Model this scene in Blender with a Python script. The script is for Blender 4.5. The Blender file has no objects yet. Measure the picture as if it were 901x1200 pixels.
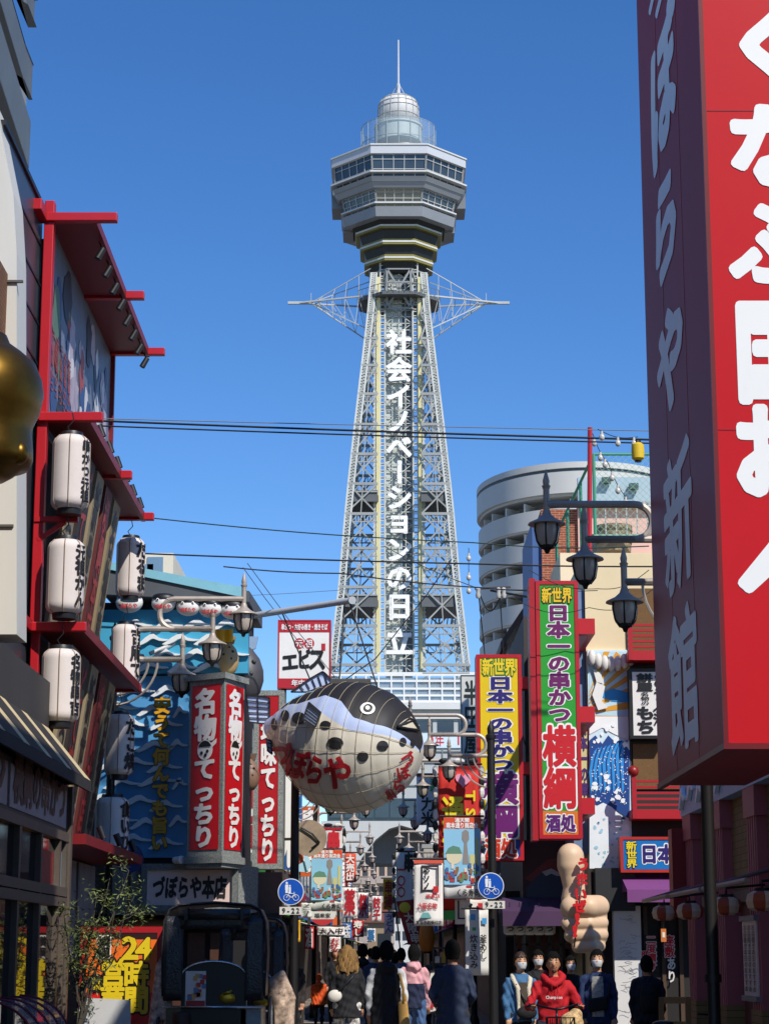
import bpy, bmesh, math, random
import numpy as np
from mathutils import Vector, Matrix
from mathutils.bvhtree import BVHTree
random.seed(7)
R = math.radians
S = bpy.context.scene
COL = S.collection
# ------------------------------------------------------------ camera, sky, sun, exposure
FPX, CX, CY, HOR = 2400.0, 450.5, 600.0, 1117.0
PITCH = math.atan((HOR - CY) / FPX)
CAMZ = 1.6
cd = bpy.data.cameras.new('camera'); cam = bpy.data.objects.new('camera', cd); COL.objects.link(cam)
cd.sensor_fit = 'VERTICAL'; cd.sensor_height = 24.0; cd.sensor_width = 18.0
cd.lens = 24.0 * FPX / 1200.0
cd.clip_start = 0.5; cd.clip_end = 6000
cam.location = (0, 0, CAMZ); cam.rotation_euler = (math.pi / 2 + PITCH, 0, 0)
S.camera = cam
SUN_EL, SUN_AZ = R(44), R(33)          # azimuth: to the right of straight behind the camera
w = bpy.data.worlds.new('World'); S.world = w; w.use_nodes = True
nt = w.node_tree; bg = nt.nodes['Background']
sky = nt.nodes.new('ShaderNodeTexSky'); sky.sky_type = 'NISHITA'; sky.sun_disc = False
sky.sun_elevation = SUN_EL; sky.sun_rotation = math.pi - SUN_AZ
sky.air_density = 1.0; sky.dust_density = 0.0; sky.ozone_density = 4.0; sky.altitude = 1200
hs = nt.nodes.new('ShaderNodeHueSaturation'); hs.inputs['Saturation'].default_value = 1.24; hs.inputs['Value'].default_value = 1.0; hs.inputs['Hue'].default_value = .507
nt.links.new(sky.outputs[0], hs.inputs['Color']); nt.links.new(hs.outputs[0], bg.inputs[0]); bg.inputs[1].default_value = 0.135
ld = bpy.data.lights.new('sun', 'SUN'); lo = bpy.data.objects.new('sun', ld); COL.objects.link(lo)
ld.energy = 4.2; ld.angle = R(0.53); ld.color = (1.0, 0.955, 0.88)
sd = Vector((-math.sin(SUN_AZ) * math.cos(SUN_EL), math.cos(SUN_AZ) * math.cos(SUN_EL), -math.sin(SUN_EL)))
lo.rotation_euler = sd.to_track_quat('-Z', 'Y').to_euler(); lo.location = (30, -40, 60)
vs = S.view_settings
vs.view_transform = 'Standard'; vs.look = 'None'; vs.exposure = 0.17; vs.gamma = 1.0; vs.use_curve_mapping = False
S.cycles.max_bounces = 6; S.cycles.transparent_max_bounces = 12
# ------------------------------------------------------------ pixel -> world
_c, _s = math.cos(PITCH), math.sin(PITCH)
def ray(px, py):
    u = (px - CX) / FPX; v = (CY - py) / FPX
    return Vector((u, _c - v * _s, _s + v * _c))
def P(px, py, Y):
    d = ray(px, py); return Vector((0, 0, CAMZ)) + d * (Y / d.y)
def PX(px, py, X):
    d = ray(px, py); return Vector((0, 0, CAMZ)) + d * (X / d.x)
def zof(py, Y): return P(CX, py, Y).z
def xof(px, py, Y): return P(px, py, Y).x
def rect(x0, y0, x1, y1, Y):
    ym = (y0 + y1) / 2
    return xof(x0, ym, Y), xof(x1, ym, Y), zof(y1, Y), zof(y0, Y)
# ------------------------------------------------------------ materials
def lin(h):
    h = h.lstrip('#'); o = []
    for i in (0, 2, 4):
        c = int(h[i:i+2], 16) / 255
        o.append(c / 12.92 if c <= .04045 else ((c + .055) / 1.055) ** 2.4)
    return o
_mats = {}
def M(hexc, rough=.6, var=.12, scale=3.0, metal=0.0, bump=0.0, alpha=1.0, emit=0.0, spec=.5, trans=0.0, streak=False):
    key = (hexc, rough, var, scale, metal, bump, alpha, emit, spec, trans, streak)
    if key in _mats: return _mats[key]
    m = bpy.data.materials.new('paint_' + hexc.strip('#')); m.use_nodes = True
    n = m.node_tree; b = n.nodes['Principled BSDF']; L = n.links
    c = lin(hexc)
    b.inputs['Roughness'].default_value = rough; b.inputs['Metallic'].default_value = metal
    b.inputs['Specular IOR Level'].default_value = spec
    b.inputs['Alpha'].default_value = alpha; b.inputs['Transmission Weight'].default_value = trans
    tc = n.nodes.new('ShaderNodeTexCoord')
    mp = n.nodes.new('ShaderNodeMapping'); L.new(tc.outputs['Object'], mp.inputs[0])
    if streak: mp.inputs['Scale'].default_value = (1, 1, .12)
    nz = n.nodes.new('ShaderNodeTexNoise'); nz.inputs['Scale'].default_value = scale
    nz.inputs['Detail'].default_value = 6; nz.inputs['Roughness'].default_value = .65
    L.new(mp.outputs[0], nz.inputs['Vector'])
    rp = n.nodes.new('ShaderNodeValToRGB')
    rp.color_ramp.elements[0].position = .3; rp.color_ramp.elements[1].position = .7
    lo_ = [max(0, x * (1 - var)) for x in c]; hi = [min(1, x * (1 + var * .6)) for x in c]
    rp.color_ramp.elements[0].color = (*lo_, 1); rp.color_ramp.elements[1].color = (*hi, 1)
    L.new(nz.outputs['Fac'], rp.inputs[0]); L.new(rp.outputs[0], b.inputs['Base Color'])
    if bump:
        bp = n.nodes.new('ShaderNodeBump'); bp.inputs['Strength'].default_value = bump; bp.inputs['Distance'].default_value = .02
        nz2 = n.nodes.new('ShaderNodeTexNoise'); nz2.inputs['Scale'].default_value = scale * 6
        L.new(tc.outputs['Object'], nz2.inputs['Vector'])
        L.new(nz2.outputs['Fac'], bp.inputs['Height']); L.new(bp.outputs[0], b.inputs['Normal'])
    if emit:
        L.new(rp.outputs[0], b.inputs['Emission Color']); b.inputs['Emission Strength'].default_value = emit
    _mats[key] = m; return m
def brick_mat(c1, c2, mortar, scale=6.0, rough=.8, axis='xz', bw=.5, rh=.25, msize=.02):
    key = ('brick', c1, c2, mortar, scale, axis, bw, rh, msize)
    if key in _mats: return _mats[key]
    m = bpy.data.materials.new('masonry'); m.use_nodes = True; n = m.node_tree; L = n.links
    b = n.nodes['Principled BSDF']; b.inputs['Roughness'].default_value = rough
    tc = n.nodes.new('ShaderNodeTexCoord'); sp = n.nodes.new('ShaderNodeSeparateXYZ'); cb = n.nodes.new('ShaderNodeCombineXYZ')
    L.new(tc.outputs['Object'], sp.inputs[0])
    L.new(sp.outputs[{'x': 0, 'y': 1, 'z': 2}[axis[0]]], cb.inputs[0]); L.new(sp.outputs[{'x': 0, 'y': 1, 'z': 2}[axis[1]]], cb.inputs[1])
    bt = n.nodes.new('ShaderNodeTexBrick'); bt.inputs['Scale'].default_value = scale
    bt.inputs['Brick Width'].default_value = bw; bt.inputs['Row Height'].default_value = rh; bt.inputs['Mortar Size'].default_value = msize
    bt.inputs['Color1'].default_value = (*lin(c1), 1); bt.inputs['Color2'].default_value = (*lin(c2), 1); bt.inputs['Mortar'].default_value = (*lin(mortar), 1)
    L.new(cb.outputs[0], bt.inputs['Vector'])
    nz = n.nodes.new('ShaderNodeTexNoise'); nz.inputs['Scale'].default_value = 1.5; nz.inputs['Detail'].default_value = 5
    L.new(tc.outputs['Object'], nz.inputs['Vector'])
    mx = n.nodes.new('ShaderNodeMixRGB'); mx.blend_type = 'MULTIPLY'; mx.inputs[0].default_value = .35
    L.new(bt.outputs[0], mx.inputs[1]); L.new(nz.outputs['Fac'], mx.inputs[2]); L.new(mx.outputs[0], b.inputs['Base Color'])
    _mats[key] = m; return m
def glass_mat(tint='8fa3ad', rough=.06, alpha=.55):
    return M(tint, rough, .05, 1.0, alpha=alpha, spec=.8)
# ------------------------------------------------------------ mesh builder
class MB:
    def __init__(s): s.v = []; s.f = []; s.m = []
    def add(s, vs_, fs, mi=0):
        o = len(s.v); s.v.extend([tuple(x) for x in vs_])
        for f in fs: s.f.append([i + o for i in f]); s.m.append(mi)
        return s
    def box(s, a, b, mi=0):
        x0, x1 = sorted((a[0], b[0])); y0, y1 = sorted((a[1], b[1])); z0, z1 = sorted((a[2], b[2]))
        return s.add([(x0,y0,z0),(x1,y0,z0),(x1,y1,z0),(x0,y1,z0),(x0,y0,z1),(x1,y0,z1),(x1,y1,z1),(x0,y1,z1)],
              [(0,3,2,1),(4,5,6,7),(0,1,5,4),(1,2,6,5),(2,3,7,6),(3,0,4,7)], mi)
    def hexa(s, p, mi=0):   # 8 points: bottom ring 0-3, top ring 4-7
        return s.add(p, [(0,3,2,1),(4,5,6,7),(0,1,5,4),(1,2,6,5),(2,3,7,6),(3,0,4,7)], mi)
    def obox(s, o, u, v, w_, mi=0):
        o, u, v, w_ = map(Vector, (o, u, v, w_))
        return s.hexa([o, o+u, o+u+v, o+v, o+w_, o+u+w_, o+u+v+w_, o+v+w_], mi)
    def quad(s, p, mi=0): return s.add(p, [tuple(range(len(p)))], mi)
    def bar(s, a, b, wd, ht=None, mi=0):
        a, b = Vector(a), Vector(b); d = (b - a)
        if d.length < 1e-6: return s
        d.normalize(); up = Vector((0, 0, 1)) if abs(d.z) < .95 else Vector((0, 1, 0))
        x = d.cross(up).normalized() * wd / 2; y = x.cross(d).normalized() * (ht or wd) / 2
        return s.hexa([a-x-y, a+x-y, a+x+y, a-x+y, b-x-y, b+x-y, b+x+y, b-x+y], mi)
    def tube(s, a, b, r0, r1=None, n=8, mi=0, caps=True):
        a, b = Vector(a), Vector(b); r1 = r0 if r1 is None else r1
        d = (b - a).normalized(); up = Vector((0, 0, 1)) if abs(d.z) < .95 else Vector((0, 1, 0))
        x = d.cross(up).normalized(); y = x.cross(d).normalized(); vs_ = []
        for c, r in ((a, r0), (b, r1)):
            for i in range(n):
                t = 2 * math.pi * i / n; vs_.append(c + x * math.cos(t) * r + y * math.sin(t) * r)
        fs = [(i, (i+1) % n, n + (i+1) % n, n + i) for i in range(n)]
        if caps: fs += [tuple(range(n))[::-1], tuple(range(n, 2*n))]
        return s.add(vs_, fs, mi)
    def path(s, pts, r, n=6, mi=0):
        pts = [Vector(p) for p in pts]; k = len(pts); rs = r if isinstance(r, (list, tuple)) else [r] * k
        vs_ = []; px_ = None
        for i, p in enumerate(pts):
            d = (pts[min(i+1, k-1)] - pts[max(i-1, 0)]).normalized()
            if px_ is None:
                up = Vector((0, 0, 1)) if abs(d.z) < .95 else Vector((0, 1, 0)); x = d.cross(up).normalized()
            else: x = (px_ - d * px_.dot(d)).normalized()
            px_ = x; y = x.cross(d).normalized()
            for j in range(n):
                t = 2 * math.pi * j / n; vs_.append(p + x * math.cos(t) * rs[i] + y * math.sin(t) * rs[i])
        fs = []
        for i in range(k - 1):
            for j in range(n):
                fs.append((i*n + j, i*n + (j+1) % n, (i+1)*n + (j+1) % n, (i+1)*n + j))
        fs += [tuple(range(n))[::-1], tuple(range((k-1)*n, k*n))]
        return s.add(vs_, fs, mi)
    def lathe(s, prof, c, n=16, mi=0, sx=1, sy=1, ph=0):
        c = Vector(c); vs_ = []; fs = []
        for r, z in prof:
            for i in range(n):
                t = 2 * math.pi * i / n + ph; vs_.append((c.x + r * math.cos(t) * sx, c.y + r * math.sin(t) * sy, c.z + z))
        k = len(prof)
        for j in range(k - 1):
            for i in range(n):
                fs.append((j*n + i, j*n + (i+1) % n, (j+1)*n + (i+1) % n, (j+1)*n + i))
        if prof[0][0] > 1e-5: fs.append(tuple(range(n))[::-1])
        if prof[-1][0] > 1e-5: fs.append(tuple(range((k-1)*n, k*n)))
        return s.add(vs_, fs, mi)
    def ball(s, c, r, nu=16, nv=10, mi=0):
        r = (r, r, r) if not isinstance(r, (tuple, list)) else r; c = Vector(c); vs_ = []; fs = []
        for j in range(nv + 1):
            a = math.pi * j / nv
            for i in range(nu):
                t = 2 * math.pi * i / nu
                vs_.append((c.x + r[0]*math.sin(a)*math.cos(t), c.y + r[1]*math.sin(a)*math.sin(t), c.z + r[2]*math.cos(a)))
        for j in range(nv):
            for i in range(nu): fs.append((j*nu+i, (j+1)*nu+i, (j+1)*nu+(i+1) % nu, j*nu+(i+1) % nu))
        return s.add(vs_, fs, mi)
    def prism(s, poly, o, u, v, d, mi=0):   # 2-D outline (counter-clockwise in u,v), thickness vector d
        o, u, v, d = map(Vector, (o, u, v, d)); n = len(poly)
        a = [o + u*x + v*y for x, y in poly]; b = [p + d for p in a]
        return s.add(a + b, [tuple(range(n)), tuple(range(n, 2*n))[::-1]] + [(i, i+n, (i+1) % n + n, (i+1) % n) for i in range(n)], mi)
    def grid(s, fn, nu, nv, mi=0, close=False):
        vs_ = [fn(i / (nu), j / nv) for j in range(nv + 1) for i in range(nu + 1)]
        fs = [(j*(nu+1)+i, j*(nu+1)+i+1, (j+1)*(nu+1)+i+1, (j+1)*(nu+1)+i) for j in range(nv) for i in range(nu)]
        return s.add(vs_, fs, mi if not callable(mi) else 0)
    def build(s, name, mats, parent=None, smooth=False, bevel=0.0, solid=0.0, weld=False):
        if not isinstance(mats, (list, tuple)): mats = [mats]
        if not s.v: return None
        V = np.array(s.v, dtype=float)
        lo_, hi = V.min(0), V.max(0); org = Vector(((lo_[0]+hi[0])/2, (lo_[1]+hi[1])/2, lo_[2]))
        me = bpy.data.meshes.new(name)
        me.from_pydata([tuple(x) for x in (V - np.array(org))], [], s.f)
        for m in mats: me.materials.append(m)
        me.polygons.foreach_set('material_index', s.m)
        if weld:
            bm = bmesh.new(); bm.from_mesh(me); bmesh.ops.remove_doubles(bm, verts=bm.verts, dist=1e-5)
            bmesh.ops.recalc_face_normals(bm, faces=bm.faces); bm.to_mesh(me); bm.free()
        if smooth:
            me.polygons.foreach_set('use_smooth', [True] * len(me.polygons))
            if smooth != 'all':
                try: me.set_sharp_from_angle(angle=R(40))
                except Exception: pass
        me.update()
        return link(name, me, org, parent, bevel, solid)
ORG = {}
def link(name, me, org, parent=None, bevel=0.0, solid=0.0):
    o = bpy.data.objects.new(name, me); COL.objects.link(o); org = Vector(org)
    ORG[o.name] = org
    if parent is not None:
        o.parent = parent; o.location = org - ORG[parent.name]
    else: o.location = org
    if solid:
        q = o.modifiers.new('thick', 'SOLIDIFY'); q.thickness = solid; q.offset = 0
    if bevel:
        b = o.modifiers.new('soft', 'BEVEL'); b.width = bevel; b.segments = 2; b.limit_method = 'ANGLE'; b.angle_limit = R(35)
    return o
def thing(name, label, cat, loc=(0, 0, 0), group=None):
    o = bpy.data.objects.new(name, None); COL.objects.link(o); o.location = loc; o.empty_display_size = .2
    ORG[o.name] = Vector(loc); return tag(o, label, cat, group)
def tag(o, label, cat, group=None):
    o['label'] = label; o['category'] = cat
    if group: o['group'] = group
    return o
def struct(o, label=None, cat=None):
    o['kind'] = 'structure'
    if label: o['label'] = label
    if cat: o['category'] = cat
    return o
def dup(root, loc, rz=0.0, label=None, group=None, scale=None):
    r = root.copy(); COL.objects.link(r); r.location = loc; r.rotation_euler = (0, 0, rz); ORG[r.name] = Vector(loc)
    if scale: r.scale = (scale,) * 3
    if label: r['label'] = label
    if group: r['group'] = group
    def rec(a, b):
        for ch in list(a.children):
            c = ch.copy(); COL.objects.link(c); c.parent = b; rec(ch, c)
    rec(root, r); return r
# ------------------------------------------------------------ lettering
_gl = {}
def _flat(ch):
    cu = bpy.data.curves.new('glyph', 'FONT'); cu.body = ch; cu.size = 1.0; cu.resolution_u = 2
    ob = bpy.data.objects.new('glyph', cu); me = bpy.data.meshes.new_from_object(ob)
    bm = bmesh.new(); bm.from_mesh(me); bmesh.ops.remove_doubles(bm, verts=bm.verts, dist=1e-5); bm.verts.index_update()
    vs_ = [(v.co.x, v.co.y) for v in bm.verts]; fl = []
    for p in bm.faces:
        f = tuple(v.index for v in p.verts)
        ar = sum(vs_[f[i]][0]*vs_[f[(i+1) % len(f)]][1] - vs_[f[(i+1) % len(f)]][0]*vs_[f[i]][1] for i in range(len(f)))
        fl.append(f if ar >= 0 else f[::-1])
    ed = [(e.verts[0].index, e.verts[1].index) for e in bm.edges if len(e.link_faces) == 1]
    bm.free(); bpy.data.objects.remove(ob); bpy.data.curves.remove(cu); bpy.data.meshes.remove(me)
    return vs_, fl, ed
def glyph(ch, bold):
    """flat glyph; a bold one is swollen by rounded strokes along its outline. Third list: tiny stacking height per vertex"""
    key = (ch, round(bold, 4))
    if key in _gl: return _gl[key]
    if ch not in _gl: _gl[ch] = _flat(ch)
    v0, f0, ed = _gl[ch]
    vs_, fl, hs_ = list(v0), list(f0), [0.0]*len(v0)
    if bold > 1e-4:
        for k, (i, j) in enumerate(ed):
            a, b = Vector(v0[i]), Vector(v0[j]); d = b - a
            if d.length < 1e-6: continue
            th = math.atan2(d.y, d.x); o = len(vs_)
            for m in range(5): t = th + math.pi/2 + math.pi*m/4; vs_.append((a.x+bold*math.cos(t), a.y+bold*math.sin(t)))
            for m in range(5): t = th - math.pi/2 + math.pi*m/4; vs_.append((b.x+bold*math.cos(t), b.y+bold*math.sin(t)))
            hs_ += [(k+1)*2e-5]*10; fl.append(tuple(range(o, o+10)))
    _gl[key] = (vs_, fl, hs_); return _gl[key]
WIDE = lambda ch: ord(ch) > 0x2000
def put(mb, ch, fr, x, y, w_, h, mi=0, bold=.02, off=.01, rot=0.0, skew=0.0, fit=False):
    """one character centred at (x,y) of frame fr=(o,u,v): w_ x h is its em box (or its ink box when fit)"""
    o, u, v = fr; n = u.cross(v).normalized(); vs_, fs, hs_ = glyph(ch, bold)
    if not vs_: return
    xs = [a for a, b in vs_]; ys = [b for a, b in vs_]
    if fit or not WIDE(ch):
        cx_, cy_ = (min(xs)+max(xs))/2, (min(ys)+max(ys))/2; kx = w_/max(.05, max(xs)-min(xs)) if fit else w_*1.0; ky = h/max(.05, max(ys)-min(ys)) if fit else h
        if not fit: cy_ = .36
    else: cx_, cy_, kx, ky = (.5, .37, w_, h)
    cr, sr = math.cos(rot), math.sin(rot); out = []
    for (a, b), hh in zip(vs_, hs_):
        a, b = a - cx_, b - cy_; a += skew * b
        a, b = a*cr - b*sr, a*sr + b*cr
        out.append(o + u*(x + a*kx) + v*(y + b*ky) + n*(off + hh))
    mb.add(out, fs, mi)
def column(mb, text, fr, x, ytop, w_, pitch, h=None, mi=0, bold=.02, off=.01, skew=0.0, jit=0.0):
    for i, ch in enumerate(text):
        if ch == ' ': continue
        put(mb, ch, fr, x, ytop - pitch*(i + .5), w_, h or pitch*1.02, mi, bold, off + .0015*(i % 3), rot=(-math.pi/2 if ch == 'ー' else 0) + jit*((i*37 % 11)/5.5-1), skew=skew)
def row(mb, text, fr, x0, x1, y, h, mi=0, bold=.02, off=.01, skew=0.0):
    n = len(text); p = (x1 - x0) / n
    for i, ch in enumerate(text):
        if ch == ' ': continue
        put(mb, ch, fr, x0 + p*(i + .5), y, p*1.0 if WIDE(ch) else h*.95, h, mi, bold, off + .0015*(i % 3), skew=skew)
def front(x, y, z):   # frame on a plane that faces the camera, origin at lower left corner
    return (Vector((x, y, z)), Vector((1, 0, 0)), Vector((0, 0, 1)))
def side_l(x, y, z):  # frame on a plane facing +X (left side of the street); text runs away from the camera
    return (Vector((x, y, z)), Vector((0, 1, 0)), Vector((0, 0, 1)))
def side_r(x, y, z):  # frame on a plane facing -X (right side of the street); text runs toward the camera
    return (Vector((x, y, z)), Vector((0, -1, 0)), Vector((0, 0, 1)))

def signbox(name, label, cat, px, Y, depth, panel, frame=None, fw=.05, group=None, fmat=None, back=None):
    """a sign that faces the camera at depth Y, its face seen at pixels px = (x0, y0, x1, y1)"""
    x0, x1, z0, z1 = rect(*px, Y)
    root = thing(name, label, cat, ((x0+x1)/2, Y+depth/2, z0), group)
    mb = MB(); mb.box((x0+.004, Y+.012, z0+.004), (x1-.004, Y+depth-.01, z1-.004)); mb.build('panel', panel if not isinstance(panel, str) else M(panel, .4, .06, 2), root)
    if frame or fmat:
        mb = MB(); f = fw
        mb.box((x0-f, Y, z0-f), (x1+f, Y+depth, z0)); mb.box((x0-f, Y, z1), (x1+f, Y+depth, z1+f))
        mb.box((x0-f, Y, z0), (x0, Y+depth, z1)); mb.box((x1, Y, z0), (x1+f, Y+depth, z1))
        mb.build('frame', fmat or M(frame, .45, .12, 3), root)
    return root, front(x0, Y+.012, z0), x1-x0, z1-z0
def letters(root, fn, fill, outline=None, bold=.03, ob=.075, off=.012, name='lettering'):
    """fn(mb, bold, off) writes the characters; an optional wider layer lies under the fill"""
    mb = MB(); fn(mb, bold, off); 
    o = mb.build(name, fill if not isinstance(fill, str) else M(fill, .45, .05, 3), root)
    if outline:
        m2 = MB(); fn(m2, ob, off*.45); m2.build('outline', outline if not isinstance(outline, str) else M(outline, .45, .04, 3), o)
    return o
def patch(root, fr, x0, y0, x1, y1, col, off=.004, name='field'):
    o, u, v = fr; n = u.cross(v); mb = MB()
    mb.quad([o+u*x0+v*y0+n*off, o+u*x1+v*y0+n*off, o+u*x1+v*y1+n*off, o+u*x0+v*y1+n*off])
    return mb.build(name, col if not isinstance(col, str) else M(col, .45, .05, 2), root)
def poly_patch(root, fr, polys, col, off=.006, name='painted_shape', sub=None):
    o, u, v = fr; n = u.cross(v); mb = MB()
    for i, p in enumerate(polys): mb.quad([o+u*x+v*y+n*(off+.0008*(i % 5)) for x, y in p])
    return mb.build(name, col if not isinstance(col, str) else M(col, .5, .06, 2), root)
# ------------------------------------------------------------ ground
mb = MB(); mb.quad([(-3000, -200, 0), (3000, -200, 0), (3000, 5500, 0), (-3000, 5500, 0)])
struct(mb.build('ground', M('6b6862', .9, .2, .05, bump=.2)), 'grey ground under the street', 'ground')
# ------------------------------------------------------------ the tower
TY = 228.0
TX = xof(467.5, 600, TY)
tower = thing('observation_tower', 'grey steel lattice observation tower with octagonal decks at the far street end', 'tower', (TX, TY, 0))
steel = M('c0c3bd', .5, .12, .3); steel_l = M('c2c4bd', .5, .1, .3); steel_d = M('5d6062', .6, .15, .3); cream = M('d8cf9a', .5, .08, .5)
tdark = M('2a2d30', .5, .2, .5); twhite = M('cfcfcb', .45, .05, .5); tgl = M('39434a', .12, .3, .6, spec=.8)
def hw(py):   # half width of the lattice in metres at image row py
    t = [(345, 33), (380, 36), (450, 44), (520, 52), (600, 60.5), (700, 69), (790, 79)]
    for (a, b), (c, d) in zip(t, t[1:]):
        if py <= c:
            k = (py - a) / (c - a); px = b + (d - b) * k; break
    else: px = 79
    return xof(CX + px, py, TY) - xof(CX, py, TY)
lv = [330, 352, 378, 408, 440, 474, 510, 545, 580, 615, 655, 700, 745, 790]
Z = [zof(p, TY) for p in lv]; H = [hw(p) for p in lv]
for sx in (-1, 1):
    for sy in (-1, 1):
        mb = MB()
        for i in range(len(lv) - 1):
            for t0, t1 in ((0, .5), (.5, 1)):
                a = Vector((TX + sx*(H[i]+(H[i+1]-H[i])*t0), TY + sy*(H[i]+(H[i+1]-H[i])*t0), Z[i]+(Z[i+1]-Z[i])*t0))
                b = Vector((TX + sx*(H[i]+(H[i+1]-H[i])*t1), TY + sy*(H[i]+(H[i+1]-H[i])*t1), Z[i]+(Z[i+1]-Z[i])*t1))
                ix, iy = Vector((-sx*.62, 0, 0)), Vector((0, -sy*.62, 0))
                for q in (Vector(), ix, iy, ix + iy): mb.bar(a + q, b + q, .2)
                for k in range(5):
                    p = a.lerp(b, k/5); p2 = a.lerp(b, (k+1)/5)
                    mb.bar(p, p2 + ix, .07); mb.bar(p + iy, p2 + iy + ix, .07); mb.bar(p + ix, p + iy + ix, .07); mb.bar(p, p2 + iy, .07)
                    mb.bar(p, p + ix, .09); mb.bar(p, p + iy, .09)
        mb.build('corner_leg', steel, tower)
# bracing between legs and the core, all four faces
mb = MB(); cw = 2.45
for i in range(1, len(lv)):
    for sy in (-1, 1):
        y = TY + sy*H[i]
        for sx in (-1, 1):
            mb.bar((TX + sx*H[i], y, Z[i]), (TX + sx*cw, y, Z[i]), .22, .3)
            mb.bar((TX + sx*H[i], y, Z[i]-.9), (TX + sx*cw, y, Z[i]-.9), .14)
            n = 5
            for k in range(n):
                xa = TX + sx*(cw + (H[i]-cw)*k/n); xb = TX + sx*(cw + (H[i]-cw)*(k+1)/n)
                mb.bar((xa, y, Z[i]), (xb, y, Z[i]-.9), .09); mb.bar((xb, y, Z[i]), (xb, y, Z[i]-.9), .09)
            if i < len(lv)-1:
                y2 = TY + sy*H[i+1]
                mb.bar((TX + sx*cw, y, Z[i]), (TX + sx*H[i+1], y2, Z[i+1]), .16); mb.bar((TX + sx*H[i], y, Z[i]), (TX + sx*cw, y2, Z[i+1]), .16)
                xm = TX + sx*(cw+H[i])/2; mb.bar((xm, y, Z[i]), (xm + sx*.2, y2, Z[i+1]), .1)
    for sx in (-1, 1):
        x = TX + sx*H[i]
        mb.bar((x, TY-H[i], Z[i]), (x, TY+H[i], Z[i]), .22, .3); mb.bar((x, TY-H[i], Z[i]-.9), (x, TY+H[i], Z[i]-.9), .14)
        for k in range(8):
            ya = TY - H[i] + 2*H[i]*k/8; yb = ya + H[i]/4; mb.bar((x, ya, Z[i]), (x, yb, Z[i]-.9), .09)
        if i < len(lv)-1:
            x2 = TX + sx*H[i+1]
            mb.bar((x, TY-H[i], Z[i]), (x2, TY, Z[i+1]), .16); mb.bar((x, TY+H[i], Z[i]), (x2, TY, Z[i+1]), .16)
            mb.bar((x, TY, Z[i]), (x2, TY-H[i+1], Z[i+1]), .16); mb.bar((x, TY, Z[i]), (x2, TY+H[i+1], Z[i+1]), .16)
mb.build('cross_bracing', M('989b97', .55, .15, .3), tower)
for py in (590, 712):
    z = zof(py, TY); h = hw(py) - .3; mb = MB()
    for sx in (-1, 1):
        mb.box((TX + sx*2.4, TY - h, z - .2), (TX + sx*h, TY + h, z + .15))
        for k in range(10): mb.bar((TX + sx*(2.4+(h-2.4)*k/9), TY - h, z-.3), (TX + sx*(2.4+(h-2.4)*k/9), TY + h, z-.9), .12)
        mb.box((TX + sx*2.4, TY - h - .1, z - 1.0), (TX + sx*h, TY - h, z + .3))
    mb.build('service_platform', steel_d, tower)
# the core: lift shaft behind a grid, cream rails, ladders
zc0, zc1 = zof(792, TY), zof(318, TY)
mb = MB(); mb.box((TX-1.5, TY-2.25, zc0), (TX+.35, TY+1.6, zc1)); mb.build('lift_shaft', M('c3cac4', .5, .12, .2, streak=True), tower)
mb = MB(); mb.box((TX+.4, TY-2.0, zc0), (TX+1.5, TY+1.5, zc1)); mb.build('stair_shaft', M('6a7377', .4, .3, .8), tower)
yf = TY - 3.0
mb = MB()
for k in range(60):
    z = zc0 + (zc1 - zc0)*k/60; mb.bar((TX-2.2, yf+.5, z), (TX+2.2, yf+.5, z), .09)
    for sx in (-1, 1):
        mb.bar((TX+sx*1.55, yf+.1, z), (TX+sx*2.15, yf+.1, z), .1)
        mb.bar((TX+sx*1.55, yf+.1, z+.5), (TX+sx*2.15, yf+.1, z+.5), .1)
    if k % 3 == 0:
        zz = zc0 + (zc1 - zc0)*(k+3)/60
        mb.bar((TX-1.5, yf+.5, z), (TX+1.5, yf+.5, zz), .08); mb.bar((TX+1.5, yf+.5, z), (TX-1.5, yf+.5, zz), .08)
for x in (-1.5, -.75, 0, .75, 1.5): mb.bar((TX+x, yf+.5, zc0), (TX+x, yf+.5, zc1), .09)
for x in (-2.15, -1.6, 1.6, 2.15): mb.bar((TX+x, yf+.1, zc0), (TX+x, yf+.1, zc1), .17)
mb.build('sign_framework', steel_l, tower)
for sx in (-1, 1):
    mb = MB(); mb.box((TX+sx*2.38-.2, yf-.25, zc0), (TX+sx*2.38+.2, yf+.2, zof(335, TY))); mb.build('cream_rail', cream, tower)
    mb = MB(); mb.box((TX+sx*2.75-.12, yf-.1, zc0), (TX+sx*2.75+.12, yf+.2, zof(335, TY)))
    for k in range(90):
        z = zc0 + (zof(335, TY)-zc0)*k/90; mb.box((TX+sx*2.75-.2, yf-.12, z), (TX+sx*2.75+.2, yf-.1, z+.2))
    mb.build('cable_ladder', steel_l, tower)
# white characters down the front
rows = [401, 433, 464.5, 494, 524, 553, 583, 612, 644, 677, 711, 752]
for ch, py in zip('社会イノベーションの日立', rows):
    k = 2.85 * (1 + (py-400)*.00012); mb = MB(); z = zof(py, yf-.4)
    rot = -math.pi/2 if ch == 'ー' else 0
    off = {'ョ': .12}.get(ch, 0)
    put(mb, ch, front(TX, yf-.4, z), 0, 0 + off, k*1.04, k*1.06, 0, .035, 0, rot=rot)
    mb.build('letter_panel', M('f2f2f0', .5, .03, 1), tower)
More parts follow.
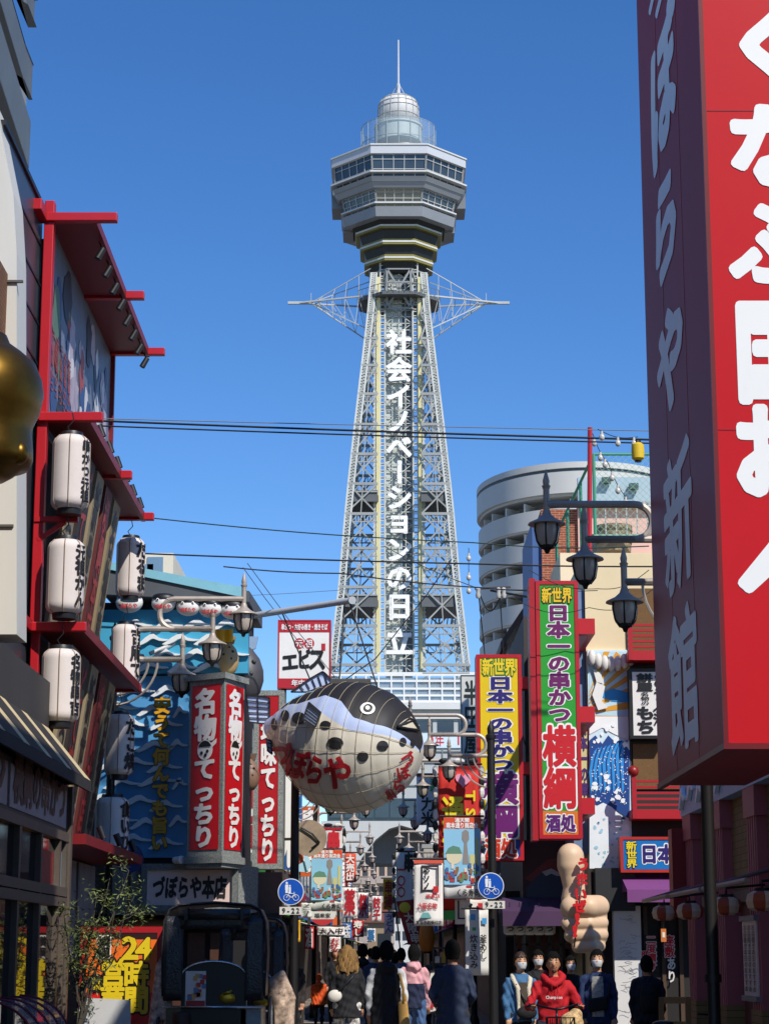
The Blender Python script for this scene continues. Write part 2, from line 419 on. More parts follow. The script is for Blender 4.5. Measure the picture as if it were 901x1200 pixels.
# octagonal decks
def octo(r, k=.5412): return [(r*math.cos(R(22.5+45*i))/math.cos(R(22.5)), r*math.sin(R(22.5+45*i))/math.cos(R(22.5))) for i in range(8)]
def oring(mb, r0, z0, r1, z1, mi=0, cap=True):
    a = [(TX+x, TY+y, z0) for x, y in octo(r0)]; b = [(TX+x, TY+y, z1) for x, y in octo(r1)]
    fs = [(i, (i+1) % 8, 8+(i+1) % 8, 8+i) for i in range(8)]
    if cap: fs += [tuple(range(8))[::-1], tuple(range(8, 16))]
    mb.add(a + b, fs, mi)
def dz(yz, r): return zof(30 + yz/3.427, TY - r)
r1, r2 = 7.8, 6.6
zt, zf, zw, zr = dz(478, r1), dz(512, r1), dz(586, r1), dz(602, r1)
z3, z4, z5, z6 = dz(648, r2+.5), dz(712, r2), dz(724, r2), dz(762, r2)
mb = MB(); oring(mb, r1, zf, r1, zt); oring(mb, r1-1.2, zt, r1-1.6, zt+.35); mb.build('roof_fascia', M('c3c6ca', .35, .06, .3), tower)
mb = MB(); oring(mb, r1+.12, zt-.05, r1+.12, zt+.12); mb.build('roof_rim', twhite, tower)
def window_band(r0, z0, r1_, z1, name, bars, transom, lit=None):
    g = MB(); oring(g, r0-.35, z0, r1_-.35, z1); g.build(name, tgl, tower)
    f = MB(); a, b = octo(r0-.28), octo(r1_-.28)
    for i in range(8):
        A0, A1, B0, B1 = [Vector((TX+p[0], TY+p[1], z)) for p, z in ((a[i], z0), (a[(i+1) % 8], z0), (b[i], z1), (b[(i+1) % 8], z1))]
        for k in range(bars + 1):
            f.bar(A0.lerp(A1, k/bars), B0.lerp(B1, k/bars), .075 if k % bars else .2)
        for t in transom: f.bar(A0.lerp(B0, t), A1.lerp(B1, t), .07)
        f.bar(A0, A1, .1); f.bar(B0, B1, .1)
    f.build('window_frame', M('b9bab8', .4, .05, 1), tower)
window_band(r1-.25, zr, r1, zf, 'upper_deck_glazing', 5, (.36, .78))
mb = MB(); oring(mb, r1+.1, zw-.04, r1+.1, zw+.14, cap=True); mb.build('upper_rail', twhite, tower)
mb = MB(); oring(mb, r2+.35, z3, r1-.1, zr-.02); oring(mb, r2+.45, (z3+zr)/2-.06, r1-.35, (z3+zr)/2+.06); mb.build('upper_spandrel', M('999da2', .4, .08, .4), tower)
window_band(r2-.2, z5, r2+.2, z3, 'lower_deck_glazing', 5, (.5, .82))
mb = MB(); oring(mb, r2+.1, z4-.03, r2+.1, z4+.14); mb.build('lower_rail', twhite, tower)
mb = MB(); oring(mb, r2-.25, z6, r2-.05, z5-.02); mb.build('lower_spandrel', M('8a8e93', .4, .08, .4), tower)
# side cabins (outdoor stairs) on the diagonal faces
for sx in (-1, 1):
    mb = MB(); x = TX + sx*(r1-.7)
    mb.box((x-.7, TY-1.6, dz(680, 6)), (x+.7, TY+2.2, dz(590, 6)))
    x = TX + sx*(r2-.7); mb.box((x-.6, TY-1.4, dz(790, 5)), (x+.6, TY+2.0, dz(700, 5)))
    mb.build('side_equipment_box', M('777b80', .45, .1, .4), tower)
mb = MB(); zz = [dz(762, r2-.4), dz(815, 4.9), dz(880, 4.4), dz(945, 3.9), dz(985, 3.6)]; rr = [5.5, 4.5, 4.0, 3.5, 3.1]
for i in range(4): oring(mb, rr[i+1], zz[i+1], rr[i], zz[i])
mb.build('tapered_neck', M('1f2225', .5, .3, .8), tower)
for i, (y0, y1, r) in enumerate(((790, 812, 4.95), (855, 877, 4.45), (918, 942, 3.95))):
    za, zb = dz(y1, r), dz(y0, r); mb = MB(); oring(mb, r, za, r, zb); mb2 = MB()
    zm = (za+zb)/2; oring(mb2, r+.05, zm-.1, r+.05, zm+.1)
    o = mb.build('neon_ring', M('837b38', .45, .1, .5), tower); mb2.build('light_tube', twhite, o)
# neck truss and wings
mb = MB()
zn0, zn1 = zof(362, TY-3), dz(975, 3.5)
for i in range(8):
    a, b = octo(3.3)[i], octo(3.3)[(i+1) % 8]
    A, B = Vector((TX+a[0], TY+a[1], 0)), Vector((TX+b[0], TY+b[1], 0))
    for (p, q) in ((A, A), (A, B), (B, A)): mb.bar((p.x, p.y, zn0), (q.x, q.y, zn1), .22)
    for k in range(4): z = zn0+(zn1-zn0)*k/3; mb.bar((A.x, A.y, z), (B.x, B.y, z), .16)
mb.build('neck_truss', M('8e918f', .5, .1, .3), tower)
mb = MB(); zr_ = zof(344, TY-4); oring(mb, 4.6, zr_-.25, 4.6, zr_+.1); oring(mb, 4.7, zr_+1.0, 4.7, zr_+1.08, cap=False)
for i in range(8):
    a, b = octo(4.65)[i], octo(4.65)[(i+1) % 8]
    for k in range(6):
        x, y = a[0]+(b[0]-a[0])*k/6, a[1]+(b[1]-a[1])*k/6; mb.bar((TX+x, TY+y, zr_), (TX+x, TY+y, zr_+1.05), .06)
mb.build('ring_walkway', steel_d, tower)
for sx in (-1, 1):
    mb = MB(); ztip = zof(355, TY); tip = Vector((TX + sx*(xof(587, 355, TY)-xof(467.5, 355, TY)), TY, ztip))
    anch = TX + sx*(xof(570, 355, TY)-xof(467.5, 355, TY)); hub = Vector((anch, TY, ztip))
    for dy in (-2.3, 2.3):
        root = Vector((TX + sx*3.0, TY+dy, zof(353, TY))); mb.bar(root, tip, .17)
        top = Vector((TX + sx*3.2, TY+dy, zof(322, TY))); low = Vector((TX + sx*3.7, TY+dy, zof(392, TY)))
        mb.bar(top, hub, .09); mb.bar(low, hub, .12)
        for k in range(1, 5):
            t = k/5; a = top.lerp(hub, t); b = root.lerp(tip, t*.9); c = low.lerp(hub, t)
            mb.bar(a, b, .06); mb.bar(b, c, .06); a2 = top.lerp(hub, (k-1)/5); c2 = low.lerp(hub, (k-1)/5); mb.bar(c2, b, .06)
    for k in range(1, 5):
        t = k/5; mb.bar((TX+sx*3.0+(tip.x-TX-sx*3)*t, TY-2.3*(1-t), ztip), (TX+sx*3.0+(tip.x-TX-sx*3)*t, TY+2.3*(1-t), ztip), .06)
    mb.bar(hub, tip + Vector((sx*1.0, 0, 0)), .3); mb.bar(hub, hub + Vector((0, 0, 1.2)), .06)
    mb.build('wing_truss', M('b3b5b2', .5, .1, .3), tower)
# roof terrace
rt = 4.4; zt0 = zof(30+470/3.427, TY-rt); zt1 = zof(30+365/3.427, TY-rt)
mb = MB(); mb.lathe([(rt+.35, -1.4), (rt+.5, -.7), (rt, 0), (rt, .1)], (TX, TY, zt0), 32); mb.build('terrace_deck', M('6d7276', .4, .1, .4), tower, smooth=True)
mb = MB(); mb.lathe([(rt, 0), (rt, zt1-zt0)], (TX, TY, zt0+.1), 32); mb.f = mb.f[:-2]; mb.m = mb.m[:-2]
mb.build('glass_parapet', glass_mat('b7c8cf', .1, .28), tower, smooth=True)
mb = MB()
for i in range(20):
    t = 2*math.pi*i/20; x, y = TX+rt*math.cos(t), TY+rt*math.sin(t); mb.bar((x, y, zt0), (x, y, zt1+.15), .07)
for i in range(40):
    t, t2 = 2*math.pi*i/40, 2*math.pi*(i+1)/40
    for z in (zt1+.15, zt0+1.2): mb.bar((TX+rt*math.cos(t), TY+rt*math.sin(t), z), (TX+rt*math.cos(t2), TY+rt*math.sin(t2), z), .06)
mb.build('parapet_rail', M('93a0a4', .4, .05, 1), tower)
rc = 2.75; zc = zof(30+440/3.427, TY-rc); zd = zof(30+372/3.427, TY-rc); ztop = zof(30+284/3.427, TY)
mb = MB(); mb.lathe([(rc, 0), (rc, zd-zc-.25), (rc+.15, zd-zc-.2), (rc+.15, zd-zc)], (TX, TY, zc), 24); mb.build('lift_cabin', M('aeb9b6', .3, .1, .6), tower, smooth=True)
mb = MB()
for i in range(24):
    if i % 2 == 0: t = 2*math.pi*i/24; mb = MB(); mb.bar((TX+(rc+.02)*math.cos(t), TY+(rc+.02)*math.sin(t), zc), (TX+(rc+.02)*math.cos(t), TY+(rc+.02)*math.sin(t), zd), .1); mb.build('cabin_post', M('5f6b70', .4, .1, 1), tower)
mb = MB(); hd = ztop - zd; rd = 2.4
prof = [(rd, 0), (rd, hd*.55), (rd*.97, hd*.7), (rd*.85, hd*.84), (rd*.6, hd*.94), (rd*.25, hd*.99), (0, hd)]
mb.lathe(prof, (TX, TY, zd), 32); dome = mb.build('light_dome', M('d3d2cf', .35, .05, .6), tower, smooth='all')
mb = MB()
for i in range(16):
    t = 2*math.pi*i/16; mb.path([(TX+(r+.03)*math.cos(t), TY+(r+.03)*math.sin(t), zd+z) for r, z in prof[:-1]], .045, 4)
for r, z in prof[1:5] + [(rd, hd*.28)]:
    mb.path([(TX+(r+.03)*math.cos(R(15*k)), TY+(r+.03)*math.sin(R(15*k)), zd+z) for k in range(25)], .045, 4)
mb.build('dome_rib', M('a9a8a4', .4, .05, 1), dome)
mb = MB(); zm0, zm1 = ztop, zof(47, TY)
mb.tube((TX, TY, zm0-.1), (TX, TY, zm0+1.6), .26, .2, 10); mb.tube((TX, TY, zm0+1.6), (TX, TY, zm1), .13, .09, 8)
for k in range(3): t = R(120*k+30); mb.bar((TX, TY, zm0+1.7), (TX+1.2*math.cos(t), TY+1.2*math.sin(t), zm0-.1), .06)
mb.build('mast', M('c8c9cb', .35, .05, 1), tower)
# base building and arch
BYf = TY - 8.2
bx0, bx1 = xof(384, 830, BYf), xof(563, 830, BYf); zb = lambda py: zof(py, BYf)
mb = MB(); mb.box((bx0, BYf+.6, zb(935)), (bx1, TY+8, zb(829))); base = mb.build('base_block', M('b5b8b6', .5, .1, .15, streak=True), tower)
mb = MB(); mb.box((bx0-.4, BYf, zb(831)), (bx1+.4, BYf+.9, zb(823))); mb.box((bx0-.2, BYf+.3, zb(842)), (bx1+.2, BYf+.7, zb(836))); mb.build('cornice_band', M('d2d3cf', .5, .08, .3), base)
mb = MB(); mb.box((bx0, BYf+.8, zb(823)), (bx1, BYf+.9, zb(793))); mb.build('terrace_screen', glass_mat('9a9f9c', .2, .55), base)
mb = MB()
for py in (790, 797, 806, 814, 821): mb.box((bx0, BYf+.6, zb(py)-.12), (bx1, BYf+.75, zb(py)+.1 + (.2 if py == 790 else 0)))
for k in range(13): x = bx0+(bx1-bx0)*k/12; mb.box((x-.08, BYf+.58, zb(823)), (x+.08, BYf+.74, zb(789)))
for k in range(6): x = bx0+(bx1-bx0)*k/6; mb.bar((x, BYf+1.0, zb(823)), (x+1.5, BYf+2.2, zb(797)), .1)
mb.build('terrace_frame', M('e6e6e2', .45, .04, .5), base)
mb = MB()
for k in range(7):
    x = bx0 + .5 + (bx1-bx0-.6)*k/7; mb = MB(); mb.box((x, BYf+.5, zb(857)), (x+1.75, BYf+.62, zb(844))); mb.build('window', tgl, base)
mb = MB(); mb.box((xof(446, 865, BYf), BYf+.42, zb(876)), (xof(540, 865, BYf), BYf+.58, zb(859))); sg = mb.build('sign_panel', M('cfdfe6', .4, .05, .5), base)
mb = MB(); row(mb, '10年 1', front(xof(488, 865, BYf), BYf+.4, zb(875)), 0, 5.0, .78, 1.5, 0, .01, .01); mb.build('lettering', M('d02030', .5, .05, 1), sg)
mb = MB()
for k in range(9): x = bx0+(bx1-bx0)*k/8; mb.box((x-.06, BYf+.46, zb(930)), (x+.06, BYf+.6, zb(877)))
for py in (880, 893, 906, 920): mb.box((bx0, BYf+.44, zb(py)-.06), (bx1, BYf+.6, zb(py)+.06))
mb.build('panel_seam', M('808684', .5, .1, .5), base)
mb = MB()
for k in range(10):
    x = bx0 + .3 + (bx1-bx0-.4)*k/10; mb.box((x, BYf+.38, zb(958)), (x+1.45, BYf+.6, zb(938)))
mb.box((bx0, BYf+.6, zb(962)), (bx1, BYf+3, zb(935)))
mb.build('glazed_band', M('33424c', .1, .3, .5, spec=.8), base)
cxm = 470
arch = [(376, 1117), (376, 962), (564, 962), (564, 1117), (540, 1117)]
inner = [(536, 1060), (528, 1030), (516, 1003), (500, 982), (484, 971), (470, 967), (456, 971), (440, 984), (424, 1005), (410, 1032), (402, 1060), (398, 1117)]
poly = [(xof(a, 1040, BYf), max(0, zof(b, BYf))) for a, b in arch + inner][::-1]
poly = [(a, b) for a, b in poly]
mb = MB(); mb.prism(poly, (0, BYf+.2, 0), (1, 0, 0), (0, 0, 1), (0, 14, 0)); mb.build('arch', M('c3c4bf', .55, .1, .2, streak=True), tower)
mb = MB(); mb.box((bx0+1, BYf+4, zof(1012, BYf+4)), (bx1-1, BYf+13, zof(965, BYf+4))); mb.build('under_deck', M('77797a', .7, .15, .4), base)
# ============================================================ LEFT SIDE
redp = M('b3131f', .4, .08, 2); redd = M('7a0f16', .5, .15, 2); blackp = M('17171a', .45, .2, 3); iron = M('4a423c', .5, .15, 4, metal=.3)
darkw = M('2c2522', .7, .25, 2, streak=True); white = M('e6e2dc', .5, .05, 2)
stone = M('8f928c', .6, .75, 55)
# ---- nearest corner shop with striped awning
XF = -3.6; Y1 = 23.5
shop = thing('corner_shop', 'dark glazed corner shop with cream striped awning at the left edge', 'shop', (XF-2, 18, 0))
zz = lambda py: zof(py, Y1)
za = zz(918)
mb = MB(); mb.box((-9, 10, 0), (XF-.25, Y1, zz(800))); mb.build('wall', M('3a3531', .7, .2, 1.5, streak=True), shop)
mb = MB(); mb.box((XF-.25, 10, zz(978)), (XF, Y1, zz(922))); fas = mb.build('fascia', M('4c4641', .6, .15, 2), shop)
mb = MB()
for a, b in ((12.0, 16.1), (16.25, 19.6), (19.75, 23.3)): mb.box((XF-.02, a, zz(972)), (XF+.015, b, zz(929)))
sp = mb.build('sign_panel', M('a59a98', .5, .12, 2), fas)
mb = MB(); row(mb, '横綱の串かつ', side_l(XF+.017, 19.8, zz(971)), .1, 3.4, .3, .55, 0, .03, .004); row(mb, '串かつ', side_l(XF+.017, 16.3, zz(971)), .1, 3.2, .3, .6, 0, .03, .004)
mb.build('lettering', M('6b3f30', .6, .2, 4), sp)
fr_m = M('5b5046', .5, .2, 3)
mb = MB()
zw = [zz(982), zz(1046), zz(1058), 0.25]
for y in (11.5, 13.5, 15.5, 17.4, 18.9, 20.4, 21.7, 22.95, 23.42):
    mb.box((XF-.1, y-.05, 0), (XF+.02, y+.05, zw[0]))
for z in zw: mb.box((XF-.1, 10, z-.05), (XF+.03, Y1, z+.05))
mb.box((XF-.12, Y1-.02, 0), (XF+.05, Y1+.1, zz(922))); mb.build('window_frame', fr_m, shop)
for a, b in ((15.5, 17.4), (17.4, 18.9), (18.9, 20.4), (20.4, 21.7), (21.7, 22.95), (22.95, 23.42)):
    mb = MB(); mb.box((XF-.06, a+.05, .3), (XF-.04, b-.05, zw[2]-.05)); mb.box((XF-.06, a+.05, zw[1]+.05), (XF-.04, b-.05, zw[0]-.05))
    mb.build('window_pane', M('191b1e', .04, .1, 1, spec=1.0), shop)
# posters behind the upper panes
mb = MB(); mb.box((XF-.038, 21.75, zz(1040)), (XF-.034, 22.8, zz(1002))); mb.build('poster', M('b0302c', .5, .3, 3), shop)
mb = MB(); mb.box((XF-.038, 23.0, zz(1040)), (XF-.034, 23.38, zz(998))); mb.build('poster', M('7fb0c8', .5, .3, 3), shop)
xa0, xa1 = -4.32, -3.37; zb0, zb1 = zz(796), za
cream_s, dark_s = M('cdb88c', .8, .1, 2), M('2c2622', .8, .15, 2)
aw = MB(); y = 23.5; i = 0; wd = [.5, .95, .36, .95, .36, .95, .36, .95, .36, .95, .36, .95]
for d in wd:
    a, b = y-d, y
    aw.hexa([(xa1, a, zb1), (xa1, b, zb1), (xa0, b, zb0-.03), (xa0, a, zb0-.03), (xa1+.02, a, zb1+.03), (xa1+.02, b, zb1+.03), (xa0, b, zb0), (xa0, a, zb0)], i % 2)
    y -= d; i += 1
awn = aw.build('awning', [cream_s, dark_s], shop)
mb = MB(); mb.box((xa1, y, zb1-.1), (xa1+.03, 23.5, zb1+.02)); mb.add([(xa1, 23.47, zb1-.02), (xa0, 23.47, zb1-.02), (xa0, 23.47, zb0-.05)], [(0, 1, 2)]); mb.build('hem', M('2a2523', .8, .2, 2), awn)
# glazed food case
case = thing('display_case', 'rounded clear display case with red trim at the lower left corner', 'display case', (-3.2, 19.4, 0))
mb = MB(); mb.box((-3.5, 18.2, 0), (-3.02, 20.2, .82)); mb.build('base', M('5d2a24', .6, .2, 3), case)
mb = MB(); mb.grid(lambda u, v: (-3.5+.48*math.sin(v*math.pi/2), 18.2+2*u, .82+.38*math.cos(v*math.pi/2)), 1, 8); mb.build('glass_cover', glass_mat('8fa0b5', .08, .5), case, smooth=True)
mb = MB()
for k in range(5): mb.path([(-3.5+.485*math.sin(R(11.25*j)), 18.2+.5*k, .82+.385*math.cos(R(11.25*j))) for j in range(9)], .012, 5)
mb.box((-3.04, 18.2, .8), (-3.0, 20.2, .86)); mb.build('trim', M('8a1f1c', .4, .1, 3), case)
mb = MB()
for k in range(9): mb.ball((-3.3, 18.4+.2*k, .9), (.12, .08, .07), 8, 6)
mb.build('food', M('a8784a', .7, .3, 9), case)
# ---- tall building behind the shop
YA, YB = 24.0, 29.8; XL = xof(58, 300, YA); XC = xof(112, 263, YA)
tb = thing('tall_building', 'tan brick building with pale column rising above the striped awning', 'building', (-6, 18, 0))
zc = lambda py: zof(py, 23.6)
YC = 21.3; xcr = xof(22, 500, YC)
mb = MB(); mb.box((-9, 11, zz(800)-.4), (xcr-.16, YC-.05, zof(325, YC))); mb.build('brick_wall', brick_mat('8a5a34', '7a4e2e', '3a2c22', 5, axis='yz'), tb)
pts = []
for py in (745, 600, 420, 300, 230, 165, 120): pts.append((xof(22 if py > 250 else 22 - (250-py)*.2, py, YC), zof(py, YC)))
poly = [(x, z) for x, z in pts] + [(x-.45, z) for x, z in pts[::-1]]
mb = MB(); mb.prism(poly, (0, YC-.1, 0), (1, 0, 0), (0, 0, 1), (0, .6, 0)); mb.build('pale_column', M('cfccc2', .5, .08, 1, streak=True), tb)
mb = MB()
for py in (335, 480, 620): z = zof(py, YC); mb.box((-5, YC-.13, z), (xcr+.01, YC-.09, z+.025))
mb.build('joint', M('57544f', .6, .1, 2), tb)
zr = zof(250, 24.2)
XK = xof(52, 250, 24.2); YK0 = YC + .1
mb = MB(); mb.box((-9, YK0, zz(800)-.3), (XK, 24.12, zr)); mb.build('dark_cladding', M('3b4048', .35, .15, 1), tb)
mb = MB(); mb.box((-9, 24.2, 0), (XL-.3, 30, zr-.4)); mb.build('rear_wall', M('2a2625', .7, .2, 1), tb)
mb = MB()
for k in range(5): mb.box((XK, YK0, zr-.5-.5*k), (XK+.012, 24.1, zr-.47-.5*k))
mb.box((XK-.05, YK0, zr), (XK+.03, 24.14, zr+.06)); mb.build('cladding_seam', M('15171a', .5, .1, 2), tb)
# ---- far apartment balconies at the top left
ab = thing('apartment_block', 'grey apartment block with stacked balconies at the upper left edge', 'building', (P(-60, 600, 92).x, 92, 0))
xr = P(-25, 60, 95).x
mb = MB(); mb.box((xr-14, 95, 0), (xr-.3, 110, zof(-60, 95))); mb.build('wall', M('8e918f', .6, .1, .3), ab)
for yt, yb, pr in ((-50, 10, 34), (28, 97, 31), (95, 180, 26)):
    a = P(-46, yt - 45, 74); b = P(pr, yt+28, 93)
    zb_ = P(pr, yb, 93).z; zt_ = b.z
    q = [Vector((a.x, 74, 0)), Vector((b.x-.5, 91.6, 0)), Vector((b.x, 92.6, 0)), Vector((b.x, 95, 0)), Vector((a.x-1, 95, 0))]
    mb = MB(); n = len(q)
    mb.prism([(p.x, p.y) for p in q], (0, 0, zb_), (1, 0, 0), (0, 1, 0), (0, 0, max(1.2, zt_-zb_)))
    bl = mb.build('balcony', M('63686b', .55, .12, .5), ab, bevel=.12)
    for k in range(3): z = zb_ + .35*(k+1); mb = MB(); mb.bar((a.x+.05, 73.97, z), (b.x-.45, 91.55, z), .05); mb.build('seam', M('4a4e50', .6, .1, .5), bl)
# ---- golden statue at the left edge, only its rim is in the picture
gs = thing('gold_statue', 'glossy golden statue bulging in from the left edge beside the lanterns', 'statue', (-3.55, 18.5, 4.2))
def sx(px, py): v = P(px, py, 18.5); return v.x, v.z
prof = [(-30, 372), (4, 386), (8, 396), (22, 406), (38, 420), (45, 438), (47, 455), (42, 476), (34, 492), (33, 505), (34, 520), (34, 532), (30, 541), (20, 543), (12, 550), (2, 556), (-30, 560)]
cxs = sx(-30, 470)[0]
mb = MB(); ring = []
for px_, py_ in prof:
    x, z = sx(px_, py_); ring.append((max(.0, x-cxs), z))
mb.lathe([(r, z-ring[-1][1]) for r, z in ring[::-1]], (cxs, 18.7, ring[-1][1]), 40)
go = mb.build('figure', M('6f5420', .38, .3, 3, metal=.9), gs, smooth='all')
x, z = sx(27, 530); mb = MB(); mb.ball((x-.03, 18.52, z), (.085, .1, .11), 14, 10); mb.build('knob', M('6f5420', .38, .3, 3, metal=.9), gs, smooth='all')
mb = MB(); mb.bar((cxs, 18.7, 4.0), (cxs, 18.7, ring[-1][1]+.1), .12); mb.bar((cxs, 18.7, 4.1), (-4.4, 18.7, 4.1), .1); mb.build('bracket', iron, gs)
# ---- lantern restaurant in a red timber frame
lr = thing('timber_restaurant', 'restaurant front of red timber frame with canopies and hanging lanterns', 'restaurant', (XL-1, 27, 0))
zl = lambda py: zof(py, YA)
zt1, zt2, zt3, zt4 = zl(258), zl(491), zl(736), 2.9
mb = MB(); mb.box((XL-2, YA+.15, 0), (XL-.06, YB+.1, zl(275))); mb.build('wall', M('1c1716', .7, .3, 2), lr)
mb = MB()
mb.box((XL-.06, YA-.1, zl(490)), (XL+.06, YA+.06, zl(238))); mb.build('post', redp, lr, bevel=.01)
mb = MB(); mb.box((XL-.06, YA-.08, zl(742)), (XL+.06, YA+.06, zl(495))); mb.build('post', redp, lr, bevel=.01)
mb = MB(); mb.box((XL-.05, YA-.02, zl(850)), (XL+.05, YA+.08, zl(741))); mb.build('post', redp, lr, bevel=.01)
for zt, xe in ((zt1, 132), (zt2, 122), (zt3, 110)):
    x1 = xof(xe, 500, YA)
    mb = MB(); mb.box((XL-.4, YA-.14, zt-.055), (x1, YA-.02, zt+.055)); mb.build('beam', redp, lr, bevel=.01)
    mb = MB(); mb.box((XL-.16, YA-.55, zt-.06), (XL-.02, YA-.14, zt+.08)); mb.build('beam', redp, lr, bevel=.01)
    for yy in ((27.0, 29.7) if zt > zt3+.1 else (29.7,)):
        mb = MB(); mb.box((XL, yy-.08, zt-.055), (x1-.02, yy+.04, zt+.055)); mb.build('beam', redp, lr, bevel=.01)
    mb = MB(); mb.box((XL, YA+.0, zt-.02), (XC, YB, zt+.05)); mb.box((XC-.04, YA, zt-.05), (XC+.02, YB, zt+.07)); mb.build('canopy', redd, lr)
mb = MB(); mb.box((XL-.1, YA+.1, zt4-.06), (XC+.1, YB, zt4+.06)); mb.build('canopy', redd, lr)
mb = MB(); mb.box((XL-.05, YA-.1, zl(613)), (xof(93, 610, YA), YA-.02, zl(607))); mb.build('arm', redp, lr)
mb = MB(); mb.bar((XL, YA-.06, zl(634)), (xof(78, 612, YA), YA-.06, zl(613)), .05); mb.build('brace', redp, lr)
# mural under the top canopy
mb = MB(); mb.box((XL-.05, YA+.2, zt2+.1), (XL, YB-.05, zt1+.02)); mu = mb.build('mural', M('6f788a', .5, .25, 1.2), lr)
rr_ = random.Random(3); fr = side_l(XL+.002, YA+.2, zt2+.1); Wm, Hm = YB-YA-.25, zt1-zt2-.22
for col, n in (('35507e', 12), ('b9a9b4', 10), ('a8452f', 7), ('d9d4d2', 9), ('5f7a5a', 5), ('2c2b38', 7)):
    ps = []
    for k in range(n):
        cx_, cy_, r = rr_.uniform(.3, Wm-.3), rr_.uniform(.25, Hm-.25), rr_.uniform(.08, .36)
        ps.append([(cx_+r*rr_.uniform(.5, 1.2)*math.cos(2*math.pi*j/9), max(.02, min(Hm-.02, cy_+1.3*r*rr_.uniform(.5, 1.2)*math.sin(2*math.pi*j/9)))) for j in range(9)])
    poly_patch(mu, fr, ps, M(col, .5, .2, 4), off=.004+.003*rr_.random())
mb = MB()
for k in range(5): column(mb, '元祖串かつ', fr, .25+.33*k, Hm*.5, .24, .16, mi=0, bold=.03, off=.013)
mb.build('lettering', M('a84a38', .5, .2, 3), mu)
mb = MB(); mb.box((XL-.02, YB-.05, zt2), (XL+.06, YB+.03, zt1)); mb.build('post', redd, lr)
# slanted wooden name boards
for lo_z, hi_z in ((zt3+.15, zt2-.12), (zt4+.15, zt3-.12)):
    for k in range(5):
        y0 = YA+.45+k*.86; c = ('8f7f62', '2b211e', '8f7f62', '5c1d1a', '8c7a5a', '2b211e')[k]
        H_ = hi_z-lo_z; mb = MB()
        o = Vector((XL+.02, y0, lo_z)); tilt = Vector((.3, 0, H_)); wv = Vector((0, .62, 0)); th = Vector((.05, 0, -.01))
        mb.obox(o, wv, tilt, th); b_ = mb.build('name_board', M(c, .6, .2, 2, streak=True), lr)
        n = tilt.normalized(); frb = (o + th, Vector((0, 1, 0)), n)
        mb = MB(); column(mb, ('串かつ元祖', 'どて焼き', '新世界', '横綱本店', '名物串', '牛すじ')[k], frb, .31, tilt.length*.95, .42, tilt.length*.9/len(('串かつ元祖', 'どて焼き', '新世界', '横綱本店', '名物串', '牛すじ')[k]), bold=.03, off=.006)
        mb.build('lettering', M('a83028' if k % 2 else '1d1a18', .5, .15, 3), b_)
mb = MB()
for k in range(3): mb.box((XL-.02, YA+.4+1.8*k, 1.5), (XL+.01, YA+2.0+1.8*k, zt4-.1))
mb.build('menu_window', M('8f8a88', .4, .35, 2.5), lr)
# spotlights on the canopy edges
def spot(root, x, y, z, aim=(-.3, -.1, -.6)):
    mb = MB(); a = Vector((x, y, z)); d = Vector(aim).normalized()
    mb.tube(a-d*.02, a+d*.14, 0.04, .045, 10); mb.bar(a, a+Vector((-.05, 0, .12)), .02); mb.build('spotlight', blackp, root, smooth=True)
for k in range(8): spot(lr, XC, YA+.7+k*.7, zt1-.14)
for k in range(6): spot(lr, XC, YA+1.2+k*.85, zt2+.1, (-.2, 0, .5))
for k in range(3): spot(lr, XC+.1, YA+1.6+k*1.6, zt4+.1, (-.2, 0, .5))
# lanterns
paper = M('d9cdc6', .75, .06, 4)
def make_lantern(x, y, z, r, h, text, label, side=1):
    t = thing('paper_lantern', label, 'lantern', (x, y, z), 'white lanterns of the timber restaurant')
    mb = MB(); n = 14; nv = 22; prof = []
    for j in range(nv+1):
        v = j/nv; e = min(v, 1-v); rr = r*(1-.28*max(0, 1-e/.1)**2); prof.append((rr*(1+.012*math.sin(j*math.pi)), h*v))
    mb.lathe(prof, (x, y, z), n); b = mb.build('shade', paper, t, smooth='all')
    mb = MB()
    for i in range(7):
        a = 2*math.pi*i/7+.3; mb.path([(x+(q+.004)*math.cos(a), y+(q+.004)*math.sin(a), z+w_) for q, w_ in prof], .006, 4)
    mb.build('rib', M('9d8b7c', .7, .1, 3), b)
    mb = MB(); mb.lathe([(r*.62, -.07), (r*.66, .0), (r*.66, .012)], (x, y, z), 18); mb.lathe([(r*.66, h-.012), (r*.66, h), (r*.6, h+.05)], (x, y, z), 18); mb.build('rim', blackp, t, smooth=True)
    mb = MB(); mb.path([(x, y, z+h+.04), (x-.05, y, z+h+.12), (x+.02, y, z+h+.2), (x, y, z+h+.3)], .008, 5); mb.build('hook', blackp, t)
    g = MB(); k = h*.86/len(text)
    fr0 = (Vector((0, 0, 0)), Vector((1, 0, 0)), Vector((0, 1, 0))); column(g, text, fr0, 0, h*.93, k*1.0, k, bold=.045, off=0)
    a0 = math.radians(-28)
    vs2 = [(x+(r+.008)*math.cos(a0+vx/r), y+(r+.008)*math.sin(a0+vx/r), z+vy) for vx, vy, _ in g.v]
    g.v = vs2; g.build('lettering', M('14110f', .6, .1, 3), b)
    return t
for i, (px_, yt, yb, w_, Y) in enumerate(((83, 512, 597, 44, 23.75), (77, 634, 719, 44, 23.75), (71, 762, 846, 45, 23.75))):
    x0, x1, z0, z1 = rect(px_-w_/2, yt, px_+w_/2, yb, Y)
    make_lantern((x0+x1)/2, Y, z0, (x1-x0)/2, z1-z0, ('串かつ元祖', '元祖かん', '名物串吉')[i], ('topmost of the three white paper lanterns on the red post', 'middle one of the three white paper lanterns on the red post', 'lowest of the three white paper lanterns on the red post')[i])
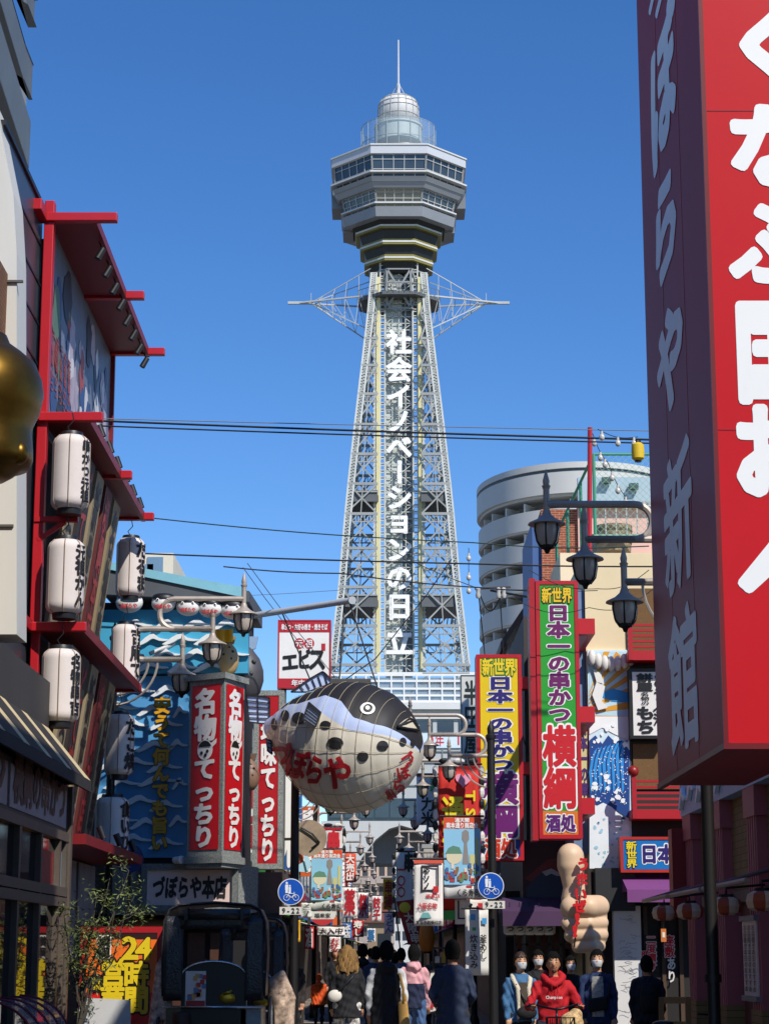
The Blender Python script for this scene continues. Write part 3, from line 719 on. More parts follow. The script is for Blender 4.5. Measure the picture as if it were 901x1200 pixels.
for i, (px_, yt, yb, w_) in enumerate(((153, 632, 699, 33), (147, 733, 801, 33), (140, 838, 908, 34), (131, 935, 1003, 40))):
    Y = 30.2; x0, x1, z0, z1 = rect(px_-w_/2, yt, px_+w_/2, yb, Y)
    make_lantern((x0+x1)/2, Y, z0, (x1-x0)/2, z1-z0, ('だるま', '吉庵て', 'たこ焼', '食いひ')[i], ('topmost lantern at the far end of the red canopies', 'second lantern from the top at the far end of the red canopies', 'third lantern down at the far end of the red canopies', 'lowest lantern, just above the small tree, at the far canopy end')[i])
# ---- fugu restaurant
fg = thing('fugu_restaurant', 'blue wave-painted restaurant with puffer fish masks under its roof', 'restaurant', (-3.3, 33.5, 0))
YZ = 32.0; zf_ = lambda py: zof(py, YZ); xz = lambda px, py=880: xof(px, py, YZ)
mb = MB(); mb.box((-9, YZ+.1, 0), (xz(284), 34.4, zf_(705))); mb.build('wall', M('1f2227', .7, .25, 1), fg)
blue = M('4f97cc', .5, .2, .9, streak=True); blue2 = M('3f9fc4', .5, .1, 1)
mb = MB(); mb.box((xz(95), YZ, zf_(1005)), (xz(221), YZ+.1, zf_(792))); wall1 = mb.build('wave_wall', blue, fg)
mb = MB(); mb.box((xz(95), YZ-.12, zf_(790)), (xz(290), YZ+.1, zf_(716))); wall2 = mb.build('upper_wave_wall', blue2, fg)
def crest(w_, h_):   # outline of one generic wave crest, counter-clockwise
    top = [(0, 0), (.12, .18), (.25, .42), (.4, .62), (.52, .66), (.6, .55), (.68, .42), (.82, .34), (1.0, .3)]
    bot = [(1.0, .24), (.85, .2), (.7, .22), (.6, .3), (.5, .36), (.42, .3), (.33, .16), (.2, .02), (.1, -.06)]
    return [(x*w_, y*h_) for x, y in bot[::-1]] + [(x*w_, y*h_) for x, y in top[::-1]]
rr_ = random.Random(11); foam = M('dfe6ea', .55, .08, 3); foam2 = M('e3e8ea', .5, .05, 3)
mb = MB()
for i, py in enumerate(range(815, 1000, 22)):
    for px_ in range(97 + (i % 2)*20, 205, 40):
        w_ = rr_.uniform(.5, .72); x = xz(px_+rr_.uniform(-6, 6), py); z = zf_(py+rr_.uniform(-4, 4)); w_ = min(w_, xz(220, py)-x)
        mb.prism(crest(w_, .27), (x, YZ-.06, z), (1, 0, 0), (0, 0, 1), (0, .056, 0))
mb.build('wave_relief', foam, wall1)
mb = MB()
for i, py in enumerate((740, 757, 774, 789)):
    for px_ in range(140 + (i % 2)*18, 262, 36):
        x = xz(px_+rr_.uniform(-5, 5), py); z = zf_(py)
        mb.prism(crest(rr_.uniform(.45, .62), .25), (x, YZ-.2, z), (1, 0, 0), (0, 0, 1), (0, .076, 0))
mb.build('wave_relief', foam2, wall2)
letters(wall1, lambda m, b, o: column(m, '安うて何んでも旨い', front(xz(190), YZ-.07, 0), 0, zf_(818), .27, (zf_(818)-zf_(998))/9, bold=b, off=o), M('d9a01c', .4, .1, 3), '3a3012', .045, .075, .02)
# roof canopy and the row of masks
mb = MB(); a0, a1 = P(160, 668, 31.2), P(272, 694, 31.2)
zA, zB = zf_(672), zf_(702)
mb.hexa([(xz(120), YZ-.45, zB), (xz(292), YZ-.45, zB-.12), (xz(292), YZ+3, zB), (xz(120), YZ+3, zB+.1), (xz(120), YZ-.45, zA+.05), (xz(292), YZ-.45, zB+.05), (xz(292), YZ+3, zB+.3), (xz(120), YZ+3, zA+.3)]); mb.build('roof', M('50555a', .6, .15, 1), fg)
mb = MB(); mb.hexa([(xz(125), YZ-.49, zA-.02), (xz(286), YZ-.49, zB-.06), (xz(286), YZ-.45, zB-.06), (xz(125), YZ-.45, zA-.02), (xz(125), YZ-.49, zA+.1), (xz(286), YZ-.49, zB+.1), (xz(286), YZ-.45, zB+.1), (xz(125), YZ-.45, zA+.1)]); mb.build('fascia', M('7fb9c8', .5, .1, 2), fg)
def mask(px_, py_, r, Y, label):
    c = P(px_, py_, Y); t = thing('puffer_mask', label, 'ornament', (c.x, c.y, c.z-r*.8), 'puffer fish masks under the roof')
    mb = MB(); mb.ball(c, (r*1.1, r*.8, r*.85), 20, 14); b = mb.build('face', M('e8e6e2', .45, .05, 3), t, smooth='all')
    mb = MB(); mb.grid(lambda u, v: (c.x+1.13*r*math.cos(R(25+130*u))*math.cos(R(70*v-5)), c.y-.83*r*math.cos(R(70*v-5))*.0-.83*r*math.sin(R(90))*math.cos(R(70*v-5))*math.sin(R(25+130*u)), c.z+.88*r*math.sin(R(20+65*v))), 12, 6); mb.build('black_cap', blackp, b, smooth=True)
    mb = MB()
    for s_ in (-1, 1): mb.ball((c.x+s_*r*.45, c.y-r*.72, c.z+r*.22), (r*.16, r*.08, r*.16), 10, 6)
    mb.build('eye', M('f2f2f2', .3, .02, 3), b, smooth=True)
    mb = MB()
    for s_ in (-1, 1): mb.ball((c.x+s_*r*.45, c.y-r*.79, c.z+r*.22), (r*.08, r*.04, r*.08), 8, 6)
    mb.build('pupil', blackp, b, smooth=True)
    mb = MB(); row(mb, 'づぼらや', front(c.x-r*.75, c.y-r*.80, c.z-r*.42), 0, r*1.5, 0, r*.42, bold=.05, off=.01); mb.build('lettering', M('b81a22', .5, .1, 3), b)
for i, (px_, py_) in enumerate(((152, 706), (192, 707), (221, 711), (247, 713), (273, 715))):
    mask(px_, py_, .17 if i else .19, 31.1, ('leftmost puffer mask under the roof, half behind the lantern', 'second puffer mask from the left under the roof', 'third, middle puffer mask under the roof', 'fourth puffer mask from the left under the roof', 'rightmost puffer mask under the roof by the lamp')[i])
# signboard over the entrance
x0, x1, z0, z1 = rect(165, 1012, 279, 1068, 31.0)
sb = thing('restaurant_signboard', 'stone framed cream signboard with black brush lettering over the entrance', 'sign', ((x0+x1)/2, 31.3, z0))
mb = MB(); mb.box((x0-1.6, 31.12, z0-.05), (x1, 32.0, z1)); mb.hexa([(x1, 31.12, z0-.05), (x1+.25, 31.6, z0), (x1+.25, 32, z0), (x1, 32, z0-.05), (x1, 31.12, z1), (x1+.25, 31.6, z1-.03), (x1+.25, 32, z1-.03), (x1, 32, z1)]); mb.build('stone_frame', stone, sb)
mb = MB(); fa = .09
for (a, b, c, d) in ((x0, z0, x1, z0+fa), (x0, z1-fa, x1, z1), (x0, z0+fa, x0+fa, z1-fa), (x1-fa, z0+fa, x1, z1-fa)): mb.box((a, 31.02, b), (c, 31.12, d))
mb.build('moulding', M('6d706b', .6, .6, 50), sb)
mb = MB(); mb.box((x0+fa, 31.08, z0+fa), (x1-fa, 31.118, z1-fa)); pn = mb.build('panel', M('dcc0b4', .5, .08, 2), sb)
mb = MB(); row(mb, 'づぼらや本店', front(x0+fa, 31.078, z0), .08, x1-x0-2*fa-.08, (z1-z0)/2, .34, 0, .045, .006, skew=.08); mb.build('lettering', M('16110f', .6, .1, 3), pn)
mb = MB(); mb.tube((x0+.5, 31.0, z1+.05), (x0+.62, 30.85, z1+.05), .05, .06, 8); mb.build('spotlight', white, sb)
# storefront below
mb = MB(); mb.box((-6, 31.6, 0), (xz(330), 31.9, zof(1070, 31.6))); mb.build('dark_entrance', M('14110f', .6, .3, 2), fg)
mb = MB(); mb.box((xz(288), 31.9, zof(1085, 31.9)), (xz(332), 32.2, zof(1022, 31.9))); mb.build('side_panel', M('6a4a3c', .6, .2, 2), fg)
mb = MB()
for k in range(8): mb.box((-5.0+.34*k, 31.5, .3), (-4.74+.34*k, 31.6, 1.9))
mb.build('door_panel', M('4a2c1c', .5, .3, 3), fg)
mb = MB(); mb.hexa([(-4.6, 31.0, zof(1086, 31)), (-2.4, 31.0, zof(1086, 31)), (-2.4, 31.6, zof(1072, 31)), (-4.6, 31.6, zof(1072, 31)), (-4.6, 31.0, zof(1084, 31)), (-2.4, 31.0, zof(1084, 31)), (-2.4, 31.6, zof(1070, 31)), (-4.6, 31.6, zof(1070, 31))]); mb.build('awning', M('a85a1c', .7, .15, 2), fg)
# two-faced red pillar sign
C0, CL, CR = P(260, 1000, 30.4), P(219, 1000, 30.8), P(284, 1000, 31.1)
zp0, zp1 = zof(1003, 30.4), zof(795, 30.4)
ps_ = thing('pillar_sign', 'red two-faced pillar sign in stone frame with white lettering and fish', 'sign', (C0.x, C0.y+.3, zp0))
def vert(p, z): return Vector((p.x, p.y, z))
back = Vector((CL.x+CR.x-C0.x, CL.y+CR.y-C0.y+.3, 0))
mb = MB(); pts = [CL, C0, CR, back]
cen = (CL+C0+CR+back)/4; cen = Vector((cen.x, cen.y, 0))
def grow(p, d): q = Vector((p.x, p.y, 0)); return q + (q-cen).normalized()*d
mb.hexa([vert(p, zp0) for p in pts] + [vert(p, zp1) for p in pts]); mb.build('body', stone, ps_)
for za_, zb_, d in ((zp0-.1, zp0, .06), (zp0-.16, zp0-.1, .0), (zp1, zp1+.09, .07)):
    mb = MB(); mb.hexa([vert(grow(p, d), za_) for p in pts] + [vert(grow(p, d), zb_) for p in pts]); mb.build('cap', stone, ps_)
for A, B, wid in ((CL, C0, .06), (C0, CR, .06)):
    A, B = Vector((A.x, A.y, 0)), Vector((B.x, B.y, 0)); u = (B-A); L_ = u.length; u.normalize()
    fr = (Vector((A.x, A.y, zp0)), u, Vector((0, 0, 1))); Hp = zp1-zp0
    pn = patch(ps_, fr, wid, .1, L_-wid, Hp-.07, M('c4101c', .4, .06, 1), .012, 'red_panel')
    wt = (L_-2*wid)
    def wr(m, b, o, fr=fr, L_=L_, wt=wt, Hp=Hp):
        column(m, '名物', fr, L_/2, Hp*.95, wt*.78, Hp*.15, bold=b, off=o); column(m, 'てっちり', fr, L_/2, Hp*.555, wt*.78, Hp*.127, bold=b, off=o)
    letters(pn, wr, 'ece6e0', None, .05, .07, .022)
    fx, fz = L_/2, Hp*.6; rx, rz = wt*.27, wt*.27 if wt > .35 else wt*.33
    body = [(fx+rx*math.cos(2*math.pi*j/18), fz+rz*math.sin(2*math.pi*j/18)) for j in range(18)]
    tail = [(fx+rx*.85, fz+.02), (fx+rx*1.45, fz+rz*.6), (fx+rx*1.5, fz+rz*1.05), (fx+rx*.7, fz+rz*.6)]
    ic = poly_patch(pn, fr, [body, tail], 'ece6e0', .022, 'fish_icon')
    poly_patch(ic, fr, [[(fx+rx*.9*math.cos(R(20+140*j/10)), fz+rz*.9*math.sin(R(20+140*j/10))) for j in range(11)]], '1a1718', .03, 'icon_back')
    poly_patch(ic, fr, [[(fx+rx*a+.03*math.cos(R(60*j)), fz+rz*b+.03*math.sin(R(60*j))) for j in range(6)] for a, b in ((-.4, -.3), (.1, -.55), (.35, -.15))], '1a1718', .03, 'icon_spot')
# second red sign further on
rt_, fr, Wd, Hd = signbox('red_sign', 'narrow red banner sign with white characters behind the puffer fish tail', 'sign', (303, 815, 326, 1012), 35.5, .5, 'b2101b', fmat=stone, fw=.09)
letters(rt_, lambda m, b, o: column(m, '珍味てっちり', fr, Wd/2, Hd*.86, Wd*.82, Hd*.85/6, bold=b, off=o), 'ece6e0', None, .045, .07, .015)
mb = MB(); x0, x1, z0, z1 = rect(300, 800, 331, 1020, 35.9); mb.bar(((x0+x1)/2, 36, z0), ((x0+x1)/2, 38, z0+1), .1); mb.build('bracket', iron, rt_)
# hanging fish ornaments beside the pillar
def ornament(px_, py_, Y, r, cols, label, fin):
    c = P(px_, py_, Y); t = thing('fish_ornament', label, 'ornament', (c.x, c.y, c.z-r*1.6))
    prof = [(0, -1.7), (.45, -1.55), (.8, -1.1), (1, -.4), (.98, .2), (.75, .9), (.4, 1.35), (.15, 1.6), (0, 1.7)]
    mb = MB(); mb.lathe([(a*r, b*r) for a, b in prof], c, 18); b_ = mb.build('body', M(cols[0], .5, .2, 3), t, smooth='all')
    mb = MB(); mb.prism([(-.5*r, 1.5*r), (0, 1.35*r), (.5*r, 1.5*r), (.65*r, 2.2*r), (-.65*r, 2.2*r)], c, (1, 0, 0), (0, 0, 1), (0, .06, 0)); mb.build('tail', M(cols[1], .5, .1, 3), t)
    mb = MB()
    for k, (a, b) in enumerate(((-.4, .3), (.3, -.1), (-.2, -.6), (.45, .6), (.1, 1.0))): mb.ball((c.x+a*r, c.y-r*(.93-.3*abs(b)), c.z+b*r), (.14*r, .06*r, .14*r), 8, 6)
    mb.build('spot', blackp, b_, smooth=True)
    mb = MB(); mb.path([(c.x, c.y, c.z+1.7*r), (c.x, c.y+.3, c.z+3*r), (c.x-.3, YZ+.2, c.z+3*r)], .02, 5); mb.build('hanger', iron, t)
ornament(289, 790, 33, .28, ('4c4a4d', '8fa9c9'), 'dark grey fish ornament hanging between pillar sign and pole', 1)
ornament(268, 772, 31.5, .16, ('b89a6c', '9c8052'), 'tan fish ornament hanging above the pillar sign', 1)
ornament(293, 908, 34, .16, ('8a6a55', '6a5040'), 'small brown fish ornament hanging beside the second red sign', 1)
c = P(263, 745, 31.4); yb_ = thing('yellow_plaque', 'small yellow wavy plaque above the pillar sign', 'ornament', (c.x, c.y, c.z-.15))
mb = MB(); mb.grid(lambda u, v: (c.x-.13+.26*u, c.y+.03*math.sin(u*12), c.z-.1+.2*v), 12, 1); mb.build('plate', M('d9a51a', .45, .1, 3), yb_, solid=.03)
mb = MB(); mb.bar((c.x, c.y+.02, c.z), (c.x, YZ+.1, c.z), .03); mb.build('arm', iron, yb_)
# pale poles that carry the puffer fish
mb = MB(); mb.tube(P(236, 731, 32.6), P(412, 703.5, 30.6), 0.05, .05, 12); mb.tube(P(411, 703.7, 30.65), P(413, 703.4, 30.55), .06, .06, 12)
tag(mb.build('support_pole', M('b9bcbf', .4, .06, 2), smooth=True), 'long pale steel pole reaching out from the blue restaurant roof', 'pole')
mb = MB(); mb.tube(P(176, 766, 31.7), P(272, 726, 32.4), .035, .035, 10); mb.tube(P(272, 726, 32.4), P(272, 716, 32.4), .035)
tag(mb.build('support_pole', M('b9bcbf', .4, .06, 2), smooth=True), 'thin pale brace pole slanting across the blue wave wall', 'pole')
# pale block beyond
x0, x1, z0, z1 = rect(163, 648, 203, 700, 70)
pb = thing('rooftop_block', 'pale square building top behind the blue restaurant roof', 'building', ((x0+x1)/2, 72, 0))
mb = MB(); mb.box((x0, 70, 0), (x1, 76, z1)); mb.build('wall', M('d6cdb8', .6, .08, .5), pb)
mb = MB(); mb.box((x1-.9, 69.95, z1-.9), (x1-.35, 70.02, z1-.15)); mb.build('window', M('6f8ba0', .2, .1, 1), pb); mb = MB(); mb.box((x0+.2, 69.95, z1-.9), (x0+.5, 70.02, z1-.4)); mb.build('window', M('6f8ba0', .2, .1, 1), pb)
# ============================================================ PUFFER FISH LANTERN
FY = 30.5
sF = lambda py: (P(451, py, FY)-P(450, py, FY)).length
fc = P(401, 868, FY)
fish = thing('puffer_fish_lantern', 'giant black and beige puffer fish lantern hanging over the street', 'lantern', (fc.x, fc.y, fc.z-1.4))
YAW = R(24); PIT = R(-5)
ax = Vector((math.cos(YAW)*math.cos(PIT), -math.sin(YAW)*math.cos(PIT), math.sin(PIT)))     # towards the head
sdv = Vector((-math.sin(YAW), -math.cos(YAW), 0))                              # the flank that faces the camera
upv = ax.cross(sdv) * -1
if upv.z < 0: upv = -upv
mpp = sF(872)
LEN = 196*mpp/ math.cos(YAW) * .93; RAD = 77*mpp
def frad(t):      # t 0 tail .. 1 head
    pts = [(0, .13), (.04, .2), (.12, .42), (.22, .66), (.36, .89), (.5, 1.0), (.64, 1.0), (.78, .88), (.88, .68), (.95, .44), (.985, .22), (1, .02)]
    for (a, b), (c, d) in zip(pts, pts[1:]):
        if t <= c:
            k = (t-a)/(c-a); return b+(d-b)*k
    return .02
_T = np.linspace(0, 1, 201); _Rr = np.array([frad(t) for t in _T])
for _ in range(14): _Rr[1:-1] = (_Rr[:-2]+2*_Rr[1:-1]+_Rr[2:])/4
def fpt(t, a):   # a: angle, 0 = camera flank, +90 = back, -90 = belly
    r = float(np.interp(t, _T, _Rr))*RAD
    cen = fc + ax*((t-.5)*LEN) + upv*((-.05 - .22*(t-.55)**2*1.0 + (.30*(max(0, .35-t))/.35)**1.0*.9)*RAD)
    k = 1.02 if a < 0 else .93
    return cen + sdv*(r*math.cos(a)*1.0) + upv*(r*math.sin(a)*k)
def b_black(t): return R(float(np.interp(t, [0, .1, .3, .5, .62, .72, .82, .9, 1], [88, 52, 42, 45, 38, 23, 22, 26, 30])))
def b_blue(t): return R(float(np.interp(t, [0, .1, .3, .5, .62, .72, .82, .9, 1], [-60, 14, 20, 26, 16, 9, 11, 14, 15])))
NT = 84; rowsA = []
mb = MB(); segs = [(6, 0), (3, 1), (10, 2)]
us = [i/NT for i in range(NT+1)]
def ring(t):
    a1, a2 = b_black(t), b_blue(t); out = []
    # from back (90) down camera side to belly (-90), then mirrored
    for k in range(9): out.append(R(90)+(a1-R(90))*k/8)
    for k in range(1, 5): out.append(a1+(a2-a1)*k/4)
    for k in range(1, 15): out.append(a2+(R(-90)-a2)*k/14)
    return out
mats_f = [M('221e1d', .6, .15, 2), M('b0bddb', .6, .08, 2), M('d3c9b4', .65, .1, 2)]
half = len(ring(.5))
# the ring is mirrored to the far flank: angle a -> pi - a
V = []
for t in us:
    A = ring(t); full = A + [math.pi-a for a in A[::-1][1:-1]]
    # panels bulge a little between the ribs
    for a in full:
        f = (t*13) % 1.0; g = ((a-R(-90))/R(180)*9) % 1.0
        p = fpt(t, a); cen = fc + ax*((t-.5)*LEN)
        bul = .010*(math.sin(math.pi*g)) + .006*math.sin(math.pi*f)
        V.append(p + (p-cen).normalized()*bul)
nf = 2*half-2; F = []; MI = []
for i in range(NT):
    for j in range(nf):
        j2 = (j+1) % nf; F.append((i*nf+j, (i+1)*nf+j, (i+1)*nf+j2, i*nf+j2))
        jj = j if j < half-1 else (nf-1-j)
        MI.append(0 if jj < 8 else 1 if jj < 12 else 2)
mb.v = [tuple(v) for v in V]; mb.f = [list(f) for f in F]; mb.m = MI
cap = len(mb.v); mb.f.append(list(range(nf))); mb.m.append(1)
body = mb.build('body', mats_f, fish, smooth='all', weld=True)
bv = BVHTree.FromPolygons([Vector(v) for v in V], F)
def onfish(px_, py_, off=.015):
    d = ray(px_, py_).normalized(); h = bv.ray_cast(Vector((0, 0, CAMZ)), d)
    if h[0] is None:
        h = bv.find_nearest(P(px_, py_, FY-.8))
    n = h[1]
    if n.dot(d) > 0: n = -n
    return h[0] + n*off
def decal(pts_tri, name, matl, parent=body, off=.015):
    vs_, fs = pts_tri; bm = bmesh.new(); bvs = [bm.verts.new((x, y, 0)) for x, y in vs_]
    for f in fs:
        try: bm.faces.new([bvs[i] for i in f])
        except ValueError: pass
    for _ in range(4):
        es = [e for e in bm.edges if e.calc_length() > 5]
        if not es: break
        bmesh.ops.subdivide_edges(bm, edges=es, cuts=1)
        bmesh.ops.triangulate(bm, faces=[f for f in bm.faces if len(f.verts) > 3])
    bm.verts.index_update(); m = MB(); m.add([onfish(v.co.x, v.co.y, off) for v in bm.verts], [[v.index for v in f.verts] for f in bm.faces]); bm.free()
    return m.build(name, matl, parent)
def disc(cx_, cy_, rx, ry, rot=0, n=20):
    vs_ = [(cx_, cy_)]; 
    for k in range(n):
        t = 2*math.pi*k/n; a, b = rx*math.cos(t), ry*math.sin(t); vs_.append((cx_+a*math.cos(rot)-b*math.sin(rot), cy_+a*math.sin(rot)+b*math.cos(rot)))
    return vs_, [(0, 1+k, 1+(k+1) % n) for k in range(n)]
blk = M('1a1817', .55, .1, 3)
for cx_, cy_, rx, ry in ((335, 839, 5, 6.5), (322, 849, 3.2, 7), (351, 842, 8, 7), (382, 850, 6.5, 5), (393, 871, 9.5, 7), (425, 886.5, 6.5, 6), (448, 874, 6.5, 6), (471.5, 869.5, 4, 5), (483, 871, 2.8, 4.8)):
    decal(disc(cx_, cy_, rx, ry), 'spot', blk)
e1 = decal(disc(430.5, 831, 8.5, 6.8), 'eye', M('efeae0', .4, .03, 3), off=.02)
decal(disc(430.8, 831, 5.2, 4.4), 'iris', blk, e1, .03); decal(disc(430.5, 831, 2.6, 2.4), 'pupil', M('efeae0', .4, .03, 3), e1, .04)
# beak and mouth
bk = decal(([(464, 852), (472, 845), (480, 841), (484, 846), (488.5, 856), (476, 855)], [(0, 5, 1), (1, 5, 4, 3), (1, 3, 2)]), 'beak', M('c9bda4', .5, .05, 3), off=.03)
mb = MB()
for pl in ([(464, 852), (474, 849), (481, 846), (488, 856)], [(466, 852), (478, 843.5), (483, 846), (488, 855)], [(464, 852.5), (476, 855), (488, 856.5)]):
    mb.path([onfish(x, y, .04) for x, y in pl], .018, 5)
mb.build('beak_line', blk, bk)
# rib wires over the paper
mb = MB()
for k in range(2, 13):
    t = k/13.3; mb.path([fpt(t, R(80-170*j/24))+ (fpt(t, R(80-170*j/24))-fc).normalized()*.022 for j in range(25)], .0042, 4)
mb.build('rib', M('a3957c', .7, .1, 3), body)
mb = MB()
for k in range(1, 9):
    a = R(-90+20*k); 
    if a > R(10): continue
    mb.path([fpt(t, a)+(fpt(t, a)-fc).normalized()*.022 for t in [.05+.93*j/30 for j in range(31)]], .0042, 4)
mb.build('hoop', M('a3957c', .7, .1, 3), body)
# red lettering on the flank and, small, down the head
g = MB(); fr0 = (Vector(), Vector((1, 0, 0)), Vector((0, 1, 0)))
def put_px(ch, cx_, cy_, w_, h_, rot, bold, matl):
    vs_, fs, hs_ = glyph(ch, bold); n0 = len(_gl[ch][0]); nf0 = len(_gl[ch][1])
    def tr(a, b): a, b = (a-.5)*w_, -(b-.37)*h_; return (cx_+a*math.cos(rot)-b*math.sin(rot), cy_+a*math.sin(rot)+b*math.cos(rot))
    q = [tr(a, b) for a, b in vs_]
    o = decal((q[:n0], [f[::-1] for f in fs[:nf0]]), 'letter', matl, off=.03)
    m = MB(); m.add([onfish(x, y, .031+h*6) for (x, y), h in zip(q[n0:], hs_[n0:])], [[i-n0 for i in f][::-1] for f in fs[nf0:]])
    ORG_ = ORG[o.name]; m.build('letter_edge', matl, o)
rm = M('a8141c', .55, .1, 3)
for ch, cx_, cy_, w_, h_, rot in (('づ', 330, 884, 24, 34, .25), ('ぼ', 350, 895, 26, 36, .25), ('ら', 370, 902, 24, 36, .2), ('や', 396, 905, 34, 40, .15)):
    put_px(ch, cx_, cy_, w_, h_, rot, .04, rm)
for ch, cx_, cy_, s_ in (('づ', 476, 889, 15), ('ぼ', 471, 904.5, 15), ('ら', 466, 920, 15), ('や', 459, 935, 14)):
    put_px(ch, cx_, cy_, s_*1.05, s_*1.1, -.3 if ch != 'や' else .2, .04, rm)
# fins
finm = M('b9c7e6', .6, .05, 3)
def fin(outline, rays, name, Y):
    pw = [P(x, y, Y) for x, y in outline]; t = MB(); d = Vector((0, .05, 0)); n = len(pw)
    t.add([p for p in pw] + [p+d for p in pw], [tuple(range(n)), tuple(range(n, 2*n))[::-1]] + [(i, i+n, (i+1) % n+n, (i+1) % n) for i in range(n)])
    o = t.build(name, finm, fish); m = MB()
    for a, b in rays: m.bar(P(*a, Y-.02), P(*b, Y-.02), .014)
    for i in range(n): m.bar(P(*outline[i], Y-.02), P(*outline[(i+1) % n], Y-.02), .022)
    m.build('fin_ray', blk, o)
ft = fpt(.02, 0); TYY = ft.y + .2
fin([(289, 815), (306, 816), (316, 818), (316, 848), (306, 848), (292, 846)], [((290, 821), (315, 824)), ((290, 828), (315, 830)), ((291, 835), (315, 836)), ((291, 841), (315, 842)), ((302, 816), (303, 847))], 'tail_fin', TYY)
yd = fpt(.25, R(80)).y
fin([(341, 811), (362, 796), (378, 787), (381, 789), (391, 799), (380, 804), (360, 811)], [((352+7*k, 804-4.0*k), (356+7*k, 809-1.7*k)) for k in range(5)], 'dorsal_fin', yd)
pc = onfish(366, 838, .0); 
fin([(362, 823), (376, 835), (370, 852), (355, 843)], [((363, 826+0*k), (374-2*k, 836+4*k)) for k in range(1)] + [((361.5-1.2*k, 827+3.3*k), (375-1.1*k, 838+3*k)) for k in range(5)], 'pectoral_fin', pc.y-.2)
fin([(312, 866), (318, 868), (319, 884), (314, 880)], [((313, 870), (318, 872)), ((313, 875), (318, 877))], 'pelvic_fin', fpt(.08, R(-30)).y-.1)
# suspension wires
mb = MB(); a = fpt(.45, R(90)); b = fpt(.7, R(90)); c_ = fpt(.3, R(90))
mb.path([a, P(404, 706, 30.7)], .012, 5); mb.path([c_, P(330, 716, 31.6)], .012, 5); mb.path([b, P(409, 704, 30.65)], .012, 5)
mb.build('suspension_wire', blackp, fish)
mb = MB(); mb.box(fpt(.52, R(86))-Vector((.26, .08, .02)), fpt(.52, R(86))+Vector((.34, .22, .05))); mb.build('top_hatch', M('4a4540', .6, .15, 3), fish)
# ============================================================ RIGHT SIDE
XR1, YR1 = 4.2, 28.9
rs = thing('corner_restaurant', 'shaded corner restaurant with pink columns and tan tiles under the big red sign', 'restaurant', (6, 22, 0))
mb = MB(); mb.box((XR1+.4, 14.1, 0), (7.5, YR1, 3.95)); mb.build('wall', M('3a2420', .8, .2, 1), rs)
mb = MB(); mb.box((XR1+.1, 14.1, 3.95), (7.5, YR1-.1, 4.05)); mb.build('flat_roof', M('5a5450', .8, .15, 1), rs)
shade_b = thing('shade_building', 'unseen wedge shaped brown building added to shade the left shop', 'building', (6, -5, 0))  # added out of view; wedge cut along the sun to shade the left shop
mb = MB(); mb.prism([(3.4, -25), (10, -25), (10, 1.7), (3.4, 11.9)], (0, 0, 0), (1, 0, 0), (0, 1, 0), (0, 0, 16)); mb.build('wall', M('4a3c36', .8, .2, 1), shade_b)
for k in range(9):
    for z in (4.2, 7.4, 10.6): mb = MB(); mb.box((3.37, 10.2-k*3.6, z), (3.42, 8.3-k*3.6, z+1.6)); mb.build('window', M('20262b', .1, .2, 1), shade_b)
rb = thing('shade_blocker', 'added unseen pale billboard on steel posts above the corner restaurant', 'blocker', (6.15, 14.5, 4.5))  # unseen panel, added and sized only to cast shade on the wave wall
mb = MB(); mb.box((6.0, 12.0, 14.6), (6.3, 16.75, 22.3)); mb.build('panel', M('b9b4aa', .6, .1, 1), rb)
mb = MB()
for y in (14.4, 16.4): mb.box((6.05, y, 4.05), (6.25, y+.2, 14.6))
mb.build('post', iron, rb)
tile = brick_mat('9c7a48', '8f6e40', '4a3a24', 6, axis='yz', bw=.5, rh=.5)
ZB = 3.46
mb = MB(); mb.box((XR1+.1, 14.2, 2.35), (XR1+.4, YR1-.05, ZB)); mb.build('tile_panel', tile, rs)
mb = MB(); mb.box((XR1-.06, 14.2, ZB), (XR1+.38, YR1+.05, 4.02)); wb = mb.build('wave_band', M('8fb0cc', .5, .1, 1), rs)
mb = MB()
for k in range(15):
    y = YR1-.15-k*.78; mb.prism(crest(.6, .42), (XR1-.066, y, ZB+.1+.08*(k % 2)), (0, -1, 0), (0, 0, 1), (-.05, 0, 0))
mb.build('wave_relief', M('e6e9ee', .5, .05, 2), wb)
pink = M('a5525a', .55, .15, 2, streak=True)
for y in (28.8, 26.3, 23.9, 21.5, 19.2):
    mb = MB(); mb.box((XR1-.02, y-.62, .98), (XR1+.2, y, 3.12)); mb.box((XR1-.05, y-.68, 3.12), (XR1+.2, y+.05, ZB))
    for k in range(4): mb.box((XR1-.032, y-.55+.14*k, .98), (XR1-.018, y-.49+.14*k, 3.12))
    mb.build('column', pink, rs)
    mb = MB(); mb.box((XR1-.04, y-.66, 0), (XR1+.2, y+.03, .98)); mb.build('plinth', tile, rs)
for y in (27.9, 25.4, 23.0, 20.6):
    mb = MB(); mb.box((XR1+.16, y-1.4, .3), (XR1+.4, y+.1, 2.2)); mb.build('recess_panel', M('5a171a', .6, .3, 2), rs)
    mb = MB(); mb.box((XR1+.06, y-1.5, 2.2), (XR1+.42, y+.2, 2.34)); mb.build('lintel', M('4a4440', .6, .2, 2), rs)
mb = MB(); mb.box((XR1-.2, YR1-.02, 2.1), (XR1+.3, YR1+.35, 3.3)); mb.build('red_fin', M('8a1016', .5, .1, 2), rs)
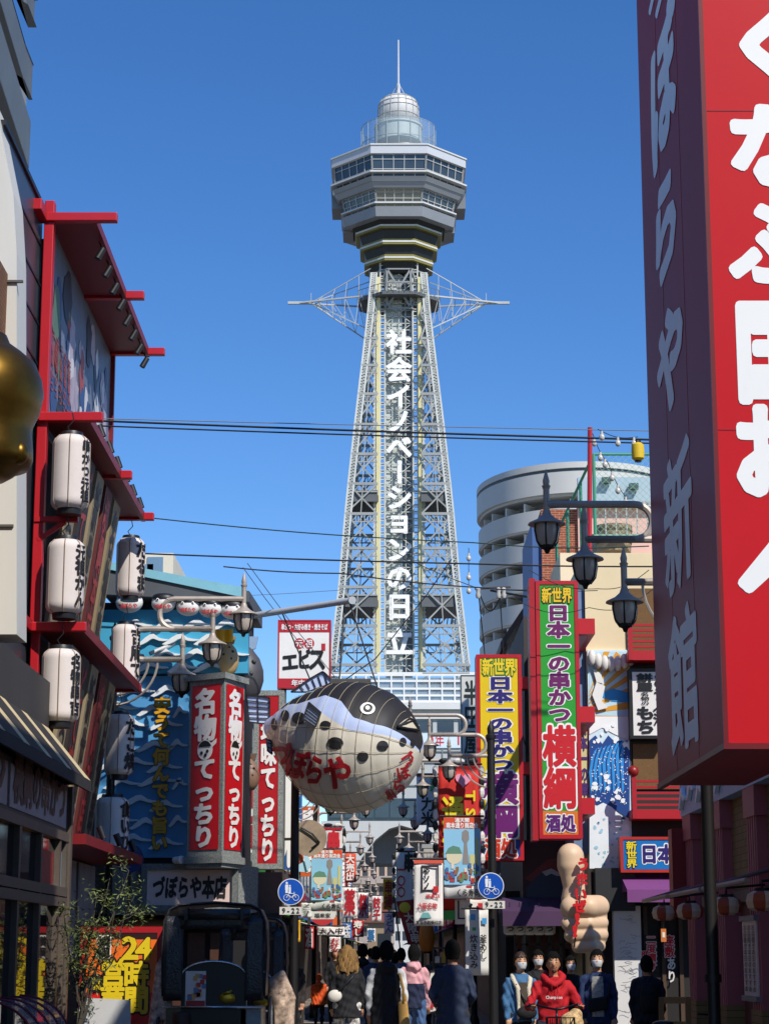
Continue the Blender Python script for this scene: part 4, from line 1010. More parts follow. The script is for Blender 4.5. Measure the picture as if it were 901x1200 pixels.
for i, (px_, py_) in enumerate(((778, 1070), (808, 1068), (851, 1062), (893, 1056))):
    X = XR1-.4; p = PX(px_, py_, X)
    t = thing('striped_lantern', 'small orange striped lantern, %s along the shaded pink columns' % ('first and farthest', 'second', 'third', 'nearest of four')[i], 'lantern', (p.x, p.y, p.z-.14), 'striped lanterns of the corner restaurant')
    mb = MB(); n = 24; prof = [(.09, -.1), (.15, -.07), (.17, 0), (.15, .07), (.09, .1)]
    for k in range(n):
        a0, a1 = 2*math.pi*k/n, 2*math.pi*(k+1)/n
        for (r0, z0), (r1_, z1) in zip(prof, prof[1:]):
            mb.quad([(p.x+r0*math.cos(a0), p.y+r0*math.sin(a0), p.z+z0), (p.x+r0*math.cos(a1), p.y+r0*math.sin(a1), p.z+z0), (p.x+r1_*math.cos(a1), p.y+r1_*math.sin(a1), p.z+z1), (p.x+r1_*math.cos(a0), p.y+r1_*math.sin(a0), p.z+z1)], (k//3) % 2)
    mb.build('shade', [M('d8b79a', .6, .1, 3), M('a8431f', .6, .1, 3)], t, weld=True)
    mb = MB(); mb.lathe([(.08, .095), (.08, .13)], p, 10); mb.path([(p.x, p.y, p.z+.12), (p.x, p.y, p.z+.2), (XR1+.05, p.y+.1, p.z+.24)], .014, 5); mb.build('holder', blackp, t)
for y in (28.6, 26.2, 23.2):
    mb = MB(); mb.tube((XR1-.65, y, 2.3), (XR1+.2, y-.1, 2.55), .025); mb.build('awning_arm', M('6a4a4a', .5, .1, 2), rs)
    mb = MB(); mb.tube((XR1-.65, y, 2.3), (XR1-.65, y-2.8, 2.3), .028); mb.build('awning_rod', M('8a7a72', .5, .1, 2), rs)
nb = thing('notice_board', 'narrow white notice board with columns of writing on the shaded right wall', 'notice', (XR1+.0, 23.4, 1.1))
pA, pB = PX(888, 1168, XR1-.05), PX(869, 1080, XR1-.05)
mb = MB(); mb.box((XR1-.05, pA.y, pA.z), (XR1+.1, pB.y, pB.z)); b_ = mb.build('board', M('cdbfbf', .4, .1, 2), nb)
mb = MB(); wq = pB.y-pA.y
for k in range(3): column(mb, 'お品書き本日のおすすめ', side_r(XR1-.052, pB.y, pA.z), wq*(.2+.3*k), (pB.z-pA.z)*.95, wq*.22, (pB.z-pA.z)*.9/11, bold=.02, off=.004)
mb.build('lettering', blackp, b_)
for z in (pB.z, pA.z-.06):
    mb = MB(); mb.box((XR1-.08, pA.y-.05, z), (XR1+.1, pB.y+.05, z+.06)); mb.build('rail', M('7a7072', .5, .1, 2), nb)
# ---- the big red sign
YS = 14.0; bxl = xof(852, 872, YS); zs0 = zof(873, YS); YSF = 17.45
bs = thing('red_sign_box', 'huge red sign box with white lettering filling the upper right corner', 'sign', (bxl+2, YS+1.7, zs0))
mb = MB(); mb.box((bxl, YS, zs0), (3.05, YSF, 10.3)); mb.build('core', M('7d1216', .5, .1, 1), bs)
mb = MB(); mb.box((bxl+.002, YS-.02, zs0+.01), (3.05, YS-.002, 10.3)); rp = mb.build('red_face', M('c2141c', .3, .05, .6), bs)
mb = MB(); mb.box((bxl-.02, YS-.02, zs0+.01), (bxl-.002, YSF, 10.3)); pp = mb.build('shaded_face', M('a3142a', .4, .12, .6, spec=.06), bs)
mb = MB(); mb.box((bxl-.03, YS-.03, zs0-.03), (bxl+.02, YSF+.01, zs0+.012)); mb.box((bxl-.028, YS-.028, zs0), (bxl+.004, YS+.004, 10.3)); mb.box((bxl+.02, YS-.03, zs0-.03), (3.05, YS+.02, zs0+.01)); mb.build('edge_trim', M('6d0f14', .4, .1, 1), bs)
mb = MB()
for ch, cx_, cy_, w_, h_ in (('く', 904, 55, 112, 112), ('な', 906, 172, 112, 104), ('ぶ', 905, 285, 100, 105), ('国', 908, 412, 98, 125), ('お', 905, 530, 98, 118), ('人', 922, 640, 118, 112)):
    x0, x1, z0, z1 = rect(cx_-w_/2, cy_-h_/2, cx_+w_/2, cy_+h_/2, YS-.02); put(mb, ch, front(0, YS-.02, 0), (x0+x1)/2, (z0+z1)/2, x1-x0, z1-z0, 0, .05, .004)
mb.build('lettering', M('ecebe8', .4, .03, 1), rp)
mb = MB()
def yS(px, py): return PX(px, py, bxl).y
for ch, cx_, y0, y1 in (('づ', 777, -60, 10), ('ぼ', 779, 20, 182), ('ら', 782, 203, 328), ('や', 788, 358, 482), ('新', 797, 528, 692), ('館', 804, 716, 878)):
    za = PX(cx_, y1, bxl).z; zb = PX(cx_, y0, bxl).z; yc = yS(cx_, (y0+y1)/2)
    put(mb, ch, side_r(bxl-.02, yc, 0), 0, (za+zb)/2, 1.75, zb-za, 0, .03, .004, fit=True) if False else put(mb, ch, side_r(bxl-.02, yc, 0), 0, (za+zb)/2, 1.6, (zb-za)*1.08, 0, .028 if ch in '新館' else .05, .004)
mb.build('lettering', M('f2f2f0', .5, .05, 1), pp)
mb = MB()
for k in range(1, 3): y = YS+(YSF-YS)*k/3; mb.box((bxl-.023, y, zs0+.02), (bxl-.019, y+.012, 10.25))
for z in (5.2, 7.6): mb.box((bxl+.01, YS-.023, z), (3.0, YS-.019, z+.01))
mb.build('panel_joint', M('9a1322', .35, .05, 1), bs)
mb = MB(); mb.tube((2.89, 18.5, 0), (2.89, 18.5, 6.3), .056, .056, 12); mb.tube((2.89, 18.5, 1.35), (2.89, 18.5, 1.42), .075, .075, 12); mb.lathe([(.14, 0), (.14, .25), (.09, .3)], (2.89, 18.5, 0), 12)
# (the lamp pole; lamps are added to it below)
LP_NEAR = mb
# ---- street lamps
lampm = M('b0a498', .5, .2, 5, metal=.25); lglass = M('b8aa9c', .25, .2, 5, spec=.7); dk = M('1d1a18', .5, .2, 4, metal=.2)
def lamp_head(t, x, y, z, k=1.0):
    """z is the arm height; the lamp hangs below, its finial stands above"""
    mb = MB(); mb.tube((x, y, z-.12*k), (x, y, z+.16*k), .032*k, .032*k, 10); mb.lathe([(.036*k, .16*k), (.045*k, .19*k), (.03*k, .2*k), (.036*k, .24*k), (.012*k, .33*k), (0, .37*k)], (x, y, z), 10)
    b = mb.build('lamp_stem', lampm, t, smooth=True)
    mb = MB(); mb.lathe([(.034*k, .0), (.05*k, -.05*k), (.1*k, -.095*k), (.185*k, -.135*k), (.19*k, -.15*k), (.12*k, -.15*k)], (x, y, z-.06*k), 20); mb.build('lamp_shade', lampm, t, smooth=True)
    mb = MB(); mb.lathe([(.12*k, 0), (.125*k, -.06*k), (.105*k, -.17*k), (.07*k, -.215*k)], (x, y, z-.21*k), 16); g = mb.build('lamp_glass', lglass, t, smooth=True)
    mb = MB()
    for i in range(6):
        a = R(60*i+20); mb.path([(x+r*k*math.cos(a), y+r*k*math.sin(a), z-.21*k+q*k) for r, q in ((.128, 0), (.135, -.06), (.112, -.175), (.06, -.24))], .009*k, 5)
    mb.lathe([(.075*k, -.2*k), (.07*k, -.235*k), (.03*k, -.26*k), (.02*k, -.29*k), (0, -.3*k)], (x, y, z-.21*k), 12); mb.build('lamp_cage', dk, g, smooth=True)
def trio(t, heads, xpole, y, z3, sgn, k=1.0, n=8):
    """three lamps on one bent pipe; sgn +1: the pole stands on the right"""
    (x1, z1), (x2, z2), (x3, z3) = heads; r = .038*k
    mb = MB()
    def uturn(xa, za, xb, zb, reach):
        h = (za-zb)/2; xe = reach
        pts = [(xa, y, za)] + [(xe - sgn*h*(1-math.sin(R(a)))*0 + sgn*h*math.sin(R(a)) - 0, y, za-h+h*math.cos(R(a))) for a in range(0, 181, 15)] + [(xb, y, zb)]
        mb.path(pts, r, n)
    uturn(x1, z1, x2, z2, x2+sgn*.42*k*1.2); uturn(x2, z2, x3, z3, x3+sgn*.42*k*1.2)
    mb.tube((x3, y, z3), (xpole, y, z3), r, r, n)
    for q in (.28, .38, .48):
        mb.path([(xpole-sgn*q*1.2*k*math.cos(R(a))*1.0 - 0, y, z3-.0-(q*1.25*k)*math.sin(R(a))) for a in range(0, 91, 10)], .016*k, 5)
    mb.build('arm', lampm, t, smooth=True)
    for x, z in heads: lamp_head(t, x, y, z, k)
def pole_mesh(x, y, h, k=1.0):
    mb = MB(); mb.tube((x, y, 0), (x, y, h), .07*k, .06*k, 12); mb.lathe([(.13*k, 0), (.13*k, .3), (.085*k, .4)], (x, y, 0), 12); mb.lathe([(.075*k, 0), (.08*k, .05), (.05*k, .08), (.055*k, .16), (.02*k, .24), (0, .3)], (x, y, h), 12); return mb
YN = 18.5
tn = thing('street_lamp', 'nearest street lamp, three grey lanterns on a bent pipe before the big red sign', 'street lamp', (2.89, YN, 0), 'three-armed street lamps')
LP_NEAR.build('pole', dk, tn, smooth=True)
hN = [(xof(px_, py_, YN), zof(py_, YN)) for px_, py_ in ((640, 591), (684.5, 632), (731, 682))]
trio(tn, hN, 2.89, YN, hN[2][1], 1, .92)
YL = 31.0
hL = [(xof(px_, py_, YL), zof(py_, YL)) for px_, py_ in ((286, 702), (249.5, 737), (214, 773))]
xpL = xof(134, 773, YL)
tl = thing('street_lamp', 'left street lamp with three lanterns before the blue wave wall', 'street lamp', (xpL, YL, 0), 'three-armed street lamps')
pole_mesh(xpL, YL, hL[2][1]+.3).build('pole', dk, tl, smooth=True)
trio(tl, hL, xpL, YL, hL[2][1], -1, 1.16)
YP = 31.0
hR = [(xof(px_, py_, YP), zof(py_, YP)) for px_, py_ in ((464, 841), (504, 861), (549, 885.5))]
hR = [(xof(px_, py_, YP), zof(py_, YP)) for px_, py_ in ((463, 838), (503, 861), (526.5, 885.5))]
xpR = xof(575, 885, YP)
hR = [(xof(480.5, 838, YP), zof(838, YP)), (xof(503, 861, YP), zof(861, YP)), (xof(526, 885, YP), zof(885.5, YP))]
tr = thing('street_lamp', 'right street lamp before the yellow sign, carrying a round blue road sign', 'street lamp', (xpR, YP, 0), 'three-armed street lamps')
pole_mesh(xpR, YP, hR[2][1]+.25).build('pole', dk, tr, smooth=True)
trio(tr, hR, xpR, YP, hR[2][1], 1, .8)
xpl2 = xof(345, 1045, YP)
t2 = thing('sign_pole', 'dark pole beyond the pillar sign, carrying a round blue road sign', 'pole', (xpl2, YP, 0))
pole_mesh(xpl2, YP, 5.0).build('pole', dk, t2, smooth=True)
iN = 0
for Y in (42, 53, 67, 81, 98, 118, 142):
    for sg in (-1, 1):
        x = sg*1.78; lab = '%s street lamp in the row receding toward the tower, pole on the %s' % (('first', 'second', 'third', 'fourth', 'fifth', 'sixth', 'seventh')[iN//2], 'left' if sg < 0 else 'right')
        t = thing('street_lamp', lab, 'street lamp', (x, Y, 0), 'three-armed street lamps')
        pole_mesh(x, Y, 5.0, .8).build('pole', dk, t, smooth=True)
        trio(t, [(x-sg*1.3, 5.45), (x-sg*1.0, 5.12), (x-sg*.68, 4.78)], x, Y, 4.78, sg, .9, 6); iN += 1
# blue shared-path signs on the two poles
def road_sign(px_, py_, Y, label, half):
    c = P(px_, py_, Y); r = xof(px_+15.3, py_, Y)-c.x
    t = thing('road_sign', label, 'road sign', (c.x, c.y, c.z-.4), 'round blue road signs')
    mb = MB(); n = 36
    mb.prism([(r*math.cos(2*math.pi*k/n), r*math.sin(2*math.pi*k/n)) for k in range(n)], c, (1, 0, 0), (0, 0, 1), (0, .02, 0)); b = mb.build('disc', M('e4e8ec', .35, .03, 2), t)
    fr = (c, Vector((1, 0, 0)), Vector((0, 0, 1)))
    f = poly_patch(b, fr, [[(r*.94*math.cos(2*math.pi*k/n), r*.94*math.sin(2*math.pi*k/n)) for k in range(n)]], M('0f4fb0', .35, .06, 2), .004, 'blue_field')
    W = []
    def circ(cx_, cy_, a, b=None, m=12): return [(r*(cx_+a*math.cos(2*math.pi*k/m)), r*(cy_+(b or a)*math.sin(2*math.pi*k/m))) for k in range(m)]
    W += [circ(-.32, .66, .09), [(r*-.44, r*.16), (r*-.2, r*.16), (r*-.2, r*.54), (r*-.44, r*.54)], [(r*-.42, r*-.1), (r*-.22, r*-.1), (r*-.22, r*.16), (r*-.42, r*.16)], circ(-.08, .45, .07), [(r*-.16, r*-.1), (r*.0, r*-.1), (r*.0, r*.36), (r*-.16, r*.36)]]
    poly_patch(f, fr, W, 'e4e8ec', .009, 'walkers')
    mb = MB()
    for cx_ in (-.33, .38): mb.path([(c.x+r*(cx_+.22*math.cos(R(20*k))), c.y-.012, c.z+r*(-.45+.22*math.sin(R(20*k)))) for k in range(19)], r*.022, 4)
    for a, b2 in (((-.33, -.45), (-.15, -.12)), ((-.15, -.12), (.28, -.15)), ((.28, -.15), (.38, -.45)), ((-.2, -.22), (.05, -.45)), ((.05, -.45), (.28, -.18)), ((.24, -.02), (.3, -.2)), ((-.22, -.08), (-.08, -.08))):
        mb.bar((c.x+r*a[0], c.y-.012, c.z+r*a[1]), (c.x+r*b2[0], c.y-.012, c.z+r*b2[1]), r*.045)
    mb.build('bicycle', 'x' and M('e4e8ec', .35, .03, 2), f)
    mb = MB(); pz = c.z-r*1.42; mb.box((c.x-r*.85+half, c.y, pz-r*.3), (c.x+r*.85+half, c.y+.015, pz+r*.28)); pl = mb.build('hours_plate', M('d8d4c8', .4, .05, 2), t)
    mb = MB(); row(mb, '9-22', front(c.x-r*.72+half, c.y, pz), 0, r*1.44, 0, r*.55, bold=.03, off=.005); mb.build('lettering', blackp, pl)
    mb = MB(); mb.box((c.x-.03, c.y+.02, pz-.05), (c.x+.03, c.y+.16, pz+.05)); mb.box((c.x-.03, c.y+.02, c.z-.04), (c.x+.03, c.y+.16, c.z+.04)); mb.build('clamp', iron, t)
road_sign(575, 1038, YP-.3, 'round blue path sign with hours plate on the right lamp pole', .04)
road_sign(341, 1045, YP-.3, 'round blue path sign with hours plate on the left lamp pole', 0)
# ---- tall projecting signs
fw = .05
def big_sign(name, label, px, Y, panel, bottom, bpy_, cols, wtop, wmain, wbig, wbot, depth=.55):
    rt, fr, W, H = signbox(name, label, 'sign', px, Y, depth, panel, 'b51420', .06, 'vertical kushikatsu signs')
    x0, y0, x1, y1 = px; zz = lambda py: (y1-py)/(y1-y0)*H
    bp = patch(rt, fr, 0, 0, W, zz(bpy_), bottom, .004, 'bottom_field')
    letters(rt, lambda m, b, o: row(m, '新世界', fr, W*.06, W*.94, zz(wtop[0]), wtop[1], bold=b, off=o), cols[0], cols[1], .03, .1)
    letters(rt, lambda m, b, o: column(m, '日本一の串かつ', fr, W*.53, zz(wmain[0]), W*.66, (zz(wmain[0])-zz(wmain[1]))/7, bold=b, off=o), cols[2], 'f1eee6', .045, .1)
    letters(rt, lambda m, b, o: column(m, '横綱', fr, W*.5, zz(wbig[0]), W*.95, (zz(wbig[0])-zz(wbig[1]))/2, bold=b, off=o), cols[3], 'f1eee6', .035, .085)
    letters(rt, lambda m, b, o: row(m, '酒処', fr, W*.08, W*.92, zz(wbot), W*.5, bold=b, off=o+.006), cols[4], 'f1eee6', .04, .1)
    return rt
g_ = big_sign('vertical_sign', 'tall green vertical sign with purple and red characters and orange foot', (634, 685, 675, 978), 31.0, M('2c9a2c', .4, .06, 1), 'd9741c', 951, ('e8c01c', '1a1512', '6a1258', 'c8141c', '5a1468'), (698, .25), (709, 849), (852, 949), 965)
x0, x1, z0, z1 = rect(622, 682, 634, 980, 31.0)
mb = MB(); mb.box((x0, 31.02, z0-.06), (x1-.065, 31.5, z1+.06)); mb.build('side_box', M('a8121e', .45, .08, 1), g_)
for py in (735, 838, 945): mb = MB(); z = zof(py, 31.3); xe = xof(696, py, 31.3); mb.box((xof(677, py, 31.3), 31.2, z-.12), (xe, 31.45, z+.12)); mb.box((xe-.09, 31.45, z-.12), (xe, 33.1, z+.12)); mb.build('arm', M('b51420', .45, .08, 1), g_)
y_ = big_sign('vertical_sign', 'tall yellow vertical sign with navy and purple characters and blue foot', (563, 771, 608, 1004), 34.0, M('e6c410', .4, .06, 1), '1c3a8c', 984, ('f0d020', '1f7a34', '2b1f6e', '6a1468', 'c83418'), (782, .3), (793, 905), (905, 983), 994)
for py in (800, 900): mb = MB(); z = zof(py, 34.2); mb.box((xof(611, py, 34.2), 34.2, z-.1), (xof(640, py, 34.2), 34.5, z+.1)); mb.build('arm', M('b51420', .45, .08, 1), y_)
# small second face behind the green sign
rt, fr, W, H = signbox('vertical_sign', 'narrow yellow and purple sign half hidden behind the green sign', 'sign', (679, 842, 689, 936), 33.0, .3, 'd8c890', 'b51420', .03, 'vertical kushikatsu signs')
letters(rt, lambda m, b, o: column(m, '日本一の串', fr, W/2, H*.98, W*.9, H/5.2, bold=b, off=o), '4a2a6a', None, .04)
# ---- mural building (right, faces the camera)
YM = 33.0; XM0 = xof(689, 880, YM); zm = lambda py: zof(py, YM); xm = lambda px, py=880: xof(px, py, YM)
mu_b = thing('mural_building', 'cream building with wave mural, red balconies and a purple awning', 'building', (XM0+2, YM+2, 0))
mb = MB(); mb.box((XM0, YM+.02, 0), (8, YM+7, zm(648))); mb.build('wall', M('e3cfa4', .7, .08, .6), mu_b)
mb = MB(); mb.box((XM0-.25, YM+.1, zm(1000)), (XM0-.01, YM+6, zm(690))); mb.build('side_wall', M('6f86a6', .6, .2, 1), mu_b)
mb = MB(); x0, x1 = xm(690), xm(737); mb.box((x0, YM-.03, zm(1018)), (x1, YM+.02, zm(762))); mural = mb.build('mural_panel', M('cfe3ea', .5, .05, 1), mu_b)
fr = front(0, YM-.03, 0)
def pp(px_, py_): return (xm(px_, py_), zm(py_))
def PPX(l): return [pp(a, b) for a, b in l]
sun_c = (662, 838); rays = []
for k in range(9):
    a0, a1 = -62+k*10.5, -62+k*10.5+5.2
    q = []
    for (r_, a) in ((30, a0), (95, a0), (95, a1), (30, a1)):
        q.append((min(737, max(690, sun_c[0]+r_*math.cos(R(a)))), min(842, max(764, sun_c[1]+r_*math.sin(R(a))))))
    rays.append(PPX(q))
poly_patch(mural, fr, [PPX([(690, 764), (737, 764), (737, 842), (690, 842)])], 'b9d9e6', .004, 'sky_field')
poly_patch(mural, fr, [p[::-1] for p in rays], 'd99a24', .008, 'sun_ray')
poly_patch(mural, fr, [PPX([(690, 840), (737, 840), (737, 868), (720, 861), (705, 853), (690, 861)])], 'eef0ee', .012, 'foam_field')
poly_patch(mural, fr, [PPX([(700, 815), (716, 807), (737, 812), (737, 824), (716, 822)])], '2c93cf', .013, 'cloud_band')
# a generic breaking wave: bands of blue with foam
poly_patch(mural, fr, [PPX([(690, 868), (697, 862), (705, 872), (712, 862), (720, 870), (728, 868), (737, 880), (737, 960), (722, 950), (690, 940)])], '0f3f86', .016, 'dark_water')
bands = []
for k in range(8):
    x = 689.5+5.2*k; bands.append(PPX([(x, 905-3*k), (x+2.4, 892-2.6*k), (x+6, 881-1.8*k), (x+10, 876-1.2*k), (x+6, 888-2*k), (x+3.6, 902-3*k), (x+4.5, 925), (x+2.2, 930)]))
poly_patch(mural, fr, bands, '2a8fd6', .02, 'light_water')
rr_ = random.Random(21); fo = []
def blob(cx_, cy_, r, n=9): return PPX([(cx_+r*rr_.uniform(.55, 1.25)*math.cos(-2*math.pi*j/n), cy_+r*rr_.uniform(.55, 1.25)*math.sin(-2*math.pi*j/n)) for j in range(n)])
for k in range(26): fo.append(blob(rr_.uniform(693, 733), rr_.uniform(850, 876) if k < 9 else rr_.uniform(905, 950), rr_.uniform(1.5, 4)))
for k in range(150): fo.append(blob(rr_.uniform(692, 735), rr_.uniform(875, 945), rr_.uniform(.4, .9), 6))
poly_patch(mural, fr, fo, 'eef2f2', .025, 'foam')
poly_patch(mural, fr, [PPX([(690, 1018), (690, 952), (698, 945), (706, 941), (716, 946), (725, 955), (733, 962), (737, 970), (737, 1018)])], 'e6ecee', .03, 'white_hill')
dr = [blob(rr_.uniform(693, 734), rr_.uniform(958, 1014), rr_.uniform(1.2, 2.8), 7) for k in range(30)]
poly_patch(mural, fr, dr, '9cc9dd', .034, 'spray')
rope = []
mb = MB()
for k in range(7):
    a = 690+7.6*k; y = 768+10*math.sin(math.pi*min(1, k/6)*.8+.3); c = P(a+3, y, YM-.12); mb.ball(c, (.065, .07, .13), 10, 7)
mb.build('rope_relief', M('d9d6cf', .6, .1, 4), mural, smooth=True)
mb = MB()
for poly in ([(694, 785), (703, 790), (707, 802), (698, 800)], [(698, 800), (708, 805), (704, 822), (693, 815)], [(693, 815), (704, 822), (711, 830), (700, 833)]):
    mb.prism([(p[0], p[1]) for p in PPX(poly)][::-1], (0, YM-.09, 0), (1, 0, 0), (0, 0, 1), (0, .025, 0))
mb.build('paper_streamer', M('e6e4de', .6, .05, 3), mural)
# right half: dark panel, boards, balconies
mb = MB(); mb.box((xm(737), YM-.01, zm(1020)), (7.5, YM+.02, zm(690))); mb.build('timber_panel', M('2c2320', .7, .2, 1), mu_b)
wick = brick_mat('8f6a3a', '7d5a30', '57401f', 16, axis='xz', bw=.35, rh=.2, msize=.03)
for (a, b, c, d) in ((741, 768, 775, 690), (741, 872, 775, 925), ): 
    mb = MB(); mb.box((xm(a), YM-.04, zm(max(b, d))), (7.0, YM-.01, zm(min(b, d)))); mb.build('wicker_panel', wick, mu_b)
for (yt, yb) in ((736, 779), (916, 962)):
    bal = MB(); xl = xm(734); YB_ = YM-.55
    bal.box((xl, YB_, zm(yb)), (7.0, YM-.05, zm(yb-11))); b_ = bal.build('balcony', M('b0121c', .45, .08, 1), mu_b)
    mb = MB()
    for k in range(5): z = zm(yb-12) + (zm(yt)-zm(yb-12))*(k+.6)/5; mb.box((xl, YB_, z-.02), (7.0, YB_+.04, z+.018))
    for x in (xl, xl+1.2, xl+2.4): mb.box((x-.0, YB_-.02, zm(yb)), (x+.07, YB_+.05, zm(yt)+.06))
    mb.build('railing', M('a8121c', .45, .1, 2), b_)
    if yt > 800: mb = MB(); mb.ball((xl+.03, YB_+.01, zm(yt)+.12), (.09, .09, .09), 12, 8); mb.build('knob', M('8a1a14', .4, .1, 2), b_, smooth=True)
rt, fr2, W, H = signbox('mochi_sign', 'white shop sign with black brush characters between the two red balconies', 'sign', (741, 787, 775, 862), YM-.3, .25, 'e6e0d8', '17130f', .05)
letters(rt, lambda m, b, o: (column(m, '餅屋', fr2, .2, H*.97, .26, H*.14, bold=b, off=o), column(m, '名物の', fr2, .2, H*.68, .14, H*.07, bold=.02, off=o), column(m, 'もち', fr2, .2, H*.46, .3, H*.22, bold=b, off=o), column(m, 'とうふ汁', fr2, .42, H*.95, .2, H*.2, bold=.03, off=o)), '14100e', None, .05)
mb = MB(); mb.box((fr2[0].x+.1, YM-.06, fr2[0].z+.1), (fr2[0].x+.4, YM-.01, fr2[0].z+.4)); mb.build('bracket', iron, rt)
rt, fr2, W, H = signbox('shop_sign', 'blue horizontal shop sign above the purple awning', 'sign', (730, 984, 812, 1019), YM-.5, .3, '0f6fb4', 'b02a20', .045)
letters(rt, lambda m, b, o: column(m, '新世界', fr2, .13, H*.95, .17, H*.3, bold=b, off=o), 'e8d020', '12365a', .03, .1)
letters(rt, lambda m, b, o: row(m, '日本一の', fr2, .27, 1.35, H*.52, .3, bold=b, off=o), '2a1a68', 'f2efe8', .045, .11)
# awning and the shop below it
pur = M('7a3f7a', .75, .08, 1)
def awning(root, xa, xb, ya, yb, zt, zb, drop=.16, col=None):
    mb = MB(); mb.hexa([(xa, ya, zb), (xb, ya, zb), (xb, yb, zt-.03), (xa, yb, zt-.03), (xa, ya, zb+.03), (xb, ya, zb+.03), (xb, yb, zt), (xa, yb, zt)])
    mb.box((xa, ya-.012, zb-drop), (xb, ya, zb+.03)); mb.add([(xa, ya, zb), (xa, yb, zb), (xa, yb, zt)], [(0, 1, 2)]); mb.add([(xb, ya, zb), (xb, yb, zb), (xb, yb, zt)], [(0, 1, 2)])
    return mb.build('awning', col or pur, root)
awning(mu_b, xm(722), 6.5, YM-1.0, YM-.05, zm(1024), zm(1047))
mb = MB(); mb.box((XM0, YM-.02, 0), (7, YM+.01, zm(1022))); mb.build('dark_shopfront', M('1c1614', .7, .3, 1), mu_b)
mb = MB(); mb.box((xm(712), YM-.25, 0), (xm(743), YM-.02, zm(1062))); col_ = mb.build('white_column', M('d9d6d2', .6, .06, 1), mu_b)
mb = MB(); rr_ = random.Random(8)
for k in range(60):
    x = xm(714)+rr_.random()*(xm(741)-xm(714)-.1); z = .5+rr_.random()*1.7; p = [(x+.05*j*rr_.uniform(.4, 1), YM-.254, z+rr_.uniform(-.03, .03)) for j in range(4)]; mb.path(p, .0025, 4)
mb.build('signature', M('8f8f98', .6, .2, 3), col_)
mb = MB(); mb.box((xm(692), YM-.3, zm(1068)), (xm(737), YM-.02, zm(1018))); mb.build('dark_lintel', M('2a2b2c', .5, .15, 1), mu_b)
mb = MB()
for px_ in (748, 768, 788): mb.box((xm(px_), YM-.06, 0), (xm(px_)+.06, YM-.02, zm(1062)))
mb.build('door_frame', M('4a3524', .6, .15, 2), mu_b)
for i, (px_, py0, py1, txt, lab) in enumerate(((763, 1096, 1138, '二度漬け', 'red and white vertical shop banner with kushikatsu rule in the dark shopfront'), (784, 1096, 1122, '座敷', 'red and white short banner at the shopfront edge by the pink column'), (752, 1114, 1130, '御膳', 'small red banner low in the dark shopfront'))):
    x0, x1, z0, z1 = rect(px_-6, py0, px_+6, py1, YM-.12)
    t = thing('shop_banner', lab, 'banner', ((x0+x1)/2, YM-.12, z0))
    mb = MB(); mb.box((x0-.02, YM-.1, z0), (x1+.02, YM-.08, z1)); b_ = mb.build('cloth', M('2a1c1a', .7, .1, 2), t)
    letters(b_, lambda m, b, o: column(m, txt, front(x0, YM-.1, z0), (x1-x0)/2, z1-z0, (x1-x0), (z1-z0)/len(txt), bold=b, off=o), 'c8242c', 'e8dcd8', .03, .09, name='writing')
x0, x1, z0, z1 = rect(781, 1122, 792, 1152, YM-.12)
mb = MB(); column(mb, 'あり', front(x0, YM-.1, z0), (x1-x0)/2, z1-z0, x1-x0, (z1-z0)/2, bold=.03, off=.01); mb.build('lettering', M('d8d4d0', .6, .1, 2), mu_b)
tg = thing('price_tag', 'small orange and white tag hanging in the dark shopfront', 'tag', (xm(770, 1100), YM-.7, zm(1104)))
mb = MB(); mb.box((xm(767, 1095), YM-.72, zm(1104)), (xm(773, 1095), YM-.7, zm(1089))); b_ = mb.build('card', M('c8702c', .6, .1, 3), tg)
mb = MB(); mb.box((xm(768.5, 1095), YM-.726, zm(1099)), (xm(771.5, 1095), YM-.721, zm(1093))); mb.build('print', M('e6dcc8', .6, .1, 3), b_)
mb = MB(); mb.tube((xm(770, 1095), YM-.71, zm(1089)), (xm(770, 1095), YM-.71, zm(1070)), .006); mb.build('string', blackp, tg)
# bench
bn = thing('wooden_bench', 'light wooden bench rail at the right shopfront', 'bench', (3.63, 26.4, 0))
mb = MB(); mb.box((3.45, 26.5, .98), (3.85, 26.56, 1.06)); mb.box((3.45, 26.5, .7), (3.85, 26.56, .76)); mb.build('back_rail', M('a87a48', .6, .15, 3), bn)
mb = MB(); mb.box((3.42, 26.2, .42), (3.85, 26.6, .48)); mb.build('seat', M('a87a48', .6, .15, 3), bn)
for x in (3.45, 3.79):
    mb = MB(); mb.box((x, 26.49, 0), (x+.06, 26.57, 1.06)); mb.build('leg', M('8f653a', .6, .15, 3), bn)
# ---- kushikatsu shop behind the green sign
YK = 34.8; xk = lambda px, py=1050: xof(px, py, YK); zk = lambda py: zof(py, YK)
ks = thing('kushikatsu_shop', 'dark shop with purple awning and white lantern row behind the thumb statue', 'shop', (2.7, 36, 0))
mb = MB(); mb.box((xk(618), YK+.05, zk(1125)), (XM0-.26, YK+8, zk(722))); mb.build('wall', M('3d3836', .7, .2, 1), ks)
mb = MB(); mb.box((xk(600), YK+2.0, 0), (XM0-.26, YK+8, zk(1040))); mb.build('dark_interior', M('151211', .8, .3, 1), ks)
mb = MB(); mb.box((xk(612), YK-.1, zk(1068)), (xk(686), YK+.05, zk(985))); pic = mb.build('picture_board', M('4a2a26', .6, .1, 1), ks)
frk = front(0, YK-.1, 0)
def PK(l): return [(xk(a, b), zk(b)) for a, b in l]
poly_patch(pic, frk, [PK([(614, 1030), (640, 1008), (684, 1000), (684, 1038), (650, 1046)][::-1])], '7a2a24', .004, 'red_field')
poly_patch(pic, frk, [PK([(616, 1040), (634, 1022), (645, 1018), (660, 1026), (684, 1040), (684, 1062), (616, 1062)][::-1])], '2a3a52', .008, 'mountain')
